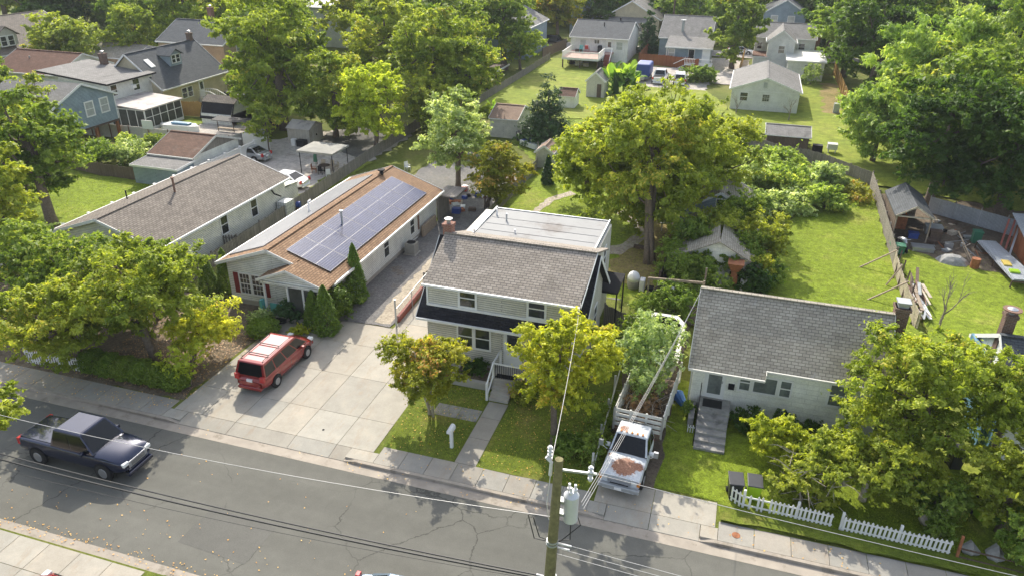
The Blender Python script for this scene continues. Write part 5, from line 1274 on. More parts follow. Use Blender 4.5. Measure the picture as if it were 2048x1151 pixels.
m = MB(); m.tube([(px-.25,py+.05,9.9),(px-.1,py+.05,9.75),(px-.12,py+.05,9.3)],.05,8); m.tube([(px-.12,py+.1,9.3),(px-.2,py+.12,8.2),(px-.15,py+.2,7.6),(px+.05,py+.25,7.0)],.012,5); part('fuse_cutout', m, 'porcelain', T)
m = MB()
for a, b, c in (((px-.7,py,7.75),(px-.5,py,6.9),(px-.15,py,6.9)),((px-.55,py,7.7),(px-.35,py,7.0),(px-.1,py,6.95)),((px+.5,py+.2,7.7),(px+.5,py+.25,6.9),(px+.15,py+.1,6.9)),((px+.6,py+.3,8.0),(px+.75,py+.4,7.4),(px+.2,py+.1,6.85))): m.tube([a, b, c],.016,5)
m.tube([(px+.16,py+.1,7.0),(px+.12,py+.12,5.0),(px+.1,py+.13,0)],.018,5); part('jumper_wire', m, 'cable', T)
m = MB()
for z, r in ((6.95,.17),(6.85,.18),(5.5,.19)): m.cyl(px+.03,py,z,z+.05,r,n=14)
part('clamp_band', m, 'galv', T)
m = MB(); m.box(px+.1,px+.6,py-.02,py+.02,6.9,6.94); part('cable_bracket', m, 'porcelain', T); m = MB(); m.box(px+.1,px+.55,py-.02,py+.02,6.75,6.78); part('cable_bracket', m, 'porcelain', T); m = MB(); m.box(px-.4,px-.1,py-.02,py+.02,5.42,5.5); part('cable_bracket', m, 'porcelain', T)

def cable(name, label, a, b, sag, r, mat, n=24, spl=None, cat='cable', group=None):
    a = Vector(a); b = Vector(b); pts = []
    for i in range(n+1):
        t = i/n; p = a.lerp(b, t); p.z -= sag*4*t*(1-t); pts.append(p)
    m = MB(); m.tube(pts, r, 6)
    return solo(name, m, mat, label, cat, group)
L = (-47,15.5)
cable('overhead_wire','thin pale bare wire spanning the road side from the pole to the upper left',(px-.05,py,7.86),(L[0],L[1],8.1),1.35,.009,'cable_pale')
cable('overhead_cable','upper thick black cable running left from the pole low over the road',(px-.15,py,5.48),(L[0],L[1],5.75),.95,.026,'cable')
cable('overhead_cable','lower thick black cable lashed just beneath the upper one',(px-.15,py,5.38),(L[0],L[1],5.45),1.05,.034,'cable')
cable('overhead_wire','thin dark wire drooping beneath the thick black cables',(px-.15,py,5.3),(L[0],L[1],4.9),1.25,.009,'cable')
cable('overhead_wire','pale bare wire running right from the pole arm over the picket fence',(px+1.15,py+.1,9.62),(45,16.3,9.8),.9,.008,'cable_pale')
for k in range(3): cable('overhead_wire',('highest','middle','lowest')[k]+' of three faint wires leaving the pole to the right over the road',(px+.15,py,6.95-k*.22),(45,15.8,7.2-k*.22),.8,.009,'cable_pale')
cable('service_wire','twisted pale service wire rising from the pole top to the grey house',(px-.1,py+.1,9.8),(-6.35,32.9,5.3),.35,.010,'cable_pale')
for k in range(3): cable('service_wire',('leftmost','middle','rightmost')[k]+' of three pale wires running from the transformer to the worn-roofed white house',(px+.72+k*.04,py+.45,8.2-k*.1),(-.55,36.2,5.45),.25,.007,'cable_pale')
cable('overhead_cable','cable continuing right from the pole at mid height, out of frame',(px+.15,py,5.45),(45,15.8,5.7),.8,.026,'cable')
T = thing('utility_pole', 'distant utility pole with a white insulator among the trees at the top left', 'utility pole', (-96,112,0))
m = MB(); m.cyl(-96,112,0,11.5,.16,.12); part('shaft', m, 'wood_dark', T); m = MB(); m.box(-97,-95,111.9,112.1,10.9,11.05); part('cross_arm', m, 'wood', T)
cable('overhead_wire','pale wire crossing the trees at the top left',(-96,112,11.3),(-150,108,11),1,.035,'cable_pale')
T = thing('utility_pole', 'dark utility pole by the far street behind the small conifer', 'utility pole', (-14.6,152,0))
m = MB(); m.cyl(-14.6,152,0,11,.18,.14); part('shaft', m, 'wood_dark', T); m = MB(); m.box(-15.6,-13.6,151.9,152.1,10.2,10.35); part('cross_arm', m, 'wood', T)
m = MB(); m.cyl(-124,128,0,7.5,.3,.3); m.cyl(-124,128,7.5,9.2,.7,.7); solo('lamp_mast', m, 'trim', 'white drum-topped mast among the trees at the far top left', 'mast')

# ================================================================== FENCES
T = thing('fence', 'long smooth white vinyl fence with capped posts left of the cream house', 'fence', (-47.2,50,0))
m = MB(); m.box(-47.23,-47.17,22.5,66,.1,1.72); m.box(-47.26,-47.14,22.5,66,1.66,1.78); m.box(-50.4,-47.2,65.97,66.03,.1,1.75); part('panel', m, 'vinyl', T)
for k in range(19):
    y = 22.6+k*2.41; m = MB(); m.box(-47.28,-47.12,y-.07,y+.07,0,1.86); m.prism([(-47.3,y-.1),(-47.1,y-.1),(-47.1,y+.1),(-47.3,y+.1)],1.86,1.9); part('post', m, 'trim', T)
T = thing('fence', 'rust-streaked white corrugated metal fence around the sunroom yard', 'fence', (-60,65,0))
m = MB(); m.bar((-72,64.9,.75),(-51.2,65.3,.75),.05,1.5); m.bar((-51.2,65.3,.75),(-50.4,70.5,.75),.05,1.5); part('panel', m, 'metal_white', T)
for k in range(9): x = -72+k*2.6; m = MB(); m.box(x-.05,x+.05,64.84,64.9,0,1.65); part('post', m, 'pipe_rust', T)
board_fence('fence','dark weathered board fence across the back of the small left yard',[(-62,54.6),(-58,53.8),(-48.4,53.4)],1.25,'boards_brown',seed=1)
board_fence('fence','grey board fence along the lot beside the white metal shed',[(-50.4,66.4),(-50.9,70.2),(-52.4,76.5)],1.5,'boards_brown',seed=2)
board_fence('fence','golden new board fence behind the white gambrel shed',[(-66.5,75.6),(-61,76.2),(-60.6,80)],1.85,'boards_gold',seed=3)
board_fence('fence','long grey board fence running back between the parking lot and the solar house',[(-34.4,36.8),(-34.7,46),(-35.2,56),(-35.7,66),(-36.1,84)],1.22,'boards_grey',gap=.02,dog=True,seed=4)
board_fence('fence','short grey picket-topped fence beside the cream house wall',[(-36.6,42.4),(-34.8,43.0)],1.2,'boards_grey',gap=.05,dog=True,seed=5,post=1.8)
board_fence('fence','grey board fence behind the flat-roofed addition along the gravel drive',[(-18.8,41.5),(-18.7,52),(-18.55,69),(-20,75)],1.15,'boards_grey',seed=6)
board_fence('fence','grey board gate fence between the grey house and the white trailer',[(-6.3,40.4),(-4.2,39.2)],1.45,'boards_grey',seed=7,post=2)
board_fence('fence','dark mossy board fence in shade beside the collapsed shed',[(-3.6,43.8),(-3.45,52),(-3.35,64),(-3.1,84)],1.25,'boards_brown',seed=8)
board_fence('fence','grey board fence at the top end of the right-hand lawn',[(-3.0,84.5),(1.4,85.2),(4.2,81.8),(7.4,80.8),(9.3,79.2),(12.9,74.8)],1.3,'boards_grey',seed=9)
board_fence('fence','silvery board fence dividing the two right-hand lawns',[(12.85,74.6),(12.7,66),(12.35,55.6)],1.45,'boards_grey',seed=10)
T = board_fence('fence','broken pale board fence held up by raking timber props',[(12.32,55.4),(12.2,50.5),(12.35,45.8)],1.25,'wood_pale',gap=.05,bw=.18,seed=11)
for y, x2 in ((54.9,9.9),(52.3,11.4),(49.6,9.9),(47.3,11.3)): 
    m = MB(); m.bar((12.25,y,1.55),(x2,y-.6,.05),.08); part('prop', m, 'wood', T)
for y in (54.5,52.8,51,49): m = MB(); m.bar((12.5,y,1.7),(12.05,y-1.5,.0),.09); part('leaning_board', m, 'wood_dark', T)
board_fence('fence','low weathered open fence along the left side of the deck house lawn',[(-33.6,85),(-33.3,100),(-33,118),(-33,130)],1.15,'boards_grey',gap=.06,seed=12)
board_fence('fence','rust-orange board fence in front of the blue-grey house',[(-17.4,130.6),(-13.4,130.4),(-7.6,128.4)],1.8,'boards_rust',seed=13)
board_fence('fence','rust-orange board fence receding left of the blue-grey house',[(-17.6,131),(-17.6,148)],1.9,'boards_rust',seed=14)
board_fence('fence','woven bamboo-like golden fence along the right side of the garage lawn',[(13.6,107),(13.7,133)],1.9,'boards_gold',gap=.05,seed=15)
board_fence('fence','golden board fence in shade beside the alley tree',[(-.9,126),(-.6,143)],1.7,'boards_gold',seed=16)
board_fence('fence','dark board fence left of the deck house under the trees',[(-34.5,130.6),(-33.2,143)],1.7,'boards_brown',seed=17)
T = thing('fence', 'corrugated metal sheets fencing the shaded yard under the dark trees', 'fence', (20,66.5,0))
m = MB(); m.bar((16.8,68.4,.75),(23.5,63.8,.75),.05,1.5); part('panel', m, 'metal_corr', T)
m = MB()
for k in range(5): m.cyl(16.8+k*1.68,68.4-k*1.15,0,1.7,.04,n=6)
part('post', m, 'steel', T)
def pickets(name, label, segs, h, tilt=0, mat='trim_old', seed=0, sp=.165):
    T = thing(name, label, 'fence', (segs[0][0][0], segs[0][0][1], 0)); rr = random.Random(seed)
    for (xa, ya), (xb, yb) in segs:
        a = Vector((xa,ya,0)); b = Vector((xb,yb,0)); L = (b-a).length; d = (b-a)/L; nn = Vector((d.y,-d.x,0)); n = int(L/sp)
        m = MB()
        for i in range(n):
            if rr.random() < .03: continue
            u = a+d*((i+.5)*L/n); hh = h*rr.uniform(.96,1.04); t = rr.uniform(-.015,.015); w = .045
            p = [(-w,.05),(w,.05),(w,hh-.07),(0,hh),(-w,hh-.07)]; k = len(m.v)
            for o in (0,.022):
                for q, z in p:
                    v = u+d*(q+t*z)+nn*(.02+o+tilt*z); m.v.append((v.x,v.y,z))
            m.f += [tuple(k+i2 for i2 in (0,1,2,3,4)), tuple(k+5+i2 for i2 in (4,3,2,1,0))]+[(k+i2,k+5+i2,k+5+(i2+1)%5,k+(i2+1)%5) for i2 in range(5)]
        part('pickets', m, mat, T)
        r = MB()
        for z in (.22,h*.78): v = nn*tilt*z; r.bar(a+v+Vector((0,0,z)), b+v+Vector((0,0,z)),.035,.07)
        part('rail', r, mat, T)
        for q in range(int(L/2.2)+1):
            v = a+d*min(L, q*2.2); p_ = MB(); p_.box(v.x-.05,v.x+.05,v.y+.0,v.y+.1,0,h+.1); part('post', p_, mat, T)
    return T
pickets('picket_fence','low white picket fence along the sidewalk at the lower right',[((2.0,26.72),(2.5,26.35)),((2.55,26.35),(6.15,26.25)),((6.5,26.2),(10.6,26.1))],.88,.06,'trim',1)
pickets('picket_fence','white picket fence panel under the maple at the left sidewalk',[((-36.5,25.9),(-32.6,26.1))],.9,0,'trim',2)
pickets('picket_fence','white picket fence glimpsed behind the leaning maple trunk',[((-36.5,32.5),(-33.2,31.8))],.9,0,'trim',4)
pickets('picket_fence','tilting old white picket fence left of the stake truck',[((-4.15,26.6),(-4.25,30.3)),((-4.25,31),(-4.35,34.5))],1.0,.12,'trim_old',3)
T = thing('chain_link_fence', 'chain-link fence with a galvanised rail beside the gravel drive', 'fence', (-18.5,39,0))
m = MB(); m.tube([(-18.45,36.1,1.2),(-18.8,46.5,1.2)],.025,6); part('top_rail', m, 'galv', T)
for k, y in enumerate((36.1,38.7,41.3,43.9)):
    m = MB(); m.cyl(-18.45-k*.09,y,0,1.9 if k == 0 else 1.25,.06 if k == 0 else .03,n=8); part('post', m, 'galv', T)
m = MB()
for i in range(50):
    y = 36.1+i*.2; x = -18.45-i*.0067; m.bar((x,y,.35),(x-.02,y+.5,1.18),.006); m.bar((x,y,1.18),(x-.02,y+.5,.35),.006)
part('wire_mesh', m, 'galv', T)
m = MB(); m.bar((-18.55,36.6,.2),(-18.9,43.6,.2),.14,.42); m.bar((-18.55,36.6,.44),(-18.9,43.6,.44),.17,.05); solo('timber_edging', m, 'wood_red', 'red-brown timber retaining edge under the chain-link fence', 'retaining wall')

# ================================================================== YARD THINGS
T = thing('air_conditioner', 'beige outdoor air-conditioning unit beside the solar house wall', 'air conditioner', (-22.05,46.5,0))
m = MB(); m.box(-22.55,-21.55,46.0,47.0,0,.1); part('base_pad', m, 'concrete', T)
m = MB(); m.box(-22.45,-21.65,46.1,46.9,.1,.92); part('case', m, 'canvas', T, bevel=.04)
m = MB(); m.cyl(-22.05,46.5,.92,.935,.33,n=20); part('fan_grille', m, 'dark', T)
m = MB()
for k in range(7): m.box(-22.46,-21.64,46.09,46.91,.2+k*.1,.215+k*.1)
part('louvres', m, 'galv', T)
T = thing('water_tank', 'white caged liquid tank at the rear corner of the cream house', 'tank', (-35.0,50.6,0))
m = MB(); m.box(-35.65,-34.75,49.7,50.9,.2,1.35); part('bottle', m, 'white_plastic', T, bevel=.06)
m = MB()
for x in (-35.68,-34.72):
    for k in range(7): y = 49.67+k*.21; m.box(x-.012,x+.012,y-.012,y+.012,.15,1.4)
for k in range(5): x = -35.68+k*.24; m.box(x-.012,x+.012,49.655,49.68,.15,1.4)
for k in range(5): z = .2+k*.29; m.box(-35.69,-34.71,49.66,49.68,z,z+.025); m.box(-34.73,-34.71,49.66,50.94,z,z+.025)
part('cage', m, 'galv', T)
m = MB(); m.box(-35.7,-34.7,49.65,50.95,.02,.15); part('pallet', m, 'wood_dark', T)
T = thing('barrel', 'blue plastic barrel lying next to the caged tank', 'barrel', (-34.9,51.6,0))
m = MB(); m.tube([(-35.4,51.5,.55),(-34.7,51.7,.55)],[.28,.28],16); part('drum', m, 'blue', T); m = MB(); m.box(-35.3,-34.8,51.3,51.9,.0,.3); part('cradle', m, 'wood_dark', T)
T = thing('gazebo', 'metal-framed gazebo with a sun-bleached canvas roof on the parking lot', 'gazebo', (-38.2,61.9,0))
m = MB(); a = [(-40.2,60.3),(-36.3,60.3),(-36.3,63.6),(-40.2,63.6)]; c = (-38.25,61.95)
for i in range(4): p, q = a[i], a[(i+1)%4]; m.face((p[0],p[1],2.38),(q[0],q[1],2.38),(c[0],c[1],2.62))
for i in range(4): p, q = a[i], a[(i+1)%4]; m.face((q[0],q[1],2.38),(p[0],p[1],2.38),(p[0],p[1],2.2),(q[0],q[1],2.2))
part('canopy', m, 'canvas', T)
for x, y in ((-40.0,60.5),(-36.5,60.5),(-36.5,63.4),(-40.0,63.4)): m = MB(); m.bar((x,y,0),(x,y,2.3),.06); part('post', m, 'dark', T)
T = thing('patio_table', 'round dark patio table under the gazebo', 'table', (-38.1,61.6,0))
m = MB(); m.cyl(-38.1,61.6,.70,.74,.55,n=20); part('tabletop', m, 'wood_dark', T); m = MB(); m.cyl(-38.1,61.6,0,.7,.05,n=8); m.cyl(-38.1,61.6,0,.04,.3,n=12); part('pedestal', m, 'dark', T)
def chair(label, x, y, rot, mat, nm='patio_chair'):
    T = thing(nm, label, 'chair', (x,y,0), rot)
    m = MB(); m.box(-.22,.22,-.22,.22,.42,.46); part('seat', m, mat, T, local=True)
    m = MB(); m.slab([(-.21,.2,.95),(.21,.2,.95),(.21,.25,.93),(-.21,.25,.93)],.5); part('backrest', m, mat, T, local=True)
    for i in (-.19,.19):
        for j in (-.19,.19): m = MB(); m.box(i-.02,i+.02,j-.02,j+.02,0,.42); part('leg', m, mat, T, local=True)
        m = MB(); m.box(i-.02,i+.02,-.2,.2,.62,.65); part('armrest', m, mat, T, local=True)
    return T
chair('beige patio chair at the back left of the gazebo table', -38.7,62.4,R(20),'wood_pale')
chair('beige patio chair behind the gazebo table', -37.9,62.6,R(-5),'wood_pale')
chair('beige patio chair at the back right of the gazebo table', -37.2,62.3,R(-40),'wood_pale')
chair('orange-brown wooden stool chair left of the gazebo table', -38.9,61.0,R(110),'rust')
chair('dark chair in front of the gazebo table', -38.0,60.8,R(180),'dark')
chair('white plastic chair at the front right corner of the gazebo', -36.9,60.2,R(215),'white_plastic')
chair('white plastic chair beside the fence under the round street-side maple', -30.6,64.6,R(60),'white_plastic')
m = MB(); m.cyl(-39.2,61.9,0,.06,.3,n=12); m.cyl(-39.2,61.9,0,2.0,.03,n=8); m.tube([(-39.2,61.9,.9),(-39.2,61.9,1.4),(-39.2,61.9,2.15)],[.22,.17,.03],10); solo('parasol', m, 'green_lid', 'closed dark green parasol under the left side of the gazebo', 'parasol')
m = MB(); m.box(-46.1,-45.6,68.4,68.8,0,.8); solo('cabinet', m, 'white_plastic', 'small white box in front of the cream metal shed', 'box')
m = MB(); m.box(-45.4,-44.4,68.3,69.0,0,.75); solo('black_crate', m, 'black_plastic', 'black crate at the front right corner of the cream metal shed', 'crate')
T = thing('basketball_hoop', 'white basketball backboard on a post beside the metal fence', 'basketball hoop', (-60.6,64.0,0))
m = MB(); m.cyl(-60.6,64.0,0,2.4,.05,n=8); part('pole', m, 'steel', T)
m = MB(); m.box(-61.3,-59.9,63.86,63.92,1.75,1.81); m.box(-61.3,-59.9,63.86,63.92,2.65,2.7); m.box(-61.3,-61.25,63.86,63.92,1.75,2.7); m.box(-59.95,-59.9,63.86,63.92,1.75,2.7); m.box(-61.25,-59.95,63.88,63.90,1.8,2.66); m.box(-60.9,-60.3,63.84,63.86,1.9,1.94);m.box(-60.9,-60.86,63.84,63.86,1.9,2.3);m.box(-60.34,-60.3,63.84,63.86,1.9,2.3); m.box(-60.9,-60.3,63.84,63.86,2.3,2.34); part('backboard', m, 'trim', T)
T = thing('covered_boat', 'white covered boat on the pad behind the brown-roofed garage', 'boat', (-61.5,69.8,0))
m = MB(); m.v = []; pts = [(-64.4,69.9,.4),(-63.4,69.1,.5),(-60,69.2,.55),(-59.0,69.8,.5),(-60,70.6,.55),(-63.4,70.7,.5)]
m.face(*[(x,y,z+.25) for x,y,z in pts]); 
for i in range(6): p, q = pts[i], pts[(i+1)%6]; m.face((p[0],p[1],.05),(q[0],q[1],.05),(q[0],q[1],q[2]+.25),(p[0],p[1],p[2]+.25))
part('hull', m, 'trim', T); m = MB(); m.box(-62.6,-60.2,69.5,70.3,.78,1.0); part('cover', m, 'tarp_pale', T, bevel=.1)
T = thing('swing_bench', 'long black-roofed garden swing bench behind the corrugated fence', 'garden swing', (-55.2,70.9,0))
m = MB(); m.slab([(-57.6,70.3,1.5),(-52.8,70.3,1.5),(-52.8,71.7,1.65),(-57.6,71.7,1.65)],.06); part('canopy', m, 'black_plastic', T)
for x in (-57.3,-55.2,-53.1): m = MB(); m.bar((x,71,0),(x,71,1.5),.07); part('post', m, 'wood_dark', T)
m = MB(); m.box(-57.2,-53.2,70.7,71.2,.45,.52); part('bench', m, 'wood', T)
T = thing('grill', 'black barbecue grill on the patio of the cream cape house', 'grill', (-66.2,85.2,0))
m = MB(); m.box(-66.7,-65.7,84.9,85.5,.6,1.1); part('lid', m, 'black_plastic', T, bevel=.12); m = MB(); m.box(-66.6,-65.8,84.95,85.45,0,.6); part('cart', m, 'dark', T)
m = MB(); m.cyl(-63.3,86.0,0,.03,1.0,n=20); m.cyl(-63.3,86,0,1.1,.04); solo('patio_stand', m, 'wood_dark', 'dark round stand on the patio of the cream cape house', 'stand')
# behind the main house
T = thing('smoker', 'white domed smoker grill on the gravel beside the grey house', 'grill', (-5.3,46.0,0))
m = MB(); prof = [(0,.36),(.25,.42),(.55,.43),(.62,.43)]; m.tube([(-5.3,46.0,z) for z, r in prof],[r for z, r in prof],18); part('drum', m, 'canvas', T, smooth=True)
m = MB(); m.tube([(-5.3,46.0,z) for z in (.62,.9,1.1,1.22,1.26)],[.43,.42,.33,.18,.05],18); part('dome_lid', m, 'trim', T, smooth=True)
m = MB(); m.box(-4.85,-4.5,45.6,46.2,.0,.85); part('side_cover', m, 'white_plastic', T, bevel=.05)
m = MB(); m.box(-4.4,-3.9,45.7,46.3,0,.25); solo('tray', m, 'dark', 'black tray on the gravel right of the domed smoker', 'tray')
T = thing('pergola', 'bare timber pergola frame over the green shrubs behind the truck', 'pergola', (-2.2,43.6,0))
for x, y, z in ((-4.0,43.0,2.4),(-.6,43.4,2.5),(-.6,45.6,2.4)): m = MB(); m.bar((x,y,0),(x,y,z),.12); part('post', m, 'wood', T)
m = MB(); m.bar((-4.0,43.0,2.35),(-.6,43.4,2.35),.1,.14); part('beam', m, 'wood', T)
m = MB(); m.box(-2.7,-1.7,43.7,44.9,.8,1.05); solo('glass_frame', m, 'glass_blind', 'glass-topped cold frame among the shrubs under the timber frame', 'cold frame')
T = thing('outdoor_stove', 'rust-orange iron stove with a flared top behind the worn-roofed white house', 'stove', (1.2,47.4,0))
m = MB(); m.box(.95,1.45,47.15,47.65,0,1.2); part('firebox', m, 'rust', T); m = MB(); m.v = [(.95,47.15,1.7),(1.45,47.15,1.7),(1.45,47.65,1.7),(.95,47.65,1.7),(.7,46.9,2.3),(1.75,46.9,2.3),(1.75,47.95,2.3),(.7,47.95,2.3)]; m.f = [(3,2,1,0),(4,5,6,7)]+[(i,(i+1)%4,4+(i+1)%4,4+i) for i in range(4)]; m.box(1.0,1.4,47.2,47.6,1.2,1.7); part('hood', m, 'rust', T)
m = MB(); m.cyl(1.9,47.5,0,1.1,.22,n=14); solo('cylinder_tank', m, 'white_plastic', 'white gas cylinder standing beside the rusty stove', 'gas cylinder')
T = thing('ruined_shed', 'collapsed shed with a broken dark roof and peeling white gable, swallowed by creepers', 'shed', (-1,49,0))
m = MB(); m.box(-2.9,2.4,48.2,55.5,0,1.9); m.face((-2.9,48.2,1.9),(2.4,48.2,1.9),(0,48.2,3.3)); part('wall', m, 'siding_old', T)
m = MB(); m.slab([(-3.2,47.9,1.8),(0,47.9,3.4),(-.3,55.8,3.2),(-3.2,55.8,1.9)],.08); m.slab([(0,47.9,3.4),(2.8,47.9,1.9),(2.0,51,2.2),(.1,52,3.2)],.08); m.slab([(.2,53.4,3.1),(2.8,53.2,1.9),(2.8,55.8,1.9),(.0,55.8,3.2)],.08); part('broken_roof', m, 'sh_worn', T)
window(T,'S',48.2,.9,1.6,.8,1.7)
T = thing('ruined_shed', 'blue-grey gabled shed top with a square opening behind the collapsed shed', 'shed', (-.5,59,0))
gable(T, -3.1,2.2, 57.4,63, 2.1,3.6, 'y', 'siding_blue', 'sh_worn', oh=.1, gutter=False); window(T,'S',57.5,-.7,0,2.5,3.0,('trim','dark'),kind='x')
# right yard
T = thing('open_shed', 'open-fronted timber shed with a dark shingle roof in the shaded right yard', 'shed', (14,64,0))
m = MB(); m.slab([(12.75,60.6,2.2),(14.15,60.6,3.1),(14.15,66.6,3.1),(12.75,66.6,2.2)][::1],.09); m.slab([(14.15,60.6,3.1),(15.6,60.6,2.2),(15.6,66.6,2.2),(14.15,66.6,3.1)],.09); part('roof', m, 'sh_slate', T)
for x, y in ((12.95,60.8),(15.4,60.8),(12.95,66.4),(15.4,66.4)): m = MB(); m.bar((x,y,0),(x,y,2.2),.1); part('post', m, 'wood', T)
m = MB(); m.bar((12.95,60.8,2.1),(15.4,60.8,2.1),.1); m.bar((12.8,60.58,2.15),(14.15,60.58,3.02),.04,.12); m.bar((15.55,60.58,2.15),(14.15,60.58,3.02),.04,.12); part('beam', m, 'wood_pale', T)
m = MB(); m.box(12.9,12.95,61,66.4,0,2.1); m.box(12.9,15.4,66.3,66.4,0,2.1); part('boards', m, 'boards_brown', T)
junk = [('blue_crate','blue','blue crate inside the open-fronted shed',14.6,61.6,.7,.5,.6),('tool_chest','rust','reddish tool chest inside the open-fronted shed',13.9,63.5,.8,.5,1.3),
 ('green_tub','green_lid','green-topped tub beside the silvery fence',12.95,58.2,1.0,.7,.75),('work_table','galv','grey work table at the right of the open-fronted shed',16.3,63.2,1.2,.8,.8),
 ('cupboard','wood_dark','dark cupboard at the right of the open-fronted shed',16.2,61.8,.8,.5,.9),('water_drum','green_lid','dark green drum under the dark trees',19.2,62.2,.6,.6,1.1),
 ('cart','steel','flat grey cart with boards in front of the open-fronted shed',14.9,59.2,1.5,.9,.45)]
for nm, mt, lb, x, y, w, d, h in junk:
    m = MB(); m.box(x-w/2,x+w/2,y-d/2,y+d/2,.05,h*.9); m.box(x-w/2-.04,x+w/2+.04,y-d/2-.04,y+d/2+.04,h*.9,h); 
    for i in (-1,1):
        for j in (-1,1): m.box(x+i*w*.42-.03,x+i*w*.42+.03,y+j*d*.42-.03,y+j*d*.42+.03,0,.06)
    solo(nm, m, mt, lb, nm.replace('_',' '))
T = thing('motorbike', 'silver and black motorbike parked at the silvery fence', 'motorbike', (13.4,59.0,0), R(-75))
m = MB(); m.tube([(-.7,0,.7),(-.2,0,.85),(.25,0,.92),(.6,0,.75)],[.10,.17,.2,.08],10); part('tank_and_seat', m, 'paint_grey', T, local=True, smooth=True)
for x in (-.7,.7): m = MB(); m.tube([(x,-.06,.31),(x,.06,.31)],.31,18); part('wheel', m, 'rubber', T, local=True)
m = MB(); m.tube([(.45,-.35,1.05),(.4,0,1.0),(.45,.35,1.05)],.02,6); m.tube([(.45,0,1.0),(.7,0,.31)],.03,6); part('handlebar', m, 'steel', T, local=True)
T = thing('roof_sheet_stack', 'long stack of blue-grey corrugated roofing sheets on trestles', 'sheet stack', (19.8,57.6,0))
m = MB(); A = [(18.9,60.9),(20.1,61.1),(21.2,54.2),(19.6,54.0)]
for k in range(3): m.slab([(x+k*.05,y,.72+k*.045) for x, y in [A[3],A[2],A[1],A[0]]],.03)
part('sheets', m, 'metal_corr', T)
for p, q in ((A[0],A[1]),((19.3,57.5),(20.6,57.7)),(A[3],A[2])): m = MB(); m.bar((p[0],p[1],.62),(q[0],q[1],.62),.1); m.bar((p[0],p[1],0),(p[0],p[1],.6),.08); m.bar((q[0],q[1],0),(q[0],q[1],.6),.08); part('trestle', m, 'wood_dark', T)
m = MB(); m.box(19.7,20.3,55.0,55.5,.82,.95); solo('green_hose', m, 'lime_plastic', 'bright green coil lying on the corrugated sheets', 'hose')
m = MB(); m.box(19.6,20.1,56.2,57.1,.82,.92); solo('yellow_bag', m, 'gold', 'yellowish sack lying on the corrugated sheets', 'sack')
m = MB(); m.v = [(15.2,56.6,0),(18,56.4,0),(18.2,58.4,0),(15.4,58.9,0),(15.9,57.2,.7),(17.3,57,.9),(17.2,58,.8),(16.1,58.3,.5)]; m.f = [(4,5,6,7)]+[(i,(i+1)%4,4+(i+1)%4,4+i) for i in range(4)]; solo('tarp_pile', m, 'tarp_grey', 'grey tarpaulin heaped over rubbish in the right yard', 'tarp', sub=1)
m = MB(); m.cyl(18.0,56.9,0,.85,.3,n=16); m.cyl(18.0,56.9,.4,.44,.315,n=16); solo('oil_drum', m, 'rust', 'rusty orange drum beside the grey tarpaulin heap', 'drum')
m = MB(); m.bar((17.0,59.3,1.9),(17.9,57.2,.4),.06); m.bar((17.3,58.7,1.2),(17.8,57.6,.3),.05); solo('pole_pile', m, 'wood', 'loose timber poles leaning on the rusty drum', 'poles')
T = thing('lean_to', 'red and grey metal lean-to at the right edge of the shaded yard', 'shed', (23,60,0))
m = MB(); m.box(21.6,25,58.2,62.2,0,1.9); part('wall', m, 'boards_rust', T); m = MB(); m.slab([(21.2,57.9,2.0),(25.2,57.9,2.0),(25.2,62.6,2.7),(21.2,62.6,2.7)],.06); part('roof', m, 'metal_corr', T)
for k, (x, mt) in enumerate(((20.2,'wood_red'),(20.6,'wood_red'),(21.0,'steel'))): m = MB(); m.bar((x,59.9,.05),(x+.8,62.2,2.3),.14,.05); part('leaning_board', m, mt, T)
T = thing('scaffold_pile', 'pile of old boards, pipes and ladders along the broken fence', 'timber pile', (13.2,50,0)); rr = random.Random(3)
for k in range(26):
    x = 12.65+rr.random()*1.1; y = 46.4+rr.random()*4.5; L_ = rr.uniform(1.2,3.6); a = R(90+rr.uniform(-16,16)); z = .15+rr.random()*.55
    m = MB(); m.bar((x,y,z),(x+math.cos(a)*L_,y+math.sin(a)*L_,z+rr.uniform(-.1,.25)),rr.choice((.06,.12,.2)),.04); part('plank', m, rr.choice(('wood_pale','wood','galv','white_plastic','pipe_rust','wood_dark')), T)
T = thing('raised_bed', 'long dark raised garden bed under the lime trees left of the deck lawn', 'garden bed', (-36.5,112,0))
m = MB(); m.box(-39.5,-37.2,108,119,0,.7); part('frame', m, 'wood_dark', T); m = MB(); m.box(-37.2,-37.0,108,119,.6,.8); part('edge', m, 'trim', T)
m = MB(); m.cyl(-35.4,103,0,1.0,.35,.3); m.cyl(-35.4,103,1.0,1.05,.38); solo('trash_can', m, 'bin_black', 'dark dustbin beside the open fence of the deck lawn', 'bin')
bin_('black bin standing against the beige shed by the conifer, left of two', -23.2,78.6,0,'bin_black','bin_black')
bin_('black bin standing against the beige shed by the conifer, right of two', -22.9,80.0,0,'bin_black','bin_black')
T = thing('hot_tub_cover', 'white and blue patterned tarpaulin-covered cart by the conifer trunk', 'covered cart', (-21,77.2,0))
m = MB(); m.slab([(-22.6,76.6,.7),(-20.5,75.4,.6),(-19.4,77.3,.6),(-21.4,78.6,.75)],.5); part('base', m, 'trim', T); m = MB(); m.slab([(-22.4,76.7,.76),(-21.2,76.0,.70),(-20.2,77.6,.72),(-21.4,78.4,.80)],.05); part('blue_cover', m, 'blue', T)
m = MB(); m.box(11.6,12.3,104.2,104.9,0,1.3); solo('utility_cabinet', m, 'galv', 'grey utility cabinet at the corner of the golden woven fence', 'cabinet')
m = MB(); m.box(8.1,9.1,84.2,85.0,0,.9); solo('garden_cart', m, 'black_plastic', 'black cart right of the low dark timber shed', 'cart')
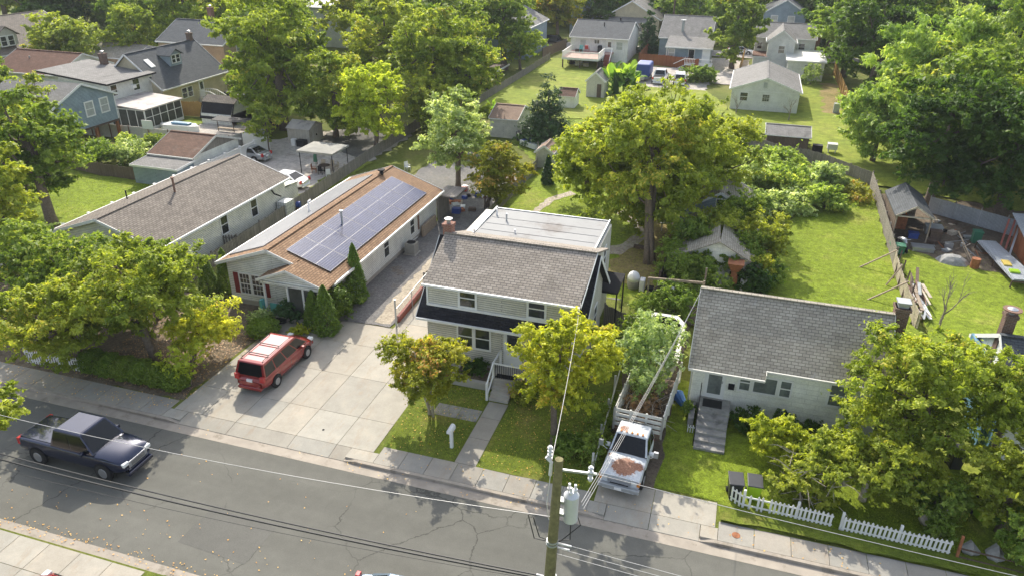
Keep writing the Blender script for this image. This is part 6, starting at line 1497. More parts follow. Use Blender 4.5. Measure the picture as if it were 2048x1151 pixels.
m = MB(); m.box(9.6,10.6,84.5,85.4,.5,1.1); m.box(9.7,9.8,84.6,84.7,0,.5); m.box(10.4,10.5,84.6,84.7,0,.5); solo('white_bench', m, 'trim_old', 'white bench at the right of the black garden cart', 'bench')
m = MB(); m.tube([(-1.35,33.9,0),(-.95,33.6,.32),(-.6,33.2,0)],[.3,.32,.2],10); solo('blue_tarp', m, 'tarp_blue', 'crumpled blue tarpaulin on the ground left of the white house', 'tarp')
m = MB(); m.box(-21.9,-21.3,51.9,52.5,0,.45); solo('steel_pot', m, 'steel', 'steel pot on the gravel by the rear of the solar house', 'pot', bevel=.1)
m = MB(); m.box(-22.6,-22.4,49.6,52.2,.05,.95); solo('plywood_sheet', m, 'wood', 'brown plywood sheet leaning on the solar house wall', 'plywood')
T = thing('junk_pile', 'heap of scrap and pots around the maple trunk behind the solar house', 'junk pile', (-22.8,58.5,0)); rr = random.Random(9)
for k in range(26):
    x = -24+rr.random()*3.4; y = 54.6+rr.random()*7; s = rr.uniform(.12,.42); a = rr.random()*3
    m = MB(); m.box(-s,s,-s*.7,s*.7,0,s*rr.uniform(.6,1.6)); m.xf(Matrix.Translation((x,y,.02)) @ Matrix.Rotation(a,4,'Z')); part('scrap', m, rr.choice(('white_plastic','galv','rust','dark','tarp_grey','wood_pale','blue','red','wood_dark')), T)
m = MB(); m.box(-6.3,-5.5,52.6,53.0,.05,.25); solo('red_bench', m, 'wood_dark', 'dark low bench on the brick path near the great tree', 'bench')
T = thing('garden_table', 'small grey table by the dark fence near the great tree', 'table', (-4.3,57.2,0))
m = MB(); m.box(-4.8,-3.9,56.8,57.5,.68,.74); part('tabletop', m, 'galv', T)
for i, j in ((-4.7,56.9),(-4.0,56.9),(-4.7,57.4),(-4.0,57.4)): m = MB(); m.bar((i,j,0),(i,j,.68),.05); part('leg', m, 'galv', T)
m = MB(); m.cyl(1.0,0,0,.01,.01); 
m = MB(); m.tube([(9.7,27.3,.45),(10.6,27.9,.85),(11.7,28.8,1.5)],[.20,.19,.16],12); solo('fallen_log', m, 'bark_pale', 'pale leaning log under the trees behind the picket fence', 'log', smooth=True)
T = thing('scrap_barrier', 'rusty post and wire barrier with bundled plastic at the lower right corner', 'barrier', (11.8,26.2,0))
m = MB(); m.bar((10.85,26.0,0),(10.85,26.1,1.15),.09); part('post', m, 'rust', T); m = MB(); m.bar((10.9,26.0,.6),(15,25.8,.55),.05); m.bar((10.9,26,.15),(15,25.8,.1),.06); part('rail', m, 'wood_dark', T)
for x, s in ((11.4,.35),(12.3,.42)): 
    m = MB(); m.tube([(x-.3,26.5,.15),(x,26.5,.28),(x+.35,26.5,.12)],[s*.4,s,s*.3],8); part('bundle', m, 'tarp_grey', T)
m = MB()
for k in range(4): m.box(-.25+k*.12,-.2+k*.12,31.0,31.03,0,.45)
m.box(-.25,.2,31.0,31.03,.3,.34); solo('trellis', m, 'white_plastic', 'little white garden edging panel beside the mossy steps', 'trellis')
m = MB(); m.cyl(-25.5,34.4,0,.25,.3,.36,14); solo('black_tub', m, 'black_plastic', 'round black tub on the path in front of the porch', 'tub')

# things on and under the far deck
chair('teal folding chair on the white-railed deck', -27.3,128.6,R(200),'teal','deck_chair')
chair('red folding chair on the white-railed deck', -26.3,128.9,R(170),'red','deck_chair')
for o_ in [o for o in bpy.data.objects if o.name.startswith('deck_chair')]: o_.location.z = 1.75; o_.scale = (1.4,1.4,1.3)
m = MB(); m.box(-24.6,-23.9,129.2,129.9,1.76,2.9); solo('deck_grill', m, 'black_plastic', 'black covered grill at the right end of the white-railed deck', 'grill', bevel=.15)
m = MB(); m.box(-28.3,-27.2,128.6,129.1,1.76,2.2); solo('planter_box', m, 'wood_dark', 'dark planter box at the left end of the white-railed deck', 'planter')
for k, (lb, x, y, w, h, mt) in enumerate((('white washing tub stored under the deck',-27.0,126.0,1.1,.8,'trim_old'),('pale cardboard carton stored under the deck',-25.6,125.2,.8,.7,'wood_pale'),('dark barrel stored under the left of the deck',-28.3,126.6,.9,1.0,'dark'),('small white cooler on the grass at the foot of the deck steps',-21.3,125.4,1.0,.6,'white_plastic'),('black bin at the foot of the deck steps',-23.0,124.0,.9,1.1,'bin_black'))):
    m = MB(); m.box(x-w/2,x+w/2,y-w*.4,y+w*.4,0,h); m.box(x-w/2-.05,x+w/2+.05,y-w*.4-.05,y+w*.4+.05,h*.9,h); solo(('wash_tub','carton','barrel','cooler','dustbin')[k], m, mt, lb, ('tub','box','barrel','cooler','bin')[k])
# more clutter in the shaded right yard
rr = random.Random(21)
T = thing('scrap_heap', 'heap of tangled timber, tins and tools on the bare earth by the open-fronted shed', 'scrap heap', (17.5,62.6,0))
for k in range(44):
    x = 15.7+rr.random()*5.2; y = 59.3+rr.random()*7.2; s = rr.uniform(.1,.36); a = rr.random()*3
    m = MB()
    if rr.random() < .45: m.bar((-s*3,0,.05),(s*3,rr.uniform(-.2,.2),rr.uniform(.05,.5)),.07,.04)
    else: m.box(-s,s,-s*.7,s*.7,0,s*rr.uniform(.5,1.8))
    m.xf(Matrix.Translation((x,y,.02)) @ Matrix.Rotation(a,4,'Z')); part('scrap', m, rr.choice(('wood_pale','galv','rust','dark','tarp_grey','wood','wood_dark','steel','trim_old')), T)
T = thing('shelf_of_tools', 'shelves of tools and paint tins at the back of the open-fronted shed', 'shelves', (14.2,65.8,0))
m = MB()
for z in (.5,1.1,1.6): m.box(13.1,15.3,65.7,66.1,z,z+.04)
part('shelf', m, 'wood', T)
for k in range(14):
    x = 13.2+rr.random()*1.9; z = rr.choice((.54,1.14)); m = MB(); m.box(x,x+.18,65.75,65.95,z,z+rr.uniform(.15,.4)); part('tin', m, rr.choice(('red','blue','white_plastic','orange','steel','gold')), T)
# ================================================================== VEGETATION
TR = 'trees around the yards'
# ---- near
plant('maple_tree','wide yellow-green maple leaning over the left front yard','tree',(-29.4,28.0),4.3,4.5,2.6,'leaf_maple',36000,.11,11,ry=3.7,off=(-1.1,.9),r=.27,nl=46,limbs=14,multi=1,flat=.85,bark="bark")
plant('maple_tree','smaller golden-green tree between the big maple and the minivan','tree',(-27.4,28.6),2.2,1.9,1.25,'leaf_gold',9500,.095,12,ry=2.6,off=(.3,1.0),r=.09,nl=24,limbs=9,multi=2)
plant('maple_tree','yellow-green tree at the left edge overhanging the sidewalk','tree',(-33.6,26.9),3.3,3.6,3.0,'leaf_maple',26000,.11,13,off=(-.2,-1.2),r=.2,nl=34,limbs=9)
plant('dogwood_tree','broad light green tree in front of the cream house','tree',(-36.8,30.9),3.1,5.8,2.5,'leaf_green',27000,.12,14,ry=3.2,r=.2,nl=40,limbs=10)
plant('dogwood_tree','yellow-green tree covering the front right corner of the cream house','tree',(-33.0,32.2),3.2,2.3,2.2,'leaf_locust',14000,.11,15,ry=2.6,r=.15,nl=30)
plant('dogwood_tree','leafy tree behind the maple beside the left end of the vinyl fence','tree',(-42.3,31.5),3.5,3.0,2.3,'leaf_green',9500,.13,16,r=.15,nl=24)
plant('young_tree','small thin tree with sparse leaves at the hedge end','tree',(-26.3,26.9),1.5,1.3,.8,'leaf_gold',1500,.09,17,r=.05,nl=10,limbs=6,multi=2)
plant('street_tree','leafy branch ends of a tree reaching in at the left edge of the road','tree',(-28.9,14.7),5.0,1.75,1.7,'leaf_maple',12000,.09,18,off=(1.5,2.3),r=.15,nl=18)
plant('crape_myrtle','orange-tinted crape myrtle between the drive and the front path','tree',(-12.9,28.4),3.0,2.5,2.2,'leaf_crape',30000,.075,19,ry=2.1,off=(-.2,.1),r=.16,nl=34,limbs=12,multi=5,bark='bark_pale',flat=.6)
plant('maple_tree','gold-leaved tree in front of the grey house steps','tree',(-6.3,28.0),4.1,2.8,3.0,'leaf_gold',36000,.085,20,ry=2.6,off=(-.1,1.2),r=.17,nl=38,limbs=12)
plant('sapling','green shrub growing up beside the white trailer hull','shrub',(-3.6,36.4),1.7,1.2,1.7,'leaf_green',6000,.085,30,ry=1.6,r=.06,nl=18,limbs=8,multi=3,flat=.9)
plant('sapling','pale green shrubby growth springing out of the truck bed','shrub',(-2.5,32.9,.9),2.1,1.75,2.3,'leaf_pale',13000,.085,21,ry=2.9,r=.07,nl=26,limbs=12,multi=5,flat=.9)
plant('maple_tree','large dark-shaded maple at the right end of the white house','tree',(9.3,31.0),3.8,3.9,3.2,'leaf_maple',42000,.095,22,off=(.5,1.0),r=.26,nl=40,limbs=12)
plant('maple_tree','yellow-green tree at the right edge in front of the blue tarpaulins','tree',(13.6,33.0),4.2,2.6,2.3,'leaf_maple',20000,.095,23,r=.16,nl=24)
plant('maple_tree','yellow-green tree filling the lower right edge','tree',(12.9,28.2),3.2,2.2,3.0,'leaf_maple',24000,.09,24,off=(.2,.4),r=.16,nl=30)
plant('maple_tree','low green growth in the lower right corner','shrub',(13.2,26.3),1.5,1.4,1.5,'leaf_green',8000,.085,25,r=.08,nl=14)
plant('fallen_tree','leafy limb nearest the white house steps, part of the fallen maple','fallen tree',(3.9,29.9),1.5,1.8,1.1,'leaf_gold',13000,.085,26,ry=1.1,r=.08,nl=20,bark='bark_pale')
plant('fallen_tree','broad mound of yellow-green foliage behind the picket fence','fallen tree',(7.6,28.5),1.65,3.5,1.5,'leaf_maple',36000,.085,27,ry=1.7,r=.16,nl=44,bark='bark_pale',shape='dome')
plant('fallen_tree','half-bare grey-twigged end of the fallen maple over the bins','fallen tree',(5.0,27.5),1.2,1.8,1.0,'leaf_maple',9000,.085,28,ry=.9,r=.09,nl=20,limbs=16,multi=2,bark='bark_pale')
plant('fallen_tree','low foliage at the right-hand end of the picket fence','fallen tree',(10.2,28.0),1.2,1.7,1.0,'leaf_green',8500,.085,29,ry=1.2,r=.1,nl=22)
# ---- cedars, hedges, foundation shrubs
def cedar(label, x, y, h, r, seed, mat='leaf_cedar'):
    return plant('arborvitae',label,'evergreen',(x,y),h*.5,r,h*.5,mat,int(9000*h/3),.06,seed,shape='spire',nl=34,flat=.9,r=.07,limbs=0,asp=.4,droop=-.5,sub=6)
cedar('pointed arborvitae nearest the drive, at the corner of the porch hedge',-22.1,34.1,3.2,.92,31)
cedar('tallest arborvitae spire against the solar house corner',-22.3,38.3,4.1,.8,32)
cedar('short arborvitae at the left of the porch hedge',-23.2,34.5,2.5,.75,33)
cedar('left of the arborvitae pair beside the left corner of the solar house',-32.3,36.4,2.7,.75,34)
cedar('right of the arborvitae pair beside the left corner of the solar house',-31.2,36.9,3.1,.75,35)
def shrub(label, x, y, h, r, mat, n, seed, ry=None, leaf=.06, nm='shrub', cat='shrub', nl=16, group=None, shape='round'):
    return plant(nm,label,cat,(x,y),h*.5,r,h*.55,mat,n,leaf,seed,ry=ry,r=.04,limbs=4,nl=nl,flat=.85,shape=shape,group=group)
shrub('tall pink-tinged green hedge between the two porch arborvitaes',-22.25,36.2,2.7,.8,'leaf_cedar',12000,36,ry=2.0)
shrub('dark green weeping shrub in front of the porch',-24.9,34.7,1.5,1.0,'leaf_conifer',7000,37)
shrub('round dark green box bush next to the minivan nose',-25.7,32.8,.9,.95,'leaf_hedge',9000,38,shape='ball')
shrub('grey-green flowering bush behind the box bush',-26.6,33.9,.8,.9,'leaf_pale',4000,39)
shrub('low spiky yellow-edged plant at the porch path corner',-23.7,33.6,.5,.7,'leaf_gold',2500,40)
for k, (x, y) in enumerate(((-32.4,26.5),(-31.2,26.45),(-30.1,26.45),(-29.0,26.5),(-27.9,26.5),(-26.85,26.45))):
    shrub(('leftmost clipped round bush of the sidewalk hedge','second clipped bush from the left in the sidewalk hedge','third clipped bush from the left in the sidewalk hedge','third clipped bush from the right in the sidewalk hedge','second clipped bush from the right in the sidewalk hedge','clipped round bush ending the sidewalk hedge beside the drive')[k],x,y,1.15,.78,'leaf_hedge',9000,41+k,leaf=.045,shape='ball',nm='hedge_bush',group='clipped bushes along the left sidewalk')
shrub('dark green shrubs in the concrete planter of the grey house',-11.9,32.3,1.2,.95,'leaf_deep',5500,50,ry=.5)
shrub('reddish-leaved bush beside the grey house steps',-8.7,30.9,1.3,.8,'leaf_crape',3500,51)
shrub('dark green foundation bush right of the mossy steps',2.5,32.0,1.3,.95,'leaf_deep',6500,52,ry=.75)
shrub('low dark foundation hedge under the white house windows',5.0,32.4,.9,1.9,'leaf_deep',6000,53,ry=.55)
shrub('dark bush against the white house wall under the boarded window',7.6,32.3,.8,.9,'leaf_deep',3000,54)
shrub('weedy growth along the tilting white picket fence',-4.3,29.0,1.2,.5,'leaf_green',4500,55,ry=3.2)
shrub('tufts of tall weeds at the foot of the gold-leaved tree',-5.6,27.6,.9,.9,'leaf_green',2500,56,leaf=.09)
shrub('ivy-covered shrub behind the right end of the picket fence',10.3,26.9,1.5,.7,'leaf_green',4500,57)
shrub('climbing weeds by the front corner of the white house',-.3,32.4,1.2,.4,'leaf_green',1500,58,ry=.5)
shrub('young shrub growing beside the gravel at the white trailer',-3.9,41.5,2.0,.9,'leaf_green',4500,59,ry=1.2)
shrub('green shrubs beneath the timber frame',-2.3,42.6,2.4,1.6,'leaf_green',10000,60,ry=1.8,leaf=.08,nl=24)
shrub('pale silvery-leaved bush behind the ridge of the white house',4.6,42.6,1.9,1.9,'leaf_pale',6500,61,ry=1.3,leaf=.08,nl=20)
shrub('green weeds mounded along the back of the white house',7.4,41.8,1.3,1.9,'leaf_ailanthus',5000,62,ry=1.0,leaf=.08)
shrub('dense green bush in front of the collapsed shed',-1.9,46.9,2.5,1.5,'leaf_green',9500,63,leaf=.09,nl=22)
shrub('dark creeper mound right of the rusty stove',2.4,47.6,2.2,1.3,'leaf_deep',8000,64,leaf=.09,nl=20)
shrub('green creepers over the left side of the collapsed shed',-2.7,50.5,2.9,1.0,'leaf_green',7000,65,ry=2.6,leaf=.09,nl=20)
plant('young_tree','leafy tree growing through the right side of the collapsed shed','tree',(3.1,52.2),2.4,2.1,1.9,'leaf_maple',11500,.11,66,r=.1,nl=26)
plant('young_tree','green tree behind the ridge of the collapsed shed','tree',(1.2,56.4),2.5,2.3,1.8,'leaf_green',9500,.12,67,r=.1,nl=24)
for k, (lb, x, y, h, r, ry_) in enumerate((('creeper-covered thicket nearest the great tree',2.0,71.5,2.7,2.6,3.4),('pale green thicket in the middle of the overgrown bank',5.0,70.0,2.9,2.6,3.2),('thicket rising against the dark board fence',8.6,71.8,2.6,2.4,2.6),('dark-hollowed thicket at the lawn end of the bank',8.3,66.6,2.3,2.3,2.2),('low thicket spilling onto the bright lawn',5.2,64.6,1.9,2.6,2.4),('thicket at the rear of the bank below the timber shed',4.4,76.5,2.5,3.0,2.4),('brushy thicket between the bank and the collapsed shed',1.8,63.5,2.3,2.4,3.0))):
    plant('thicket',lb,'thicket',(x,y),h*.45,r,h*.55,'leaf_ailanthus' if k%2 else 'leaf_pale',8500,.14,70+k,ry=ry_,r=.06,nl=26,limbs=5,group='overgrown bank of creepers')
shrub('brownish weeds in the corner where the board fences meet',11.2,70.0,1.0,1.5,'leaf_rust',3500,78,ry=3,leaf=.1)
# ---- middle
plant('maple_tree','round pale-tipped maple behind the solar house','tree',(-23.8,60.8),5.3,3.9,3.9,'leaf_pale',26000,.13,80,off=(-.5,.8),r=.26,nl=38,limbs=12)
plant('crape_myrtle','rust-tinted crape myrtle behind the flat-roofed addition','tree',(-19.8,57.2),3.4,3.1,2.9,'leaf_rust',22000,.11,81,off=(.8,.6),r=.2,nl=34,multi=4,limbs=12)
plant('conifer_tree','dark blue-green conifer between the beige shed and the deck lawn','conifer',(-20.0,78.6),3.9,3.3,3.8,'leaf_conifer',26000,.15,82,shape='cone',nl=46,flat=.8,r=.2,limbs=0,asp=.3)
plant('great_tree','great spreading tree over the lawn behind the grey house','tree',(-4.7,50.4),6.2,7.3,6.0,'leaf_maple',80000,.15,83,ry=7.2,off=(-1.6,6.2),r=.42,multi=3,nl=90,limbs=24,flat=.7)
plant('great_tree','tree joined to the right flank of the great spreading tree','tree',(-1.6,62.5),5.2,4.6,4.4,'leaf_maple',16000,.16,84,r=.25,nl=34)
plant('great_tree','tree joined to the left flank of the great spreading tree','tree',(-11.8,61.5),4.2,4.0,3.6,'leaf_maple',14000,.16,85,off=(0,-1),r=.22,nl=30)
plant('small_cedar','small dark cedar beside the tiny pale shed','evergreen',(-16.4,65.2),1.4,.7,1.4,'leaf_conifer',3500,.1,86,shape='spire',nl=16,r=.06,limbs=0)
for k, (lb, x, y) in enumerate((('big banana plant beside the tall narrow shed',-16.6,107.0),('small banana clump behind the beige shed',-29.9,88.8))):
    T = thing('banana_plant', lb, 'banana plant', (x,y,0), group='banana plants'); rr = random.Random(5+k); m = MB(); n = 85 if k == 0 else 16; s = 1.5 if k == 0 else .7
    V = []; F = []
    for i in range(n):
        a = rr.uniform(0, 6.28); e = rr.uniform(.25,1.35); Lf = rr.uniform(1.3,2.2)*s; bz = rr.uniform(.2,1.7)*s; bx, by = rr.uniform(-1.2,1.2)*s, rr.uniform(-1,1)*s
        d = Vector((math.cos(a),math.sin(a),0)); w = Vector((-d.y,d.x,0)); q = []
        for t in (0,.3,.6,.85,1):
            p = Vector((bx,by,bz))+d*Lf*t*math.cos(e)+Vector((0,0,Lf*(t*math.sin(e)-.55*t*t*math.cos(e)))); wd = (.06,.30,.34,.22,.03)[(0,.3,.6,.85,1).index(t)]*s
            q.append((p-w*wd+Vector((0,0,wd*.4)), p, p+w*wd+Vector((0,0,wd*.4))))
        for u, v in zip(q[:-1], q[1:]):
            for j in (0,1): m.face(u[j],u[j+1],v[j+1],v[j])
    o = part('leaves', m, 'leaf_banana', T, local=True); at = o.data.color_attributes.new('tint','FLOAT_COLOR','POINT'); nv = len(o.data.vertices)
    cc = np.ones((nv,4),'f'); rg = np.random.default_rng(k); cc[:,0] = np.repeat(rg.random(nv//32+1),32)[:nv]; at.data.foreach_set('color', cc.ravel())
    m = MB(); 
    for i in range(6 if k == 0 else 3): x_, y_ = rr.uniform(-1,1)*s, rr.uniform(-.8,.8)*s; m.tube([(x_,y_,0),(x_*1.1,y_*1.1,2.0*s)],[.14*s,.08*s],8)
    part('stem', m, 'leaf_banana', T, local=True)
# ---- left and middle-left individually shaped
plant('ash_tree','big dark-green tree with a leaning trunk by the left yard','tree',(-51.6,42.2),6.2,4.4,4.9,'leaf_green',30000,.16,90,off=(-1.6,1.0),r=.42,nl=50,limbs=14)
plant('locust_tree','airy light-green tree in front of the white two-storey house','tree',(-66.5,56.0),6.4,2.2,3.0,'leaf_locust',3200,.15,91,r=.16,nl=24,limbs=14)
plant('ash_tree','yellowing tree at the left edge above the maple','tree',(-47.8,35.0),5.6,2.9,4.2,'leaf_maple',15000,.14,92,off=(0,.6),r=.2,nl=28)
plant('ash_tree','green tree at the far left beside the vinyl fence','tree',(-58.5,46.5),5.6,3.8,4.6,'leaf_green',16000,.17,93,r=.25,nl=30)
plant('locust_tree','huge locust tree towering behind the cream metal shed','tree',(-50.6,74.2),8.4,7.0,8.0,'leaf_locust',46000,.2,94,off=(-.6,1),r=.5,nl=64,limbs=20)
plant('locust_tree','locust limb spreading right behind the gazebo lot','tree',(-43.2,73.0),5.8,5.0,5.6,'leaf_locust',24000,.19,95,r=.3,nl=34)
plant('locust_tree','yellow-topped locust crown beside the tan house','tree',(-59.6,89),8.4,6.4,6.8,'leaf_locust',19000,.22,96,r=.35,nl=36)
plant('lime_tree','bright lime-green tree behind the gazebo','tree',(-36.9,70.2),5.3,4.1,4.7,'leaf_lime',26000,.16,97,r=.24,nl=38,limbs=12)
plant('maple_tree','tall yellow-green crown in the middle of the tree belt','tree',(-35.6,84.6),7.4,6.6,7.2,'leaf_locust',34000,.2,98,r=.4,nl=48)
plant('maple_tree','yellow-green crown at the right of the tree belt beside the deck lawn fence','tree',(-30.6,81.4),5.2,4.2,5.2,'leaf_locust',18000,.19,99,r=.3,nl=30)
plant('maple_tree','lower leafy crown above the long grey board fence','tree',(-33.4,77.4),4.0,4.4,3.9,'leaf_maple',17000,.18,100,r=.25,nl=28)
plant('maple_tree','orange-tipped crown behind the lime-green tree','tree',(-46.0,92.6),8.0,6.4,6.6,'leaf_maple',22000,.22,101,r=.35,nl=34)
plant('locust_tree','low hanging locust branch over the shed yard','tree',(-47.2,65.8),3.4,2.2,2.2,'leaf_locust',4200,.15,102,r=.1,nl=14)
plant('young_tree','small golden-green tree on the cream cape house lawn','tree',(-63.4,84.0),3.4,1.9,1.3,'leaf_lime',3200,.16,103,r=.08,nl=12)
plant('dogwood_tree','small tree with thin branches beside the gambrel shed','tree',(-56.2,79.6),3.2,2.4,2.0,'leaf_locust',4200,.16,104,r=.1,nl=16)
for k, (lb, x, y, r, h, mt) in enumerate((('garden bush under the blue stilt house',-57.8,57.6,2.3,2.4,'leaf_pale'),('garden bush left of the brown-roofed garage',-60.4,56.6,2.5,2.5,'leaf_green'),('vine-covered bush along the corrugated metal fence',-61.4,61.6,1.8,1.6,'leaf_ailanthus'),('bush at the foot of the basketball post',-58.3,62.0,1.6,1.9,'leaf_green'),('flowering bush on the cape house patio',-62.6,88.8,1.4,1.2,'leaf_pale'))):
    shrub(lb,x,y,h,r,mt,4500,110+k,leaf=.13,nl=18)
plant('ailanthus_tree','feathery ailanthus leaning over the far right lawn','tree',(14.0,83.0),4.5,5.4,4.4,'leaf_ailanthus',24000,.24,120,ry=4.2,r=.25,nl=40,asp=.32,droop=.6)
plant('ailanthus_tree','tall sunlit ailanthus crown at the upper right','tree',(19.8,94),8.0,7.4,7.2,'leaf_ailanthus',32000,.27,121,r=.4,nl=44,asp=.32,droop=.6)
plant('ailanthus_tree','highest ailanthus crown in the upper right corner','tree',(27.6,92),9.6,8.4,8.2,'leaf_ailanthus',34000,.28,122,r=.4,nl=48,asp=.32,droop=.6)
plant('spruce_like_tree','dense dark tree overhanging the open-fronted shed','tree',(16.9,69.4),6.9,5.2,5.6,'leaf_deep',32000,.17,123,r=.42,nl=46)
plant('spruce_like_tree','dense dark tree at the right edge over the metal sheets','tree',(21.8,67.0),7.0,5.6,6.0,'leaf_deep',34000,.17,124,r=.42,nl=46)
plant('spruce_like_tree','green crown rising behind the two dense dark trees','tree',(22.6,78.0),7.6,6.6,6.6,'leaf_green',26000,.2,125,r=.4,nl=40)
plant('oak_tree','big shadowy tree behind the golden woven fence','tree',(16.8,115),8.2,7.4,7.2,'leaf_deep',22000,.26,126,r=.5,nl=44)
plant('oak_tree','dark green crown beside the flat white roof','tree',(15.0,131),8.6,7.0,6.6,'leaf_green',17000,.28,127,r=.45,nl=36)
plant('oak_tree','tree between the blue-grey house and the alley','tree',(-2.3,131.5),6.6,4.4,6.2,'leaf_green',16000,.24,128,r=.4,nl=34)
plant('birch_tree','light-leaved tree left of the deck house','tree',(-35.2,119),4.6,3.9,4.4,'leaf_locust',9000,.24,129,r=.22,nl=26)
plant('conifer_tree','small dark conifer between the deck house and the blue-grey house','conifer',(-17.9,143),4.4,2.3,4.4,'leaf_conifer',8000,.2,130,shape='cone',nl=32,r=.2,limbs=0)
plant('oak_tree','brownish-leaved tree above the black off-roader','tree',(-37.0,151.5),6.4,5.4,4.6,'leaf_rust',11000,.28,131,r=.35,nl=28)
plant('elm_tree','tall green tree shading the raised garden bed','tree',(-38.6,121),8.2,5.4,6.0,'leaf_green',15000,.26,132,r=.4,nl=34)
plant('elm_tree','light tree in front of the pale blue glimpsed house','tree',(-40.3,106),7.0,5.6,5.4,'leaf_locust',15000,.25,133,r=.35,nl=34)
shrub('wide bush hiding the right side of the trailer lot',-6.6,118.6,2.4,3.4,'leaf_green',6500,134,ry=2,leaf=.16,nl=22)
shrub('vines hanging from the tree over the flat white roof',9.7,122.6,3.4,1.7,'leaf_pale',2600,135,leaf=.12,nl=16)
shrub('dark bush at the foot of the raised bed',-36.4,104.5,1.3,1.8,'leaf_deep',2500,136,leaf=.15)
plant('round_tree','round willow-like tree near the top left','tree',(-100,94),4.6,7.2,4.6,'leaf_locust',20000,.26,137,r=.4,nl=40)
# dead and bare
def bare(label, x, y, h, seed, mat='bark_dead', n=9, spread=.5):
    T = thing('bare_tree', label, 'bare tree', (x,y,0)); rr = random.Random(seed); m = MB()
    def br(p, d, L_, r, lv):
        q = p+d*L_; mid = p.lerp(q,.5)+Vector((rr.uniform(-.05,.05),rr.uniform(-.05,.05),0))*L_; m.tube([p,mid,q],[r,r*.8,r*.55],5,cap=False)
        if lv == 0: return
        for _ in range(3 if lv > 1 else 2):
            d2 = (d+Vector((rr.uniform(-1,1),rr.uniform(-1,1),rr.uniform(-.15,.7)))*spread).normalized(); br(p.lerp(q,rr.uniform(.55,1)), d2, L_*rr.uniform(.5,.8), r*.5, lv-1)
    br(Vector((0,0,-.05)), Vector((.03,0,1)), h*.35, .035+h*.012, 4)
    part('branches', m, mat, T, local=True); return T
for k, (lb, x, y, z, r, h, mt) in enumerate((('creeper mass climbing over the front left of the collapsed shed',-2.6,47.9,1.3,1.7,1.7,'leaf_green'),('creepers hanging over the gable of the collapsed shed',.9,48.4,1.6,1.1,.9,'leaf_green'),('dark creepers on the right slope of the collapsed shed',2.0,51.0,2.1,1.8,1.1,'leaf_green'),('creepers along the ridge of the collapsed shed',-.3,53.0,2.9,2.3,.9,'leaf_maple'),('weeds in front of the collapsed shed window',-.6,46.3,.9,1.9,1.5,'leaf_green'),('creepers spread over the left roof slope of the collapsed shed',-1.9,50.6,2.9,1.5,.6,'leaf_green'),('creepers hanging down the white gable of the collapsed shed',-1.1,47.8,1.7,1.1,.9,'leaf_green'),('creeper at the right front corner of the collapsed shed',2.7,48.4,1.5,1.0,1.3,'leaf_maple'),('shrubs at the foot of the right side of the collapsed shed',3.0,49.3,.9,1.5,1.5,'leaf_green'))):
    plant('creeper',lb,'creeper',(x,y),z,r,h,mt,8500,.085,170+k,r=.03,nl=20,limbs=4,flat=.9)
bare('bare dead tree on the right lawn beside the board pile',13.7,45.9,5.2,3,spread=.62)
bare('leafless little tree in front of the white garage',6.0,98.3,4.4,5,spread=.8)
bare('thin bare tree at the left corner of the white garage',-.4,99.5,3.8,8,spread=.5)
# brush in the truck bed
rg = np.random.default_rng(2); T = thing('brush_load', 'tangle of dry brown branches and leaves filling the truck bed', 'brush pile', (-2.5,30.6,.9))
me, C, Rr = crown_mesh('dry_leaves', 140, .95, 2.0, .45, 3500, .06, 16); me.transform(Matrix.Translation((0,0,.35))); me.materials.append(MATS['leaf_dry']); o = bpy.data.objects.new('dry_leaves', me); COL.objects.link(o); o.parent = T
m = MB(); rr = random.Random(4)
for i in range(70): x, y = rr.uniform(-.9,.9), rr.uniform(-1.9,2); a = rr.uniform(0,6.28); l = rr.uniform(.4,1.1); z = rr.uniform(.1,.7); m.tube([(x,y,z),(x+math.cos(a)*l*.5,y+math.sin(a)*l*.5,z+rr.uniform(0,.3)),(x+math.cos(a)*l,y+math.sin(a)*l,z+rr.uniform(-.1,.4))],[.02,.014,.006],4,cap=False)
part('twigs', m, 'bark_pale', T, local=True)
m = MB(); rr = random.Random(6)   # bare silvery twigs of the fallen maple
for i in range(60):
    p = Vector((rr.uniform(4.2,6.6), rr.uniform(26.9,28.6), rr.uniform(.5,1.9))); a = rr.uniform(0,6.28); l = rr.uniform(.5,1.3)
    m.tube([p, p+Vector((math.cos(a)*l*.5, math.sin(a)*l*.5, .12)), p+Vector((math.cos(a)*l, math.sin(a)*l, rr.uniform(-.2,.3)))],[.022,.014,.005],4,cap=False)
m.tube([(6.6,28.0,1.0),(6.2,27.8,2.0),(5.2,27.5,2.1),(4.6,27.2,1.5)],[.07,.06,.04,.02],6)
solo('dead_limb', m, 'bark_pale', 'silvery dead limb with bare twigs sticking out of the fallen foliage', 'branch')

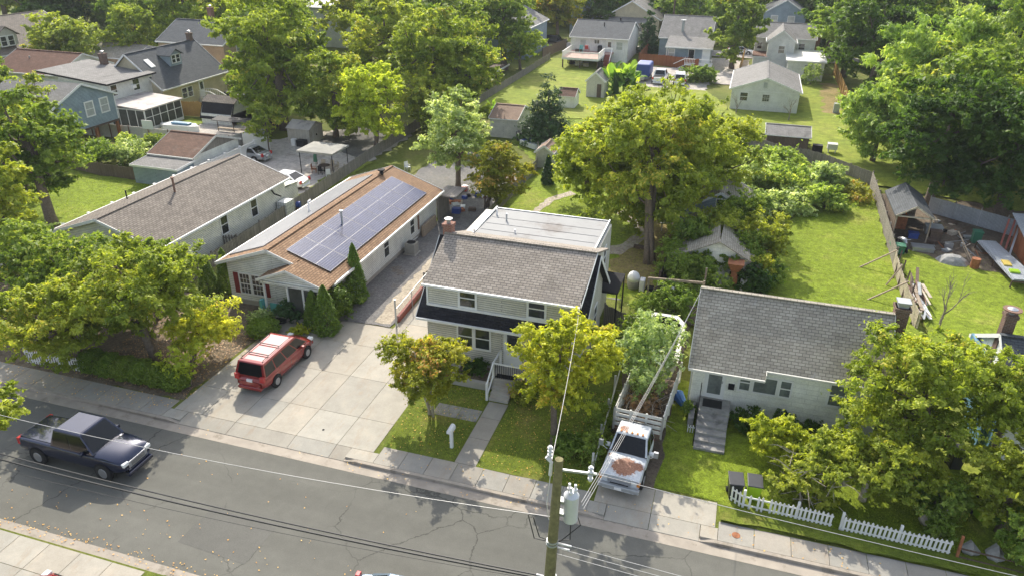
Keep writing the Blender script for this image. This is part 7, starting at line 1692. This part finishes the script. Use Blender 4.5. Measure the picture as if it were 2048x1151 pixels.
# ---- background: copies of a few crowns
protos = []
for k, (mt, n, lf) in enumerate((('leaf_maple',11000,.34),('leaf_green',11000,.34),('leaf_deep',11000,.34),('leaf_locust',10000,.32),('leaf_green',10000,.36))):
    protos.append(('backdrop_tree', mt, n, lf, 200+k))
made = {}
def back(label, x, y, s, k, sz=1, group='tall trees behind the houses'):
    k %= 5; nm, mt, n, lf, sd_ = protos[k]
    if k not in made:
        made[k] = plant(nm,label,'tree',(x,y),7,6.6,6.6,mt,n,lf,sd_,r=.45,nl=38,group=group); T = made[k]
    else: T = dup(made[k], (x,y,0), label=label)
    T.rotation_euler = (0,0,(x*1.7+y)%6.28); T.scale = (s,s,s*sz); return T
B = [('tree rising behind the tan house, left one',-90,108,1.05,3),('tree rising behind the tan house, right one',-79,110,1.1,0),('tree filling the gap above the cream cape house',-69,103,1.05,4),('tree over the dark weathered roof',-103,112,1.0,1),('tree in the gap between the round willow-like tree and the tan house',-93,99,.75,3),('far tree beyond the tan house chimney',-88,124,1.1,0),('far tree over the white mast',-128,140,1.2,1),('far crown above the pale treetop roof, left one',-88,150,1.2,4),('far crown above the pale treetop roof, right one',-70,152,1.2,0),('far crown above the orange-tipped tree',-58,140,1.2,3),('crown filling the far top left field, first from the left edge',-140,142,1.3,1),('crown filling the far top left field, second from the left edge',-126,152,1.3,4),('crown filling the far top left field, third from the left edge',-112,146,1.25,0),('crown filling the far top left field, fourth from the left edge',-100,138,1.2,1),('low dark crown between the round willow-like tree and the mast',-108,116,.9,2),('crown behind the dormered house, left of three',-146,128,1.15,4),('crown behind the dormered house, middle of three',-133,126,1.1,1),('crown behind the dormered house, right of three',-120,119,1.0,4),('tall crown at the extreme top left',-160,134,1.2,0),('crown beside the distant utility pole, on its left',-117,133,1.1,0),('crown just left of the distant utility pole',-106,132,1.1,4),
 ('tree in the top left corner above the dormered house',-124,112,1.1,2),('dark tree behind the white mast',-113,124,1.1,2),('tree left of the pale treetop roof',-84,126,1.05,3),('tree right of the pale treetop roof',-62,118,1.15,0),
 ('light crown above the orange-tipped tree',-52,108,1.1,3),('crown over the lime-green tree at mid height',-47,118,1.05,4),('green crown left of the pale blue glimpsed house',-54,126,1.05,1),('crown at the upper edge above the deck lawn fence',-47,148,1.1,1),
 ('street tree above the deck house, left one',-30.5,160,.8,2),('street tree beside the cream cottage porch',-17,170,.95,2),('street tree above the blue-grey house, left one',-13.5,160,.9,4),('street tree above the blue-grey house, right one',-5,160,1.0,1),
 ('dark street tree right of the blue two-storey house',14,152,1.1,2),('big dark crown above the brick chimney',21,146,1.1,2),('crown between the dark oak and the ailanthus',24,126,1.15,1),('dark crown at the top right above the ailanthus',33,122,1.2,2),
 ('far crown at the top right edge',42,112,1.2,1),('crown behind the far right lawn',30,82,.95,1),('dark crown at the right edge over the lean-to',27,70,.9,2),('crown at the far right behind the lean-to',33,62,.9,4),
 ('tree at the extreme left behind the blue stilt house',-78,56,.8,1),('tree at the far left beside the low brown roof',-88,66,.85,4),('tree at the left edge in front of the dormered house',-100,72,.85,1),('crown behind the raised garden bed',-46,134,1.0,4),('tree behind the low timber shed in the middle lawn',19,86,.9,1)]
for i, b in enumerate(B): back(*b)
rr = random.Random(12); V = []
tops = []
for i in range(210):
    y = rr.uniform(168, 330) if i < 120 else rr.uniform(166, 205); x = rr.uniform(-.62*y-60, .28*y+40); tops.append((x, y))
big = made[1].children[0].data; bv = [c for c in made[1].children if c.name.startswith('crown')][0].data
co = np.empty(len(bv.vertices)*3,'f'); bv.vertices.foreach_get('co', co); co = co.reshape(-1,4,3); tn = np.empty(len(bv.vertices)*4,'f'); bv.color_attributes['tint'].data.foreach_get('color', tn); tn = tn.reshape(-1,4,4)
rg = np.random.default_rng(3); A = []; Tn = []
for x, y in tops:
    idx = rg.choice(len(co), 2200, replace=False); c = co[idx].copy(); cen = c.mean(1, keepdims=True); c = cen+(c-cen)*1.7
    a = rg.uniform(0,6.28); s = rg.uniform(.9,1.3); rot = np.array([[math.cos(a),-math.sin(a),0],[math.sin(a),math.cos(a),0],[0,0,1]]); c = (c@rot.T)*s+np.array([x,y,0]); t = tn[idx].copy(); t[:,:,0] = np.clip(t[:,:,0]+rg.uniform(-.25,.25),0,1); A.append(c); Tn.append(t)
A = np.concatenate(A); Tn = np.concatenate(Tn); n = len(A)
me = bpy.data.meshes.new('woodland'); me.vertices.add(n*4); me.vertices.foreach_set('co', A.reshape(-1).astype('f')); me.loops.add(n*4); me.loops.foreach_set('vertex_index', np.arange(n*4,dtype='i')); me.polygons.add(n); me.polygons.foreach_set('loop_start', np.arange(0,n*4,4,dtype='i')); me.update(calc_edges=True)
at = me.color_attributes.new('tint','FLOAT_COLOR','POINT'); at.data.foreach_set('color', Tn.reshape(-1)); me.materials.append(MATS['leaf_green']); o = bpy.data.objects.new('far_woodland', me); COL.objects.link(o)
o['kind'] = 'stuff'; o['label'] = 'far-off woodland closing the view behind the houses'; o['category'] = 'woodland'

# ---- grass tufts and fallen leaves (stuff)
def inside(px, py, poly):
    c = np.zeros(len(px), bool); n = len(poly)
    for i in range(n):
        x1, y1 = poly[i]; x2, y2 = poly[(i+1)%n]
        if y1 == y2: continue
        k = ((y1 > py) != (y2 > py)) & (px < (x2-x1)*(py-y1)/(y2-y1)+x1); c ^= k
    return c
def scatter(name, label, cat, mat, areas, size, up, seed, lean=.5, asp=.3, z=.02):
    rg = np.random.default_rng(seed); Ps = []
    for poly, dens in areas:
        xs = [p[0] for p in poly]; ys_ = [p[1] for p in poly]; A_ = (max(xs)-min(xs))*(max(ys_)-min(ys_)); k = int(A_*dens)
        x = rg.uniform(min(xs),max(xs),k); y = rg.uniform(min(ys_),max(ys_),k); ok = inside(x,y,poly); Ps.append(np.stack([x[ok],y[ok]],1))
    P_ = np.concatenate(Ps); n = len(P_); p = np.zeros((n,3)); p[:,:2] = P_; p[:,2] = z if np.isscalar(z) else 0
    a = rg.uniform(0,6.283,n); t = np.stack([np.cos(a),np.sin(a),np.zeros(n)],1); s = size*rg.uniform(.5,1.4,n)[:,None]
    V = np.empty((n,4,3))
    if up:
        b = np.stack([-np.sin(a),np.cos(a),np.zeros(n)],1)*rg.uniform(-lean,lean,n)[:,None]+np.array([0,0,1.])
        V[:,0] = p-t*s*asp; V[:,1] = p+t*s*asp; V[:,2] = p+b*s+t*s*asp*.15; V[:,3] = p+b*s-t*s*asp*.15
    else:
        b = np.stack([-np.sin(a),np.cos(a),rg.uniform(-.3,.3,n)],1)
        V[:,0] = p-t*s; V[:,1] = p+b*s*asp; V[:,2] = p+t*s+np.array([0,0,.02]); V[:,3] = p-b*s*asp
    me = bpy.data.meshes.new(name); me.vertices.add(n*4); me.vertices.foreach_set('co', V.reshape(-1).astype('f')); me.loops.add(n*4); me.loops.foreach_set('vertex_index', np.arange(n*4,dtype='i')); me.polygons.add(n); me.polygons.foreach_set('loop_start', np.arange(0,n*4,4,dtype='i')); me.update(calc_edges=True)
    at = me.color_attributes.new('tint','FLOAT_COLOR','POINT'); c = np.ones((n,4,4),'f'); c[:,:,0] = rg.random(n)[:,None]; at.data.foreach_set('color', c.reshape(-1)); me.materials.append(MATS[mat])
    o = bpy.data.objects.new(name, me); COL.objects.link(o); o['kind'] = 'stuff'; o['label'] = label; o['category'] = cat; return o
fl = [(-14.0,25.45),(-10.55,25.45),(-10.55,31.2),(-14.3,31.2)]; fr = [(-9.3,25.45),(-4.3,25.45),(-4.3,33),(-6.2,33),(-9.3,31)]; wl = [(-1.2,26.6),(1.6,26.0),(12,25.9),(12,32),(3,32),(1.7,29.5),(-.6,31)]
scatter('grass_blades','short grass blades on the front lawns','grass','blade',[(fl,190),(fr,190),(wl,190),([(-3.9,33),(-.8,33),(-.8,26.6),(-1.3,26.5),(-1.2,33)],120)],.05,True,1,.9,.16,z=.045)
scatter('lawn_grass','longer bright grass on the two right-hand lawns','grass','blade',[([(1.4,41),(12.1,41),(12.3,56),(12.3,73),(8.5,71),(4,58)],110),([(13.1,41),(24,41),(26,57),(13.1,60)],60),([(-18,56),(-8.5,56),(-8.5,46),(-3.8,44),(-3.8,62),(-18,66)],35)],.065,True,2,1.0,.2,z=.10)
scatter('lawn_grass','rough grass in the small left yard','grass','blade',[([(-62,38),(-48.5,38),(-48.5,53),(-62,53)],40)],.09,True,3,1.0,.2,z=.06)
scatter('fallen_leaves','scattered fallen yellow and brown leaves on the paving and road edges','fallen leaves','fallen',[(R4(-60,-26,24.2,25.5),14),(R4(-60,-4,23.3,23.9),3),(R4(-26.3,-25.4,25.5,33),18),(fl,10),(fr,12),(R4(-14,-8,24.2,25.3),3),(R4(-8,8,24,25.3),3)],.035,False,4,asp=.6,z=.04)
scatter('fallen_leaves','fallen leaves littering the near side of the road and its kerb','fallen leaves','fallen',[(R4(-33,-15,15.9,16.5),26),(R4(-33,-12,16.5,18.5),2.2),(R4(-30,-10,18.5,22),.5)],.035,False,5,asp=.6,z=RZ+.05)
scatter('fallen_leaves','dry leaves under the maple in the left front yard','fallen leaves','leaf_dry',[(R4(-33,-25.9,25.7,33),45)],.05,False,6,asp=.6,z=.1)

# ---- air between the camera and the far gardens
m = MB(); m.box(-760,760,-140,960,-1.5,27)
hz = part('haze', m, 'dark', None); hz['kind'] = 'stuff'; hz['label'] = 'thin bright air'; hz['category'] = 'haze'
mt = bpy.data.materials.new('haze_air'); mt.use_nodes = True; nt = mt.node_tree; nt.nodes.clear()
ou = nt.nodes.new('ShaderNodeOutputMaterial'); pv = nt.nodes.new('ShaderNodeVolumePrincipled'); pv.inputs['Color'].default_value = (.86,.92,1,1); pv.inputs['Density'].default_value = .0002; pv.inputs['Anisotropy'].default_value = .2
nt.links.new(pv.outputs[0], ou.inputs['Volume']); hz.data.materials[0] = mt
